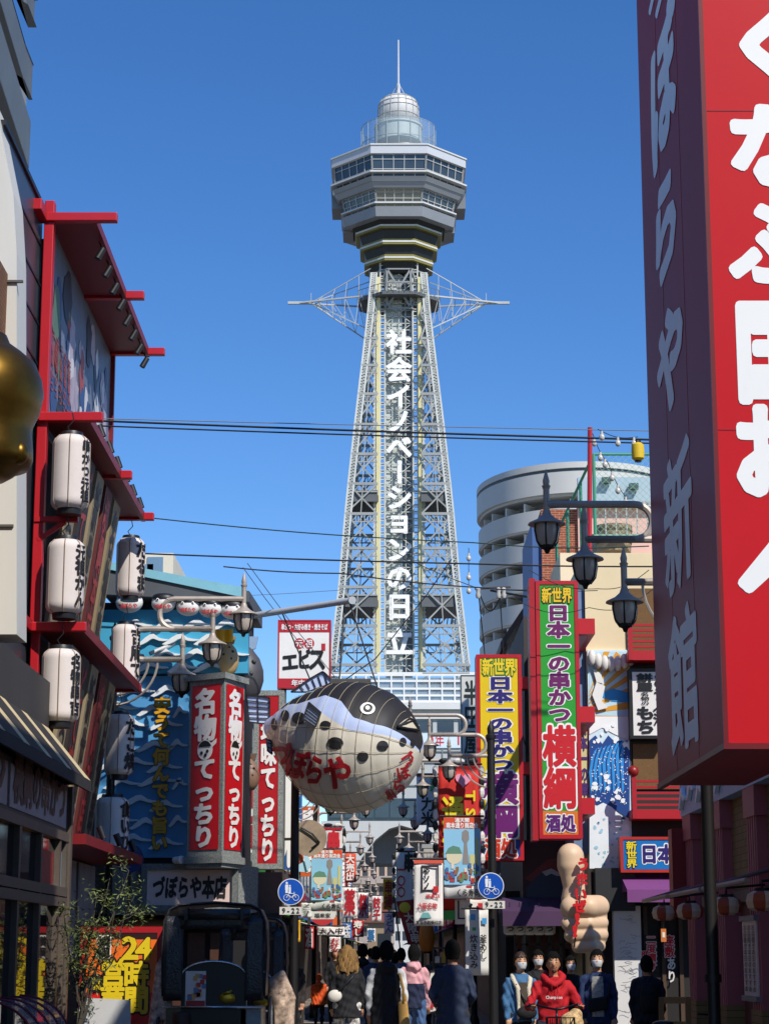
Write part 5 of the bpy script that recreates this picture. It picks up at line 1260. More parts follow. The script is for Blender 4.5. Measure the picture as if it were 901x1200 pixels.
poly_patch(pic, frk, [PK([(634, 1022), (645, 1018), (660, 1026), (652, 1027), (645, 1024), (639, 1027)][::-1])], 'b8b4b0', .012, 'snow_cap')
awning(ks, xk(583), xk(662), YK-1.4, YK-.1, zk(1052), zk(1072), .2, M('4a2f50', .8, .1, 1))  # darker copy of the purple: this awning's shade is put into its colour
for k in range(5):
    px_ = 597+11.5*k; p = P(px_, 1081, YK-1.0)
    t = thing('small_lantern', 'small white lantern, number %s counted from the yellow sign, under the purple awning' % ('one', 'two', 'three', 'four', 'five')[k], 'lantern', (p.x, p.y, p.z-.15), 'row of small white lanterns')
    mb = MB(); mb.lathe([(.06, -.2), (.1, -.17), (.108, 0), (.1, .16), (.06, .19)], p, 14); b_ = mb.build('shade', M('d8d2c6', .7, .06, 4), t, smooth=True)
    mb = MB(); mb.lathe([(.055, -.23), (.06, -.2)], p, 10); mb.lathe([(.06, .19), (.055, .22)], p, 10); mb.tube(p+Vector((0, 0, .18)), p+Vector((0, 0, .32)), .006); mb.build('rim', blackp, t)
    mb = MB(); column(mb, '串かつ', front(p.x, p.y-.112, p.z-.16), 0, .32, .13, .105, bold=.03, off=.003); mb.build('lettering', blackp, b_)
mb = MB()
for k in range(7): mb.box((xk(600+13*k, 1120), YK-.6, 0), (xk(600+13*k, 1120)+.05, YK-.55, zk(1070)))
mb.box((xk(600), YK-.6, zk(1108)), (xk(690), YK-.55, zk(1106))); mb.build('door_frame', M('37302b', .6, .2, 2), ks)
mb = MB()
for k, c in enumerate(range(5)): mb.box((xk(604+14*k), YK-.3, zk(1112)), (xk(609+14*k), YK-.28, zk(1094)))
mb.build('hanging_menu', M('6a2a2a', .6, .5, 4), ks)
# gabled roof behind
gb = thing('gabled_house', 'small house with brown gable roof between the yellow and green signs', 'house', (xof(615, 760, 50), 52, 0))
x0, x1, z0, z1 = rect(596, 760, 640, 1000, 50)
mb = MB(); mb.box((x0, 50, 0), (x1, 55, zof(752, 50))); mb.build('wall', M('d8d2c6', .7, .1, 1), gb)
zr0, zr1 = zof(750, 50), zof(717, 50); xa = xof(590, 740, 50); xb = xof(612, 720, 50)
mb = MB(); mb.hexa([(xa-.1, 49.6, zr0-.3), (xb, 49.6, zr1-.15), (xb, 55.4, zr1-.15), (xa-.1, 55.4, zr0-.3), (xa-.1, 49.6, zr0-.1), (xb, 49.6, zr1+.05), (xb, 55.4, zr1+.05), (xa-.1, 55.4, zr0-.1)]); mb.hexa([(xb, 49.6, zr1-.15), (x1+.6, 49.6, zr1-.2), (x1+.6, 55.4, zr1-.2), (xb, 55.4, zr1-.15), (xb, 49.6, zr1+.05), (x1+.6, 49.6, zr1+.0), (x1+.6, 55.4, zr1), (xb, 55.4, zr1+.05)]); mb.build('roof', M('5d4a44', .7, .15, 1), gb)
mb = MB(); mb.tube((xof(618, 740, 49.8), 49.8, 3), (xof(618, 740, 49.8), 49.8, zof(735, 49.8)), .08); mb.tube((xof(628, 740, 49.8), 49.8, zof(745, 49.8)), (xof(628, 740, 49.8), 49.8, zof(735, 49.8)+.2), .07); mb.build('vent_pipe', M('c9c4ba', .5, .1, 2), gb)
mb = MB(); mb.box((xof(600, 765, 49.9), 49.85, zof(772, 49.9)), (xof(616, 765, 49.9), 50.0, zof(757, 49.9))); mb.build('brick_parapet', M('7d4a38', .7, .2, 4), gb)
# ---- pink building with green mesh fence
YQ = 42.0; xq = lambda px, py=600: xof(px, py, YQ); zq = lambda py: zof(py, YQ)
pk = thing('pink_building', 'pale pink building with rooftop terrace behind the street lamp', 'building', (xq(720), YQ+3, 0))
mb = MB(); mb.box((xq(690), YQ+2.5, 0), (11, YQ+9, zq(563))); mb.build('wall', M('dcb3a4', .7, .08, .6), pk)
mb = MB(); mb.box((xq(655), YQ, 0), (11, YQ+2.5, zq(648))); mb.build('front_wall', M('e6d2b0', .7, .08, .6), pk)
mb = MB(); mb.box((xq(645), YQ+2.6, 0), (xq(690), YQ+8, zq(566))); mb.build('brick_wall', brick_mat('a5512f', '96482a', 'c9a58a', 3.0, axis='xz', bw=.55, rh=.16, msize=.015), pk)
mb = MB(); mb.box((xq(634), YQ+2.7, 0), (xq(645), YQ+6, zq(580))); mb.build('blue_pipe_wall', M('3f5f94', .6, .1, 1), pk)
mb = MB(); mb.box((xq(690), YQ+2.3, zq(566)), (11, YQ+2.5, zq(530))); mb.build('parapet', M('a9bcc6', .6, .08, 1), pk)
mb = MB(); mb.box((xq(708), YQ+2.45, zq(640)), (xq(722), YQ+2.6, zq(606))); mb.build('window', M('3f4a48', .2, .2, 1), pk); mb = MB(); mb.box((xq(733), YQ+2.45, zq(645)), (xq(745), YQ+2.6, zq(606))); mb.build('window', M('3f4a48', .2, .2, 1), pk)
mb = MB(); mb.box((xq(690), YQ-.1, zq(632)), (11, YQ+.05, zq(627))); mb.build('ledge', M('8fb09a', .6, .1, 1), pk)
mb = MB()
for k in range(22): x = xq(696)+k*.22; mb.box((x, YQ-.03, zq(627)), (x+.025, YQ, zq(590)))
mb.box((xq(692), YQ-.04, zq(591)), (11, YQ+.02, zq(588))); mb.build('railing', M('b8b8b4', .5, .1, 2), pk)
mb = MB()
for px_, py_ in ((710, 563), (742, 570)): c = P(px_, py_, YQ+2.2); mb.box((c.x-.1, c.y-.08, c.z-.07), (c.x+.1, c.y+.06, c.z+.06)); mb.bar(c, c+Vector((0, .3, .1)), .04)
mb.build('floodlight', M('3c5650', .5, .15, 2), pk)
gf = thing('mesh_fence', 'green wire mesh fence round the rooftop terrace', 'fence', (xq(720), YQ-.2, zq(630)))
x0_, x1_ = xq(695, 580), 9.5; zlo, zhi = zq(628), zq(535)
mb = MB()
for x in (x0_, x0_+1.6, x0_+3.2): mb.tube((x, YQ-.2, zlo), (x, YQ-.2, zhi), .035)
A = P(655, 640, 37); A2 = P(655, 600, 37)
mb.tube((x0_, YQ-.2, zhi), (x1_, YQ-.2, zhi), .03); mb.tube((x0_, YQ-.2, zhi), (xq(657), YQ+1.2, zq(612)), .03)
for t in (.35, .7, 1.0): p = Vector((x0_, YQ-.2, zhi)).lerp(Vector((xq(657), YQ+1.2, zq(612))), t); mb.tube((p.x, p.y, p.z-1.9), p, .035)
mb.build('post', M('3f9070', .5, .1, 2), gf)
mb = MB(); s_ = .14
W_ = x1_-x0_; H_ = zhi-zlo
for k in range(int((W_+H_)/s_)):
    d = k*s_
    a = (min(d, W_), max(0, d-W_)); b = (max(0, d-H_), min(d, H_)); mb.bar((x0_+a[0], YQ-.2, zlo+a[1]), (x0_+b[0], YQ-.2, zlo+b[1]), .007)
    mb.bar((x1_-a[0], YQ-.21, zlo+a[1]), (x1_-b[0], YQ-.21, zlo+b[1]), .007)
mb.build('wire_mesh', M('7fae98', .5, .1, 2), gf)
mb = MB(); mb.tube(P(690, 690, 41), P(691, 501, 41), .05); tag(mb.build('red_mast', M('a81a28', .45, .1, 2), smooth=True), 'thin red mast rising beside the green mesh fence', 'mast')
c = P(725, 622, YQ-.0); bk_ = thing('rooftop_tub', 'round wooden tub on the rooftop terrace behind the railing', 'tub', (c.x, YQ+1, c.z-.3))
mb = MB(); mb.lathe([(.36, -.28), (.4, .3), (.36, .3), (.34, .2)], (c.x, YQ+1, c.z), 18); mb.build('body', M('9c8a6c', .7, .2, 5), bk_, smooth=True)
mb = MB(); mb.lathe([(.385, -.1), (.39, -.05)], (c.x, YQ+1, c.z), 18); mb.lathe([(.4, .16), (.405, .21)], (c.x, YQ+1, c.z), 18); mb.build('hoop', M('6a5c46', .6, .2, 5), bk_)
# ---- curved apartment building
YC_ = 130.0; zc_ = lambda py: zof(py, YC_)
xc = xof(690, 600, YC_); rC = xc - xof(568, 640, YC_); EL = 1.25; cy_ = YC_ + rC*EL
ca = thing('curved_apartment', 'grey apartment building with rounded balconies behind the signs on the right', 'building', (xc, cy_, 0))
cl = M('c8c7c2', .65, .06, .3)
def arcs(mb, r, z0, z1, r2=None, a0=150, a1=345, n=70):
    r2 = r2 or r-.3; vs_ = []; fs = []
    for k in range(n+1):
        a = R(a0+(a1-a0)*k/n); c_, s_ = math.cos(a), math.sin(a)*EL
        for (q_, z) in ((r, z0), (r, z1), (r2, z1), (r2, z0)): vs_.append((xc+q_*c_, cy_+q_*s_, z))
    for k in range(n):
        for j in range(4): fs.append((4*k+j, 4*k+(j+1) % 4, 4*k+4+(j+1) % 4, 4*k+4+j))
    mb.add(vs_, fs)
mb = MB(); arcs(mb, rC-1.4, 0, zc_(572), rC-8); mb.build('wall', M('8d8e92', .6, .1, .4), ca, smooth=True)
tops = [594+36*k for k in range(12)]
for py in tops:
    mb = MB(); arcs(mb, rC, zc_(py+22), zc_(py), rC-.25); arcs(mb, rC-.1, zc_(py+24), zc_(py+22), rC-1.45); mb.build('balcony', cl, ca, smooth=True)
mb = MB(); arcs(mb, rC+.1, zc_(577), zc_(552), rC-.5); arcs(mb, rC-.1, zc_(580), zc_(577), rC-1.4); arcs(mb, rC+.1, zc_(548), zc_(541), rC-.5); mb.build('cornice', cl, ca, smooth=True)
mb = MB(); arcs(mb, rC, zc_(552), zc_(548), rC-.5); arcs(mb, rC-.6, zc_(548), zc_(547), .5); mb.build('dark_band', M('4a5660', .5, .1, 1), ca, smooth=True)
ANG = (160, 175, 190, 204, 218, 232, 246, 260, 274, 290, 306)
cells = sorted([(abs(a-222)*.3+i*6, i, a) for i in range(len(tops)) for a in ANG])
pm, wm_ = M('d2d1cb', .6, .06, .5), M('2f3a42', .12, .2, .6)
mp, mw, cnt = MB(), MB(), [0, 0]
def one(kind, a_, b_):   # the nearest hundred of each are parts of their own, the rest one mass
    cnt[kind] += 1
    if cnt[kind] <= 98: m = MB(); m.v, m.f, m.m = a_; m.build(('partition', 'window')[kind], (pm, wm_)[kind], ca)
    else: b_.add(a_[0], a_[1])
for _, i, a in cells:
    py = tops[i]; c_, s_ = math.cos(R(a)), math.sin(R(a))*EL; z = zc_(py+22)
    A = Vector((xc+(rC-.2)*c_, cy_+(rC-.2)*s_, z)); B = Vector((xc+(rC-1.45)*c_, cy_+(rC-1.45)*s_, z)); q_ = (B-A); w_ = Vector((-q_.y, q_.x, 0)).normalized()*.12
    m = MB(); m.obox(A-w_/2, q_, w_, Vector((0, 0, zc_(py-11)-z))); one(0, (m.v, m.f, m.m), mp)
    for da in (4, 9):
        c_, s_ = math.cos(R(a+da)), math.sin(R(a+da))*EL; z = zc_(py+19)
        q_ = Vector((-math.sin(R(a+da)), math.cos(R(a+da))*EL, 0)).normalized(); n_ = Vector((math.cos(R(a+da)), math.sin(R(a+da))/EL, 0)).normalized()
        p = Vector((xc+(rC-1.43)*c_, cy_+(rC-1.43)*s_, z)); m = MB(); m.obox(p-q_*.55, q_*1.1, n_*.08, Vector((0, 0, zc_(py-6)-z))); one(1, (m.v, m.f, m.m), mw)
for m, n_, mt in ((mp, 'partition', pm), (mw, 'window', wm_)):
    o = m.build(n_, mt, ca)
    if o: o['kind'] = 'stuff'
# ============================================================ THE STREET, BANNERS AND WHAT LIES BEYOND
pave = M('857b70', .85, .25, .8, bump=.15)
mb = MB(); mb.quad([(-2.05, -10, .004), (2.05, -10, .004), (2.05, 205, .004), (-2.05, 205, .004)]); struct(mb.build('road', M('7d7873', .85, .25, .5, bump=.2)), 'grey paved shopping street', 'road')
for sg in (-1, 1):
    mb = MB(); mb.box((sg*2.05, 10, -.1), (sg*6.5, 205, .1)); struct(mb.build('pavement', pave), 'tan tiled pavement', 'pavement')
    mb = MB(); mb.box((sg*1.95, 10, -.1), (sg*2.045, 205, .12)); struct(mb.build('kerb', M('8f8d88', .8, .2, 2)), 'pale stone kerb', 'kerb')
mb = MB()
for k in range(40): y = 20+4.2*k; mb.quad([(-1.94, y, .009), (1.94, y, .009), (1.94, y+.5, .009), (-1.94, y+.5, .009)])
for x in (-.7, .7): mb.quad([(x-.1, 10, .013), (x+.1, 10, .013), (x+.1, 205, .013), (x-.1, 205, .013)])
struct(mb.build('paving', M('a59a8c', .85, .2, 1)), 'pale paving bands across the street', 'paving')
# shop houses along both sides
rr_ = random.Random(17); WC = ['8f857a', '6d645c', 'a39a8c', '7d5a4a', '9aa0a0', 'b8ac98', '57504a', '8c7466']; SC = ['b51c24', 'd9b51c', 'e6e2dc', '1f5fa0', '2f8a3a', 'c85a1c', 'e6e2dc', '6a2a6a']
SW = ['串かつ', '新世界', '居酒屋', '名物', '大阪', '薬', 'カラオケ', '寿司', 'たこ焼', '遊技場', '麺', '酒場']
nm = ['first', 'second', 'third', 'fourth', 'fifth', 'sixth', 'seventh', 'eighth', 'ninth', 'tenth', 'eleventh', 'twelfth']
def shop_house(sg, y0, y1, h, i):
    wc = WC[rr_.randrange(len(WC))]; x0 = sg*(2.45 + rr_.uniform(0, .25)); x1 = sg*(8.5)
    side = 'left' if sg < 0 else 'right'
    t = thing('shop_house', '%s shop house along the %s side of the street beyond the fish, %d storeys' % (nm[i], side, 2 if h < 6.5 else 3), 'shop house', (sg*4.5, (y0+y1)/2, 0), 'shop houses toward the tower')
    mb = MB(); mb.box((x0, y0, 0), (x1, y1-.05, h)); mb.build('wall', M(wc, .75, .15, .8, streak=True), t)
    mb = MB(); mb.box((x0-sg*.12, y0-.05, h), (x1, y1, h+.25)); mb.build('parapet', M('8d8a84', .7, .12, 1), t)
    # front that looks up the street at us
    nw = 2
    for k in range(nw):
        for z in ([3.6] if h < 6.5 else [3.6, 6.2]):
            a = x0+sg*(.35+1.5*k); mb = MB(); mb.box((a, y0-.06, z), (a+sg*1.0, y0+.02, z+1.2)); f = mb.build('window', M('c9c6c0', .5, .05, 1), t)
            mb = MB(); mb.box((a+sg*.06, y0-.07, z+.06), (a+sg*.94, y0-.05, z+1.14)); mb.build('pane', M('2c363d', .08, .2, 1, spec=.9), f)
    n = max(1, int((y1-y0)/2.4))
    for k in range(n):
        ya = y0+.4+k*(y1-y0-.6)/n; mb = MB(); mb.box((x0-sg*.03, ya, 3.6), (x0+sg*.02, ya+1.3, 4.8)); mb.build('window', M('3a444a', .1, .2, 1, spec=.9), t)
    sc = SC[rr_.randrange(len(SC))]; mb = MB(); mb.box((x0-sg*.25, y0+.2, 2.5), (x0, y1-.3, 3.25)); b = mb.build('fascia_sign', M(sc, .5, .1, 1), t)
    tx = SW[rr_.randrange(len(SW))]; mb = MB(); fr = side_l(x0+.262, y0+.3, 0) if sg < 0 else side_r(x0-.262, y1-.4, 0)
    row(mb, tx, fr, 0, min(y1-y0-.8, len(tx)*1.1), 2.87, .5, bold=.04, off=.012); mb.build('lettering', M('f0ece4' if sc not in ('e6e2dc', 'd9b51c') else 'b01c24', .5, .05, 2), b)
    mb = MB(); mb.hexa([(x0-sg*1.0, y0+.2, 2.25), (x0-sg*1.0, y1-.3, 2.25), (x0, y1-.3, 2.5), (x0, y0+.2, 2.5), (x0-sg*1.0, y0+.2, 2.29), (x0-sg*1.0, y1-.3, 2.29), (x0, y1-.3, 2.54), (x0, y0+.2, 2.54)]); mb.build('awning', M(SC[rr_.randrange(len(SC))], .8, .12, 2), t)
    mb = MB(); mb.box((x0-sg*.012, y0+.2, .1), (x0+sg*.0, y1-.3, 2.3)); mb.build('shopfront', M(('6a5a4c', '8a7a68', '574a44', '7d6a5a', '9a8f80')[i % 5], .5, .7, 5), t)
    # a projecting sign
    z0 = rr_.uniform(3.3, 4.0); hh = rr_.uniform(1.6, 2.6); sc = SC[rr_.randrange(len(SC))]; ww = .55
    a = x0-sg*.1; mb = MB(); mb.box((a, y0+.5, z0), (a-sg*ww, y0+.7, z0+hh)); b = mb.build('projecting_sign', M(sc, .5, .1, 1), t)
    tx = SW[rr_.randrange(len(SW))]; mb = MB(); column(mb, tx, front(min(a, a-sg*ww), y0+.5, z0), ww/2, hh*.97, min(ww*.9, hh/len(tx)), hh*.95/len(tx), bold=.045, off=.012); mb.build('lettering', M('f0ece4' if sc not in ('e6e2dc', 'd9b51c') else 'b01c24', .5, .05, 2), b)
for sg in (-1, 1):
    y = 37.0 if sg < 0 else 39.0; i = 0
    while y < 205 and i < 12:
        d = rr_.uniform(8, 15) if i else 8; h = rr_.choice([4.9, 5.4, 5.9, 6.3]) if y < 110 else rr_.choice([5.4, 6.2, 7.0, 8.2])
        if sg > 0 and y < 70: h = min(h, 5.2)
        shop_house(sg, y, y+d, h, i); y += d + rr_.uniform(.1, .6); i += 1
# ---- beyond the arch
def block(name, label, px, Y, depth, col, nf, nw, wincol='39434a', balc=None):
    x0, x1, z0, z1 = rect(*px, Y); t = thing(name, label, 'building', ((x0+x1)/2, Y+depth/2, 0))
    mb = MB(); mb.box((x0, Y, 0), (x1, Y+depth, z1)); mb.build('wall', M(col, .7, .1, .4), t)
    fh = z1/nf
    for k in range(1, nf):
        if balc:
            mb = MB(); mb.box((x0+1.0, Y-1.2, k*fh), (x1, Y, k*fh+fh*.36)); mb.build('balcony', M(balc, .7, .1, .5), t)
        for j in range(nw): a = x0+(x1-x0)*(j+.15)/nw; mb = MB(); mb.box((a, Y-.05, k*fh+fh*.3), (a+(x1-x0)*.7/nw, Y+.05, k*fh+fh*.85)); mb.build('window', M(wincol, .15, .2, .5), t)
    return t
block('balcony_block', 'tan apartment block with long balconies seen through the tower arch', (404, 1012, 462, 1117), 330, 20, 'c7ab94', 5, 6, '4a4a4c', 'a89a90')
block('pale_block', 'pale office block at the far right of the arch opening', (462, 1030, 520, 1117), 380, 20, 'c9c7c2', 5, 7)
block('long_block', 'long grey building closing the view far behind the tower', (250, 1040, 760, 1117), 520, 20, 'a4a29c', 5, 24)
hz_ = thing('gabled_house', 'small brown roofed house beneath the arch', 'house', (xof(440, 1090, 215), 218, 0))
x0, x1, z0, z1 = rect(431, 1080, 455, 1117, 215)
mb = MB(); mb.box((x0, 215, 0), (x1, 222, z1)); mb.build('wall', M('8f7a60', .7, .1, .6), hz_)
mb = MB(); mb.prism([(x0-.6, z1-.1), (x1+.6, z1-.1), (x0+(x1-x0)*.75, z1+2.0)], (0, 214.5, 0), (1, 0, 0), (0, 0, 1), (0, 8, 0)); mb.build('roof', M('7a4a40', .7, .15, 1), hz_)
mb = MB(); mb.box((x0+1.0, 214.94, z1*.35), (x0+2.4, 215, z1*.75)); mb.build('window', M('2c3034', .2, .2, 1), hz_)
# ---- banners
def banner(label, px, Y, col, name='hanging_banner', thick=.03, group=None, border=None):
    x0, x1, z0, z1 = rect(*px, Y); t = thing(name, label, 'banner', ((x0+x1)/2, Y, z0), group)
    W, H = x1-x0, z1-z0; mb = MB()
    def fn(u, v): return (x0+W*u, Y + .02*math.sin(u*7+v*3)*(1-v*.6), z0+H*v)
    mb.grid(fn, 10, 8); b = mb.build('cloth', M(col, .75, .06, 3), t, smooth=True, solid=.012)
    mb = MB(); mb.tube((x0-.06, Y, z1+.02), (x1+.06, Y, z1+.02), .018, .018, 6); mb.build('rod', blackp, t)
    if border:
        mb = MB(); n = int(H/.16)
        for sgx in (x0-.05, x1+.05):
            for k in range(n): mb.ball((sgx, Y, z0+H*(k+.5)/n), (.045, .04, H/n*.5), 6, 5, k % 2)
        m_ = int(W/.16)
        for k in range(m_): mb.ball((x0+W*(k+.5)/m_, Y, z1+.07), (W/m_*.5, .04, .045), 6, 5, k % 2)
        mb.build('bead_border', [blackp, M('d8d4cc', .5, .05, 3)], t)
    return t, front(x0, Y-.025, z0), W, H
def seg(t, fr, x0, y0, x1, y1, col, off=.004, name='print'): return patch(t, fr, x0, y0, x1, y1, col, off, name)
t, fr, W, H = banner('long red banner with yellow tower name and a pink heart', (514, 897, 561, 1078), 31.7, 'c8281e', border=True)
letters(t, lambda m, b, o: column(m, '通天閣', fr, W*.36, H*.80, W*.58, H*.2, bold=b, off=o), 'e8d41e', None, .03)
letters(t, lambda m, b, o: [put(m, ch, fr, W*.8, H*.80-.25*i, .2, .26, 0, b, o, rot=-math.pi/2) for i, ch in enumerate('TSUTENKAKU')], 'e8d41e', None, .03)
hp = [(W*.62+W*.2*1.0*(16*math.sin(R(a))**3)/16, H*.905+W*.2*(13*math.cos(R(a))-5*math.cos(R(2*a))-2*math.cos(R(3*a))-math.cos(R(4*a)))/16) for a in range(0, 360, 15)]
poly_patch(t, fr, [hp[::-1]], 'e79ab4', .012, 'heart')
seg(t, fr, 0, 0, W, H*.06, '3aa23c', .008)
def tourist(label, px, Y):
    t, fr, W, H = banner(label, px, Y, 'e9e5de')
    s1 = seg(t, fr, 0, H*.17, W, H*.86, '8fc4de', .004, 'sky_print'); s2 = seg(t, fr, 0, H*.86, W, H, 'd9502c', .004, 'orange_heading')
    letters(s2, lambda m, b, o: (row(m, '通天閣', fr, W*.3, W*.7, H*.965, H*.055, bold=b, off=o), row(m, '南本通り商店会', fr, W*.06, W*.94, H*.9, H*.075, bold=b, off=o)), 'f3efe8', None, .03)
    tw = [(W*.5, H*.42), (W*.68, H*.42), (W*.63, H*.68), (W*.69, H*.73), (W*.68, H*.82), (W*.59, H*.85), (W*.5, H*.82), (W*.49, H*.73), (W*.55, H*.68)]
    poly_patch(s1, fr, [tw], '8b8580', .008, 'tower_print')
    poly_patch(s1, fr, [[(W*.28+W*.22*math.cos(2*math.pi*k/16), H*.52+H*.1*math.sin(2*math.pi*k/16)) for k in range(16)]], 'd9cfae', .010, 'rock_print')
    poly_patch(s1, fr, [[(W*.04, H*.55), (W*.5, H*.55), (W*.42, H*.63), (W*.25, H*.65), (W*.12, H*.62)]], '5d8a72', .012, 'hill_print')
    poly_patch(s1, fr, [[(W*.86, H*.3), (W*.95, H*.3), (W*.95, H*.74), (W*.86, H*.74)], [(W*.7, H*.36), (W*.84, H*.36), (W*.84, H*.54), (W*.7, H*.54)]], 'c8c486', .012, 'house_print')
    rq = random.Random(4); cols = ['a8434a', 'd9d2c4', '5d8a5a', 'b52c2c', '8a6a4a', '4a6a9a']
    for c in cols:
        poly_patch(s1, fr, [[(x, y), (x+W*.08, y), (x+W*.08, y+H*.06), (x, y+H*.06)] for x, y in [(rq.uniform(0, W*.9), rq.uniform(H*.18, H*.38)) for _ in range(7)]], c, .012+.002*cols.index(c), 'crowd_print')
    letters(t, lambda m, b, o: row(m, 'くら寿司', fr, W*.32, W*.98, H*.07, H*.1, bold=b, off=o), '16120f', None, .02)
    seg(t, fr, W*.6, H*.135, W*.76, H*.16, 'c83a34', .006)
    return t
tourist('orange headed street banner with tower picture on the right', (520, 958, 563, 1053), 31.3)
tourist('orange headed street banner with tower picture on the left', (365, 996, 401, 1067), 40)
t, fr, W, H = banner('white skewer shop banner with red character and scalloped red top', (379, 970, 401, 1000), 52, 'ddd8d0', border=True)
letters(t, lambda m, b, o: column(m, '串', fr, W*.55, H*.88, W*.7, H*.75, bold=b, off=o), 'c8242c', None, .06); seg(t, fr, 0, H*.92, W, H, 'b01a24')
t, fr, W, H = banner('white price banner with red hundred and black skewer character', (464, 999, 484, 1076), 48, 'e2ddd6', border=True)
letters(t, lambda m, b, o: column(m, '一〇〇', fr, W*.3, H*.82, W*.5, H*.17, bold=b, off=o), 'c8242c', None, .03); letters(t, lambda m, b, o: put(m, '串', fr, W*.75, H*.85, W*.6, H*.3, 0, b, o), '16120f', None, .05); seg(t, fr, 0, 0, W, H*.1, 'c03a38')
t, fr, W, H = banner('white restaurant banner with boxed ink brush marks and red outlined writing', (485, 1008, 519, 1085), 31.2, 'e9e4dc')
seg(t, fr, 0, H*.95, W, H, 'd85a40')
poly_patch(t, fr, [[(W*.25, H*.52), (W*.85, H*.52), (W*.85, H*.55), (W*.25, H*.55)], [(W*.25, H*.89), (W*.85, H*.89), (W*.85, H*.92), (W*.25, H*.92)], [(W*.25, H*.52), (W*.3, H*.52), (W*.3, H*.92), (W*.25, H*.92)], [(W*.8, H*.52), (W*.85, H*.52), (W*.85, H*.92), (W*.8, H*.92)]], '2a2624', .005, 'ink_box')
letters(t, lambda m, b, o: column(m, 'やソノ', fr, W*.43, H*.88, W*.24, H*.11, bold=b, off=o), '16120f', None, .05)
seg(t, fr, W*.66, H*.5, W*.84, H*.6, 'c8282c', .01); letters(t, lambda m, b, o: (row(m, '福真店', fr, W*.4, W*.9, H*.45, H*.06, bold=b, off=o), row(m, '大阪名物', fr, W*.12, W*.8, H*.3, H*.1, bold=b, off=o)), 'c23a38', None, .03)
letters(t, lambda m, b, o: row(m, '宴会予約受付中', fr, W*.06, W*.95, H*.05, H*.06, bold=b, off=o), '16120f', None, .03); poly_patch(t, fr, [[(W*.2, H*.12), (W*.6, H*.12), (W*.5, H*.2), (W*.3, H*.2)]], '6aa8a4', .006, 'print')
t, fr, W, H = banner('white banner with ink splashes and green writing left of the red banner', (488, 908, 512, 967), 50, 'e2e0da'); seg(t, fr, 0, H*.96, W, H, 'b51c24')
letters(t, lambda m, b, o: column(m, '力米', fr, W*.55, H*.55, W*.7, H*.28, bold=b, off=o), '16120f', None, .03); letters(t, lambda m, b, o: column(m, '酒場', fr, W*.8, H*.92, W*.3, H*.14, bold=b, off=o), '2f9a3c', None, .03); letters(t, lambda m, b, o: column(m, '名物', fr, W*.25, H*.92, W*.3, H*.14, bold=b, off=o), 'c23a48', None, .03)
t, fr, W, H = banner('tall white cloth with black brush writing beside the right lamp pole', (545, 1066, 573, 1143), 31.4, 'd9d6ce')
letters(t, lambda m, b, o: (column(m, '炊き込み', fr, W*.35, H*.62, W*.34, H*.13, bold=b, off=o), column(m, '釜めし', fr, W*.75, H*.62, W*.3, H*.13, bold=b, off=o)), '16120f', None, .02)
seg(t, fr, W*.2, H*.84, W*.42, H*.93, '4a9ad0'); seg(t, fr, W*.7, H*.78, W*.9, H*.87, '4a9ad0'); seg(t, fr, W*.3, H*.68, W*.45, H*.73, '3aa23c')
t, fr, W, H = banner('small framed white sign with one ink stroke and red stamp', (533, 1054, 571, 1083), 31.6, 'd9d6ce', 'hanging_sign')
poly_patch(t, fr, [[(W*.08, H*.2), (W*.92, H*.2), (W*.92, H*.26), (W*.08, H*.26)], [(W*.08, H*.2), (W*.13, H*.2), (W*.13, H*.95), (W*.08, H*.95)], [(W*.35, H*.5), (W*.42, H*.45), (W*.55, H*.8), (W*.48, H*.85)]], '1a1614', .006, 'ink')
seg(t, fr, W*.7, H*.4, W*.88, H*.85, 'c8282c', .008)
# slanting red flag, folded flag, half round banner, small boards
mb = MB(); A, B = P(467, 1056, 40), P(481, 1107, 40)
fl = thing('leaning_flag', 'red flag with yellow roundel leaning above the crowd', 'flag', (A.x, 40, B.z))
u = Vector((.24, 0, .03)); mb.grid(lambda a, b: tuple(A.lerp(B, b)+u*(a*1.4-.2)+Vector((0, .02*math.sin(a*6+b*5), 0))), 5, 10); fc_ = mb.build('cloth', M('9c2a2e', .75, .1, 3), fl, solid=.01)
mb = MB(); column(mb, '大阪串', (A+Vector((.12, -.04, 0)), Vector((1, 0, 0)), (A-B).normalized()), 0, -.22, .2, .2, bold=.03, off=.01); mb.build('lettering', M('d8c8b8', .6, .1, 3), fc_)
mb = MB(); mb.ball((A.x+.12, 39.97, A.z-.12), (.11, .015, .1), 12, 8); mb.build('roundel', M('d8c23a', .6, .1, 3), fc_)
mb = MB(); mb.tube(A+Vector((-.08, .02, .1)), B+Vector((-.08, .02, -1.2)), .014); mb.build('flagpole', iron, fl)
ff = thing('folded_flag', 'orange and light blue flag twisted by the wind on the left', 'flag', (P(352, 1000, 41).x, 41, zof(1022, 41)))
def tri(pts, Y): return [P(a, b, Y) for a, b in pts]
mb = MB(); mb.add(tri([(349, 985), (357, 1012), (345, 1014)], 41), [(0, 2, 1)]); o1 = mb.build('orange_fold', M('d9582c', .7, .1, 3), ff, solid=.012)
mb = MB(); mb.add(tri([(350, 983), (366, 1013), (360, 1021), (356, 1005)], 40.9) + tri([(338, 1021), (357, 1009), (362, 1022)], 40.95), [(0, 3, 2, 1), (4, 6, 5)]); mb.build('blue_fold', M('a9d0de', .7, .1, 3), ff, solid=.012)
mb = MB(); mb.tube(P(348, 980, 41), P(352, 1030, 41), .015); mb.build('flagpole', iron, ff)
hb = thing('round_banner', 'half round white banner with red lower edge and dotted rim', 'banner', (P(378, 1075, 44).x, 44, zof(1088, 44)))
c = P(378, 1068, 44); r = xof(394, 1068, 44)-c.x
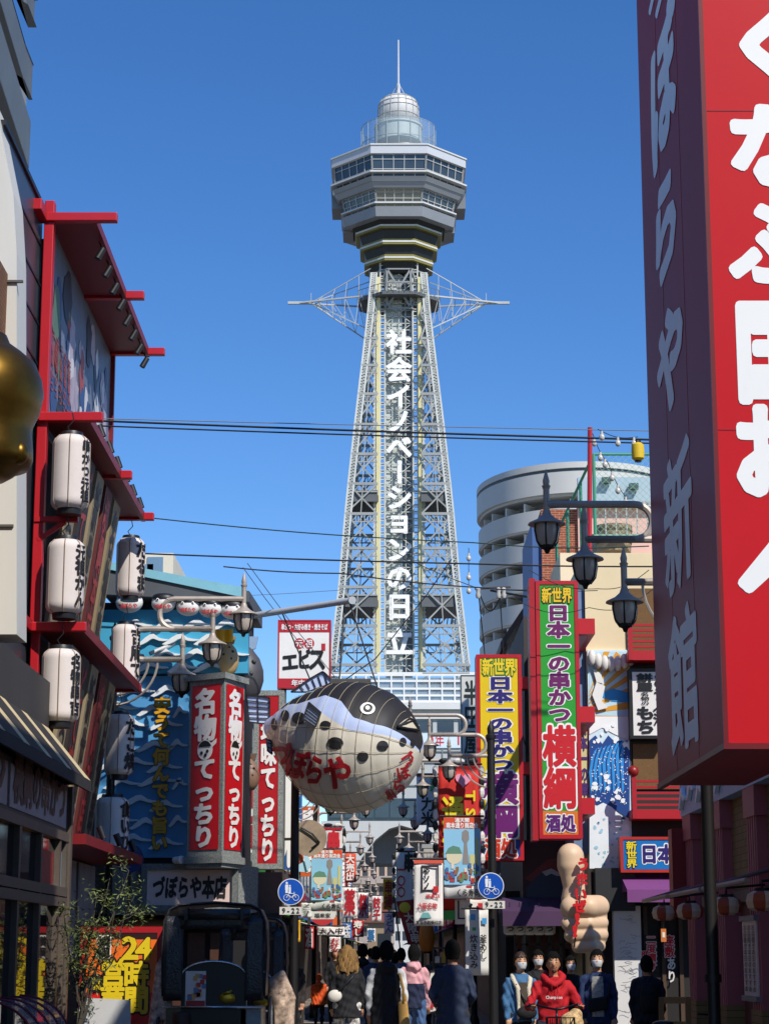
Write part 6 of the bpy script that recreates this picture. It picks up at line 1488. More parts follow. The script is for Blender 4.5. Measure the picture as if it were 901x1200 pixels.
mb = MB(); mb.prism([(r*math.cos(R(a)), r*math.sin(R(a))) for a in range(180, 361, 12)], c, (1, 0, 0), (0, 0, 1), (0, .03, 0)); o = mb.build('cloth', M('d9d6ce', .7, .08, 3), hb)
frc = (c, Vector((1, 0, 0)), Vector((0, 0, 1))); poly_patch(o, frc, [[(r*math.cos(R(a)), r*math.sin(R(a))) for a in range(214, 327, 8)]], 'c03034', .006, 'red_edge')
letters(o, lambda m, b, o_: row(m, '福来家', frc, -r*.6, r*.6, -r*.3, r*.35, bold=b, off=o_), '2a2624', None, .02)
for px, Y, col, tx, tc, lab in (((404, 1000, 417, 1034), 50, 'd9502c', '大売出', 'f0ece4', 'small orange banner hanging right of the left tourist banner'), ((419, 1046, 432, 1076), 58, 'e6e2dc', '祭', 'b01c24', 'small white festival banner in the middle of the far street'), ((449, 1030, 461, 1066), 55, 'd9b51c', '串揚', '8a1a14', 'small yellow skewer banner left of the price banner'), ((450, 1070, 462, 1094), 52, 'e6e2dc', 'うどん', '1f5fa0', 'small white noodle banner left of the leaning flag'), ((413, 1078, 426, 1098), 46, 'b51c24', '寿し', 'f0ece4', 'small red sushi banner over the far crowd on the left'), ((466, 1000, 474, 1030), 68, 'c8281e', '名物', 'f0ece4', 'thin red banner beyond the price banner'), ((386, 1098, 399, 1116), 44, 'e6e2dc', 'お好み', 'b01c24', 'white okonomiyaki banner low on the left'), ((357, 1086, 368, 1112), 41, 'b51c24', '酒', 'f0ece4', 'red sake banner by the yellow shop board'), ((477, 1086, 490, 1104), 43, '2f8a3a', '茶', 'f0ece4', 'small green tea banner beside the orange lantern'), ((430, 1088, 440, 1104), 75, 'e6e2dc', '薬', '2f6a9a', 'tiny white banner near the gabled house'), ((402, 1040, 418, 1075), 62, 'e2ded6', '薬', 'b01c24', 'small white drugstore banner left of the far street'), ((372, 1086, 404, 1096), 47, 'e9e4dc', '大入中', '3a2a24', 'low white banner under the left tourist banner'), ((341, 1078, 352, 1104), 40, 'd9a51c', '串', '8a1a14', 'yellow shop board on the left near the blue sign'), ((353, 1058, 366, 1075), 40, 'd9d6d0', 'メニュー', '3a3634', 'crumpled white notice on the left lamp pole'), ((484, 1075, 492, 1100), 45, 'c8a82a', '酒', '2a2220', 'small yellow banner over the crowd'), ((436, 1050, 447, 1080), 70, 'd8d4ce', '餃子', 'b01c24', 'tiny white and red banner in the middle distance'), ((402, 1082, 412, 1100), 66, '3a6aa8', '本店', 'e6e2dc', 'small blue banner in the middle distance')):
    t, fr, W, H = banner(lab, px, Y, col, 'shop_banner')
    if W > H: letters(t, lambda m, b, o: row(m, tx, fr, W*.05, W*.95, H*.5, H*.7, bold=b, off=o), tc, None, .03)
    else: letters(t, lambda m, b, o: column(m, tx, fr, W*.5, H*.95, W*.8, H*.9/len(tx), bold=b, off=o), tc, None, .03)
# tan painted disc and dark bay on the left shop
c = P(362, 982, 39); dsc = thing('painted_disc', 'large tan round shop ornament with dark drawing behind the left lamp pole', 'ornament', (c.x, 39.2, c.z-.5))
mb = MB(); mb.lathe([(.0, 0), (.22, .03), (.33, .1), (.34, .2)], (0, 0, 0), 28); mb.v = [(c.x+x, 39.2-z, c.z+y) for x, y, z in mb.v]; o = mb.build('disc', M('a08a72', .7, .35, 4), dsc, smooth=True)
mb = MB(); mb.path([(c.x-.15, 38.96, c.z+.2), (c.x+.06, 38.95, c.z+.08), (c.x+.2, 38.97, c.z-.08), (c.x+.05, 38.95, c.z-.2)], .02, 5); mb.build('drawing', blackp, o)
mb = MB(); mb.bar((c.x, 39.2, c.z), (c.x-.8, 39.6, c.z), .05); mb.build('arm', iron, dsc)
# ebisu-style shop sign and vertical white sign
rt, fr, W, H = signbox('rooftop_sign', 'white and red sign with black brush name hanging left of the tower foot', 'sign', (327, 728, 386, 805), 42, .3, 'e9e4dc', 'b01c24', .03)
seg(rt, fr, 0, H*.83, W, H, 'b5202a'); seg(rt, fr, 0, 0, W, H*.13, 'b5202a')
letters(rt, lambda m, b, o: (row(m, '串かつ・お好み焼き・焼きそば', fr, W*.04, W*.96, H*.91, H*.1, bold=b, off=o+.006), row(m, '年中無休', fr, W*.25, W*.8, H*.06, H*.1, bold=b, off=o+.006)), 'ece6e0', None, .03)
for k, ch in enumerate('元祖'):
    cx_ = W*(.4+.2*k); q = poly_patch(rt, fr, [[(cx_+W*.1*math.cos(2*math.pi*j/18), H*.66+W*.11*math.sin(2*math.pi*j/18)) for j in range(18)]], 'b5202a', .006, 'red_roundel'); letters(q, lambda m, b, o: put(m, ch, fr, cx_, H*.66, W*.15, W*.17, 0, b, o), 'ece6e0', None, .02)
letters(rt, lambda m, b, o: (put(m, 'エ', fr, W*.22, H*.38, W*.34, H*.3, 0, b, o, rot=.1), put(m, 'ビ', fr, W*.5, H*.42, W*.28, H*.32, 0, b, o), put(m, 'ス', fr, W*.76, H*.42, W*.36, H*.36, 0, b, o)), '16120f', None, .045)
seg(rt, fr, W*.84, H*.55, W*.92, H*.66, 'b5202a', .006)
mb = MB(); mb.bar((fr[0].x+.1, 42.2, fr[0].z), (fr[0].x+.1, 42.2, 0), .1); mb.bar((fr[0].x+W-.1, 42.2, fr[0].z), (fr[0].x+W*.5, 42.2, 0), .06); mb.build('stand', iron, rt)
rt, fr, W, H = signbox('vertical_sign', 'white vertical sign with black brush characters left of the yellow sign', 'sign', (541, 792, 566, 900), 46, .4, 'd2d2cc', '55585a', .02)
letters(rt, lambda m, b, o: column(m, '半田屋酒場', fr, W*.48, H*.95, W*.78, H*.27, bold=b, off=o), '1f2a24', None, .025)
mb = MB(); mb.bar((fr[0].x+W/2, 46.3, fr[0].z-.02), (fr[0].x+W/2, 46.3, 0), .12); mb.build('stand', iron, rt)
# lanterns and goods in the middle distance
c = P(500, 1099, 38); t = thing('orange_lantern', 'large orange paper lantern over the heads on the right', 'lantern', (c.x, 38, c.z-.2))
mb = MB(); mb.lathe([(.08, -.24), (.12, -.2), (.15, 0), (.12, .2), (.08, .24)], c, 16); mb.build('shade', M('c8701c', .6, .15, 4), t, smooth=True)
mb = MB(); mb.lathe([(.08, .24), (.07, .28)], c, 12); mb.lathe([(.07, -.28), (.08, -.24)], c, 12); mb.tube(c+Vector((0, 0, .27)), c+Vector((0, 0, 1.2)), .01); mb.build('rim', blackp, t)
rk = thing('goods_rack', 'souvenir rack with small pink and white goods outside a shop', 'rack', (xof(516, 1120, 37), 37, 0))
x0, x1, z0, z1 = rect(508, 1112, 526, 1190, 37)
mb = MB()
for z in (z1, (z0+z1)/2+.3, .5, .1): mb.box((x0, 36.9, z), (x1, 37.2, z+.03))
for x in (x0, x1): mb.box((x-.015, 36.9, 0), (x+.015, 37.2, z1+.03))
mb.build('frame', iron, rk)
rq = random.Random(9)
for ci, c in enumerate(('c86a8a', 'd9d4cc', '3a3a40', 'c8a03a')):
    mb = MB()
    for k in range(12): x = rq.uniform(x0+.02, x1-.06); z = rq.choice([.53, .13, (z0+z1)/2+.33]) + rq.uniform(0, .05)*0; mb.box((x, 36.88+rq.uniform(0, .06), z), (x+.05, 37.0, z+rq.uniform(.08, .22)))
    o = mb.build('goods', M(c, .6, .3, 6), rk); 
af = thing('signboard_stand', 'white standing signboard with red writing leaning on the street', 'sign', (xof(503, 1160, 33), 33, 0))
A = [P(*q, 33) for q in ((494, 1189), (512, 1185), (517, 1136), (504, 1138))]
mb = MB(); d = Vector((0, .04, 0)); mb.hexa([A[0], A[1], A[1]+d, A[0]+d, A[3], A[2], A[2]+d, A[3]+d]); o = mb.build('board', M('d9d5ce', .5, .1, 3), af)
mb = MB()
for i in range(4): mb.bar(A[i]-d*.2, A[(i+1) % 4]-d*.2, .025)
mb.bar(A[0]+d, Vector((A[0].x, 33.4, 0)), .03); mb.bar(A[1]+d, Vector((A[1].x, 33.4, 0)), .03); mb.bar(A[0], Vector((A[0].x, 33, 0)), .03); mb.bar(A[1], Vector((A[1].x, 33, 0)), .03)
mb.build('frame', blackp, af)
mb = MB(); fr = (A[0]-d*.3, (A[1]-A[0]).normalized(), (A[3]-A[0]).normalized()); column(mb, '串かつ定食', fr, .13, .6, .13, .11, bold=.03, off=.004); mb.build('lettering', M('b8242c', .5, .1, 2), o)
# blue disc half hidden behind the lantern
c = P(152, 1006, 30.6); t = thing('blue_disc_sign', 'blue round sign half hidden behind the lowest far lantern', 'road sign', (c.x, 30.6, c.z-.2))
mb = MB(); mb.prism([(.21*math.cos(R(12*k)), .21*math.sin(R(12*k))) for k in range(30)], c, (1, 0, 0), (0, 0, 1), (0, .02, 0)); mb.build('disc', M('12386e', .4, .1, 2), t)
mb = MB(); mb.bar((c.x, 30.66, c.z+.1), (c.x, 30.66, 0), .05); mb.build('post', iron, t)
# ---- overhead cables
def cable(label, pts, Y, r, col='1c1d1f', sag=0.0, name='overhead_cable', Y2=None):
    Y2 = Y2 or Y; n = len(pts); W = []
    for (a, b), (c, d) in zip(pts, pts[1:]):
        for k in range(12):
            t = k/12; W.append((a+(c-a)*t, b+(d-b)*t + sag*math.sin(math.pi*t)))
    W.append(pts[-1]); m = len(W)-1
    mb = MB(); mb.path([P(x, y, Y+(Y2-Y)*i/m) for i, (x, y) in enumerate(W)], r, 5)
    return tag(mb.build(name, M(col, .6, .1, 3), smooth=True), label, 'cable', 'overhead cables')
cable('thin grey topmost cable crossing the sky', [(60, 489), (820, 506)], 28, .007, '7a7d80', 1)
cable('thick black upper cable crossing the sky', [(60, 491), (820, 517)], 28, .016, sag=1.5)
cable('black cable just below the thickest one', [(60, 497), (820, 521)], 28, .012, sag=1.5)
cable('green tinted cable at the level of the curved building', [(150, 604), (555, 636), (760, 640)], 31, .010, '1f3a30', 4)
cable('black cable crossing the tower at middle height', [(150, 648), (560, 661), (770, 664)], 31, .013, sag=1)
cable('lower black cable running to the pole on the right', [(262, 664), (400, 672), (568, 689), (640, 690)], 32, .011, sag=2)
cable('dark green cable from right lamp to signs', [(450, 640), (556, 688), (700, 692)], 32, .007, '26332c', 3)
cable('slanting cable from tower foot up to the right', [(388, 808), (440, 772), (500, 697), (529, 655)], 36, .010, sag=0)
cable('slanting cable over the yellow sign, left strand', [(560, 690), (571, 800), (612, 935)], 34.2, .011, sag=0)
cable('slanting cable over the yellow sign, right strand', [(585, 690), (592, 800), (640, 950)], 34.2, .011, sag=0)
cable('thin cable between pillar sign and roof sign', [(290, 660), (345, 735), (398, 800)], 31.6, .006)
cable('thin cable from upper left roof to the fish pole', [(285, 665), (310, 700), (356, 760)], 31.8, .006)
cable('faint thin line left of the tower', [(150, 700), (420, 690)], 33, .004, '5a5d60', 3)
cable('thin line above the red balconies', [(620, 668), (700, 690), (760, 668)], 30, .006, sag=8)
cable('loose looping line near the cream wall', [(600, 700), (690, 712), (765, 690)], 30.5, .006, sag=12)
lb = thing('yellow_lantern', 'small yellow lantern hanging from the cable at the big sign', 'lantern', (P(747, 528, 27.5).x, 27.5, zof(541, 27.5)))
c = P(747, 529, 27.5); mb = MB(); mb.lathe([(.05, -.13), (.085, -.1), (.09, 0), (.085, .09), (.05, .12)], c, 14); mb.build('shade', M('d9b51c', .6, .08, 4), lb, smooth=True)
mb = MB(); mb.lathe([(.05, .12), (.045, .15)], c, 10); mb.lathe([(.045, -.15), (.05, -.13)], c, 10); mb.tube(c+Vector((0, 0, .14)), c+Vector((0, .3, .24)), .008); mb.build('rim', blackp, lb)
def bulbs(label, pts, Y, n):
    t = thing('light_string', label, 'string lights', P(*pts[0], Y)); mb = MB(); q = []
    for (a, b), (c, d) in zip(pts, pts[1:]):
        for k in range(10): u = k/10; q.append((a+(c-a)*u, b+(d-b)*u+5*math.sin(math.pi*u)))
    q.append(pts[-1]); W = [P(x, y, Y) for x, y in q]; mb.path(W, .006, 5); mb.build('wire', blackp, t)
    for k in range(n):
        p = W[int((k+.5)*len(W)/n)]; mb = MB(); mb.lathe([(.018, 0), (.02, -.04)], p, 8); mb.ball(p+Vector((0, 0, -.085)), (.04, .04, .05), 8, 6); mb.build('bulb', M('c9c4b8', .2, .1, 3), t, smooth=True)
bulbs('string of bare bulbs slanting down before the green mesh fence', [(694, 508), (712, 542), (735, 585)], 29, 6)
bulbs('vertical string of small bulbs right of the tower', [(549, 642), (549, 690)], 33, 3)
bulbs('bulb string from the upper cable by the yellow lantern', [(700, 503), (747, 512)], 27.5, 3)
c = P(561, 690, 33.5); ins = thing('cable_bracket', 'cable bracket with insulators over the yellow sign', 'bracket', c)
mb = MB(); mb.bar(P(556, 690, 33.5), P(598, 688, 33.5), .03); mb.build('bar', iron, ins)
mb = MB()
for px_ in (560, 584, 590): q = P(px_, 694, 33.45); mb.lathe([(.03, -.1), (.045, -.05), (.03, 0), (.045, .05), (.02, .08)], q, 10)
mb.build('insulator', M('b9b6b0', .3, .05, 3), ins, smooth=True)
mb = MB(); mb.path([P(561+3*k, 694+22*math.sin(math.pi*k/9), 33.45) for k in range(10)], .012, 5); mb.bar(P(575, 692, 33.5), P(620, 700, 34.6), .03); mb.build('loop_wire', blackp, ins)
# ============================================================ SMOOTH SCULPTED FORMS
def _caps(mb, p0, p1, r0, r1, n=12, m=4):
    if max(r0, r1) > .09: n, m = 28, 8
    p0, p1 = Vector(p0), Vector(p1); d = p1-p0; L = d.length
    d = d/L if L > 1e-6 else Vector((0, 0, 1)); up = Vector((0, 0, 1)) if abs(d.z) < .95 else Vector((0, 1, 0))
    x = d.cross(up).normalized(); y = x.cross(d).normalized(); rings = []
    for k in range(m+1): a = math.pi/2*(1-k/m); rings.append((p0-d*r0*math.sin(a), max(1e-4, r0*math.cos(a))))
    for k in range(m+1): a = math.pi/2*k/m; rings.append((p1+d*r1*math.sin(a), max(1e-4, r1*math.cos(a))))
    vs_ = []; 
    for c, r in rings:
        for i in range(n): t = 2*math.pi*i/n; vs_.append(c+x*math.cos(t)*r+y*math.sin(t)*r)
    fs = [(j*n+i, j*n+(i+1) % n, (j+1)*n+(i+1) % n, (j+1)*n+i) for j in range(len(rings)-1) for i in range(n)]
    fs += [tuple(range(n))[::-1], tuple(range((len(rings)-1)*n, len(rings)*n))]
    mb.add(vs_, fs)
class Form:
    """overlapping closed shapes fused into one continuous skin; every shape carries a material slot"""
    def __init__(s): s.mb = MB(); s.pr = []
    def cap(s, p0, p1, r0, r1=None, t=0): r1 = r0 if r1 is None else r1; _caps(s.mb, p0, p1, r0, r1); s.pr.append(('c', Vector(p0), Vector(p1), r0, r1, t)); return s
    def chain(s, pts, t=0):
        for (a, ra), (b, rb) in zip(pts, pts[1:]): s.cap(a, b, ra, rb, t)
        return s
    def ell(s, c, r, t=0): s.mb.ball(c, r, 16, 12); s.pr.append(('e', Vector(c), Vector(r), t)); return s
    def loft(s, secs, t=0, n=20):   # (z, cx, cy, rx, ry)
        vs_ = []; k = len(secs)
        for z, cx_, cy_, rx, ry in secs:
            for i in range(n): a = 2*math.pi*i/n; vs_.append((cx_+rx*math.cos(a), cy_+ry*math.sin(a), z))
        fs = [(j*n+i, j*n+(i+1) % n, (j+1)*n+(i+1) % n, (j+1)*n+i) for j in range(k-1) for i in range(n)] + [tuple(range(n))[::-1], tuple(range((k-1)*n, k*n))]
        s.mb.add(vs_, fs); s.pr.append(('l', secs, t)); return s
    def mesh(s, name, mats, voxel, smooth=3, folds=0):
        me = bpy.data.meshes.new(name); me.from_pydata([tuple(v) for v in s.mb.v], [], s.mb.f)
        ob = bpy.data.objects.new(name, me); COL.objects.link(ob)
        m = ob.modifiers.new('r', 'REMESH'); m.mode = 'VOXEL'; m.voxel_size = voxel
        if smooth: q = ob.modifiers.new('s', 'SMOOTH'); q.factor = .5; q.iterations = smooth
        dg = bpy.context.evaluated_depsgraph_get(); out = bpy.data.meshes.new_from_object(ob.evaluated_get(dg)); out.name = name
        bpy.data.objects.remove(ob); bpy.data.meshes.remove(me)
        n = len(out.polygons); C = np.empty(n*3); out.polygons.foreach_get('center', C); C = C.reshape(-1, 3)
        best = np.full(n, 1e9); idx = np.zeros(n, int)
        for p in s.pr:
            if p[0] == 'c':
                a, b = np.array(p[1]), np.array(p[2]); d = b-a; L = max(1e-9, d@d); u = np.clip((C-a)@d/L, 0, 1)
                D = np.linalg.norm(C-a-u[:, None]*d, axis=1)-(p[3]+(p[4]-p[3])*u)
            elif p[0] == 'e':
                r = np.array(p[2]); D = (np.linalg.norm((C-np.array(p[1]))/r, axis=1)-1)*r.min()
            else:
                S_ = np.array(p[1]); z = C[:, 2]; cols = [np.interp(z, S_[:, 0], S_[:, j]) for j in range(1, 5)]
                D = (np.hypot((C[:, 0]-cols[0])/cols[2], (C[:, 1]-cols[1])/cols[3])-1)*np.minimum(cols[2], cols[3])
                D = np.maximum(D, np.maximum(S_[0, 0]-z, z-S_[-1, 0]))
            D = np.abs(D) if False else D; w_ = D < best; best[w_] = D[w_]; idx[w_] = p[-1]
        for m in mats: out.materials.append(m)
        if folds:
            nv = len(out.vertices); V = np.empty(nv*3); out.vertices.foreach_get('co', V); V = V.reshape(-1, 3); N = np.empty(nv*3); out.vertices.foreach_get('normal', N); N = N.reshape(-1, 3)
            cl_ = np.ones(nv, bool)
            for q in out.polygons:
                if idx[q.index] in (2, 3): cl_[list(q.vertices)] = False
            x, y, z = V.T; ph = folds*1.7
            dsp = .0065*np.sin(34*z+9*np.sin(11*x+ph)+6*y)+.006*np.sin(21*z-17*x+5*np.sin(14*y+ph))+.004*np.sin(52*z+23*x+ph*2)
            V = V+N*(dsp*cl_)[:, None]; out.vertices.foreach_set('co', V.ravel())
        out.polygons.foreach_set('material_index', idx.astype(np.int32)); out.polygons.foreach_set('use_smooth', [True]*n); out.update()
        return out
    def build(s, name, mats, parent, origin, voxel=.014, smooth=3, folds=0):
        """shapes are given in the parent's own space; origin is the child's place there"""
        me = s.mesh(name, mats, voxel, smooth, folds); o = bpy.data.objects.new(name, me); COL.objects.link(o); o.parent = parent; ORG[o.name] = ORG[parent.name] if parent else Vector()
        return o
def kid(mb, name, matl, root, smooth=True):   # a small child mesh given in the root's own space
    me = bpy.data.meshes.new(name); me.from_pydata([tuple(v) for v in mb.v], [], mb.f)
    for m in (matl if isinstance(matl, list) else [matl]): me.materials.append(m)
    me.polygons.foreach_set('material_index', mb.m)
    if smooth: me.polygons.foreach_set('use_smooth', [True]*len(me.polygons))
    o = bpy.data.objects.new(name, me); COL.objects.link(o); o.parent = root; return o
skin = M('b98462', .55, .06, 6); skin2 = M('c79673', .55, .06, 6); hairm = M('0c0a09', .85, .3, 30, bump=.6, spec=.2)
cloth = lambda h, v=.15: M(h, .85, v, 5, bump=.3)
def person(label, px, Y, H, face=0.0, top='222222', legs='1a1a1e', shoe='151515', hair='short', hairc=None, coat=.0, wide=1.0, arms=None, hood=False, skinm=None, seated=False, face_on=False, mask=False, extra=None, voxel=.014, xyz=None, sleeve=None, lower=None, lean=0.0, stride=.1, legm=None, open_front=None, beard=False):
    """H tall; face 0 looks away from the camera, pi looks at it. Body is one skin; slots: top, legs, shoes, skin, sleeve, lower, inner"""
    X = P(px, HOR, Y).x if xyz is None else xyz[0]
    t = thing('person', label, 'person', (X, Y, 0)); t.rotation_euler = (0, 0, face)
    k = H/1.70; f = Form(); sk = skinm or skin; w_ = wide
    def s(x, y, z): return Vector((x*k, y*k, z*k))
    B = 0.0 if not seated else -.0; yl = lean
    hipz = .90 if not seated else seated
    hz = hipz-.90
    # legs (forward is +y)
    if not seated:
        for sx, st in ((-1, stride), (1, -stride)):
            hip, kn, an = s(sx*.095, 0, .88), s(sx*.105, st*.5+.02, .48), s(sx*.105, st-.02, .085)
            f.chain([(hip, .098*k*w_), (kn, .064*k)], 1); f.chain([(kn, .064*k), (an, .046*k)], 1); f.chain([(an+s(0, -.02, -.035), .042*k), (an+s(0, .14, -.05), .032*k)], 2)
    else:
        for sx, kz in ((-1, .62), (1, .52)):
            hip, kn, an = s(sx*.11, 0, hipz-.02), s(sx*.17, .36, kz+.05), s(sx*.14, .26, kz-.36)
            f.chain([(hip, .1*k*w_), (kn, .068*k)], 1); f.chain([(kn, .066*k), (an, .046*k)], 1); f.chain([(an+s(0, -.03, -.03), .042*k), (an+s(0, .15, -.05), .034*k)], 2)
    def T(y, z): return s(0, yl*(z-.9), z+hz)
    def sec(z, rx, ry, dy=0): return ((z+hz)*k, 0, (yl*(z-.9)+dy)*k, rx*k*w_, ry*k*w_)
    f.loft([sec(.80, .155, .11), sec(.90, .17, .12), sec(.99, .165, .115)], 1)
    hem = .84-coat
    body = ([sec(hem, .19+coat*.16, .14+coat*.12)] if coat else [sec(.86, .175, .125)]) + [sec(.92, .178, .128), sec(1.04, .168, .12), sec(1.16, .18, .125, -.005), sec(1.27, .178, .12, -.01), sec(1.345, .17, .1, -.01), sec(1.395, .14, .08, -.012), sec(1.43, .075, .062, -.008)]
    if lower is not None:   # two-tone garment
        f.loft([q for q in body if q[0] <= 1.17*k+hz*k], 5); f.loft([q for q in body if q[0] >= 1.15*k+hz*k], 0)
    else: f.loft(body, 0)
    hy = yl*.55
    f.cap(s(0, hy-.012, 1.40+hz), s(0, hy+.01, 1.50+hz), .056*k, .052*k, 3)
    hc = s(0, hy+.02, 1.59+hz)
    f.ell(hc, (.077*k, .094*k, .112*k), 3); f.ell(hc+s(0, .03, -.05), (.058*k, .062*k, .062*k), 3)
    f.chain([(hc+s(0, .094, .005), .009*k), (hc+s(0, .108, -.025), .015*k)], 3)
    for sx in (-1, 1): f.ell(hc+s(sx*.079, -.004, -.008), (.013*k, .024*k, .034*k), 3)
    slv = 4 if sleeve else 0
    A = arms or (((-.215, .0, 1.10), (-.205, .06, .86)), ((.215, .0, 1.10), (.205, .06, .86)))
    for sx, (el, wr) in zip((-1, 1), A):
        sh, el, wr = s(sx*.162*w_, yl*.42-.01, 1.335+hz), s(*el)+s(0, 0, hz), s(*wr)+s(0, 0, hz)
        f.chain([(sh, .062*k), (el, .05*k)], slv); f.chain([(el, .05*k), (wr, .036*k)], slv)
        d = (wr-el).normalized(); pm = wr+d*.055*k; f.chain([(wr, .026*k), (pm, .034*k)], 3)
        side = d.cross(Vector((0, 1, 0)) if abs(d.y) < .8 else Vector((0, 0, 1))).normalized(); curl = side.cross(d).normalized()
        for j, ln in enumerate((.068, .078, .074, .058)):
            b = pm+side*(j-1.5)*.019*k+d*.015*k; m_ = b+d*ln*.6*k+curl*.006*k; e = m_+d*ln*.35*k+curl*.026*k
            f.chain([(b, .0095*k), (m_, .0088*k), (e, .0078*k)], 3)
        tb = wr+d*.02*k-side*.03*k; f.chain([(tb, .012*k), (tb+d*.04*k-side*.018*k+curl*.02*k, .0095*k)], 3)
    if hood: f.ell(s(0, hy-.075, 1.40+hz), (.115*k, .08*k, .075*k), 0); f.ell(s(0, hy-.03, 1.43+hz), (.105*k, .085*k, .04*k), 0)
    mats = [cloth(top), legm or cloth(legs), M(shoe, .6, .1, 4), sk, cloth(sleeve) if sleeve else cloth(top), cloth(lower) if lower else cloth(top)]
    body_o = f.build('body', mats, t, None, voxel, 3, 1+int(px) % 7)
    # hair: a shell over crown, sides and nape
    hm = hairc if hairc is not None else hairm; rr2 = random.Random(int(px*7))
    if hair != 'hood':
        g = MB(); nu, nv = 60, 22
        low = {'short': -.3, 'bob': -.95, 'long': -.95}[hair]; fr_ = .5; nape = {'short': -.8, 'bob': -1.0, 'long': -1.0}[hair]
        def hp(u, v):
            a = 2*math.pi*u; front_ = max(0, math.sin(a))     # +y is the face
            bk_ = max(0, -math.sin(a)); zmin = low + (fr_-low)*min(1, max(0, (front_-.15)/.5)) + (nape-low)*min(1, bk_*1.6) - .13*front_*abs(math.sin(7*a+px)); zc = 1-(1-zmin)*v
            zc = max(-1, min(1, zc)); rad = math.sqrt(max(0, 1-zc*zc)); n_ = 1.12+.035*math.sin(13*a+9*v)*v+rr2.uniform(-.045, .045)
            if zc < -.3: rad = max(rad, .93)
            return (hc.x+.081*k*n_*rad*math.cos(a), hc.y-.006*k+.098*k*n_*rad*math.sin(a), hc.z+.004*k+.116*k*n_*zc)
        g.grid(hp, nu, nv); kid(g, 'hair', hm, t)
        if hair == 'long':
            g = MB()
            def lp(u, v):
                a = math.pi*.86+math.pi*1.28*u; wv = 1+(.05*math.sin(19*a+12*v)+.06*math.sin(8*a-9*v)+.03*math.sin(31*a+5*v))*min(1, v*2.5)
                rx = .084+.05*v**.8; ry = .1+.012*v; z = .07-(.33+.035*math.sin(7*a)+.02*math.sin(15*a))*v
                return (hc.x+rx*k*wv*math.cos(a)*1.06, hc.y+ry*k*wv*math.sin(a)*1.04-.01*k*v, hc.z+z*k)
            g.grid(lp, 48, 26); h_ = kid(g, 'hair_length', hm, t); h_.modifiers.new('thick', 'SOLIDIFY').thickness = .03*k
    if face_on:
        wm, bm_ = M('e8e2da', .4, .03, 3), M('120d0b', .4, .1, 3)
        for sx in (-1, 1):
            g = MB(); g.ball(hc+s(sx*.031, .083, .012), (.0135*k, .008*k, .0065*k), 10, 6); e = kid(g, 'eye', wm, t)
            g = MB(); g.ball(hc+s(sx*.031, .0905, .012), (.0065*k, .004*k, .0062*k), 8, 6); kid(g, 'iris', bm_, e)
            g = MB(); g.path([hc+s(sx*(.016+.0085*j), .089-.002*j, .033+.003*math.sin(j)) for j in range(4)], .0042*k, 5); kid(g, 'eyebrow', bm_, t)
        if not mask:
            g = MB(); g.path([hc+s(-.024+.012*j, .0875-.002*abs(j-2), -.058+.002*abs(j-2)) for j in range(5)], .006*k, 5); kid(g, 'mouth', M('9c5a4c', .5, .08, 4), t)
        if beard:
            g = MB(); g.path([hc+s(-.034+.0095*j, .086-.0015*abs(j-3.5), -.043+.0015*abs(j-3.5)*-1) for j in range(8)], .005*k, 5); g.ball(hc+s(0, .075, -.098), (.024*k, .02*k, .018*k), 10, 8); kid(g, 'beard', bm_, t)
        if mask:
            g = MB(); g.grid(lambda u, v: tuple(hc+s(.068*(.72+.28*min(1, v*1.6))*math.sin((u-.5)*2.5), .014+.095*math.cos((u-.5)*2.2)-.03*(v-.55)**2-.012*(1-v), -.106+.088*v+.012*math.cos((u-.5)*3))), 14, 8); m_ = kid(g, 'face_mask', M('c9c9cb', .85, .05, 4), t); m_.modifiers.new('thick', 'SOLIDIFY').thickness = .004
            g = MB()
            for sx in (-1, 1): g.path([hc+s(sx*.064, .04, -.02), hc+s(sx*.08, .0, -.005)], .002, 4)
            kid(g, 'mask_loop', M('e9e9ea', .8, .03, 4), m_)
    if extra: extra(t, s, hc, k, hz, hy)
    return t
F_, C_ = 0.0, math.pi
# ---- the walkers seen from behind
def ex_bag(t, s, hc, k, hz, hy):
    g = MB(); g.path([s(.17, -.02, 1.38), s(.05, -.14, 1.25), s(-.12, -.145, 1.08), s(-.2, -.08, .98)], .012*k, 6); kid(g, 'bag_strap', blackp, t)
    g = MB(); g.ball(s(-.17, -.13, 1.02), (.1, .05, .085), 14, 10); kid(g, 'shoulder_bag', M('d9d2c4', .7, .1, 4), t)
dots = M('d2ccc4', .9, .95, 26)
person('person with wavy blonde hair, black quilted jacket and dotted trousers', 407, 29.5, zof(1109, 29.5), F_, '19191c', '5a5652', '151515', 'long', M('96703c', .7, .45, 22, bump=.8, streak=True), .12, .98, extra=ex_bag, legm=dots)
def ex_tote(t, s, hc, k, hz, hy):
    g = MB(); tm = M('c79a52', .85, .1, 4, bump=.3)
    g.path([s(.155, -.10, 1.33), s(.2, -.125, 1.15), s(.2, -.14, .98)], .016*k, 6); g.path([s(.15, .06, 1.34), s(.22, .0, 1.15), s(.23, -.06, .98)], .016*k, 6); b = kid(g, 'tote_strap', tm, t)
    g = MB(); a = [s(.15, -.16, .62), s(.29, -.13, .62), s(.29, .0, .64), s(.17, .0, .64), s(.13, -.155, 1.0), s(.25, -.13, 1.0), s(.25, -.04, 1.0), s(.15, -.05, 1.0)]; g.hexa(a); o = kid(g, 'tote_bag', tm, t, False); q = o.modifiers.new('soft', 'BEVEL'); q.width = .03; q.segments = 3
person('person with short black hair, long black vest, white sleeves and tan tote bag', 453, 26.0, zof(1104, 26.0), F_, '17171a', '141416', '101012', 'short', None, .5, .97, hood=True, sleeve='dcdad6', extra=ex_tote)
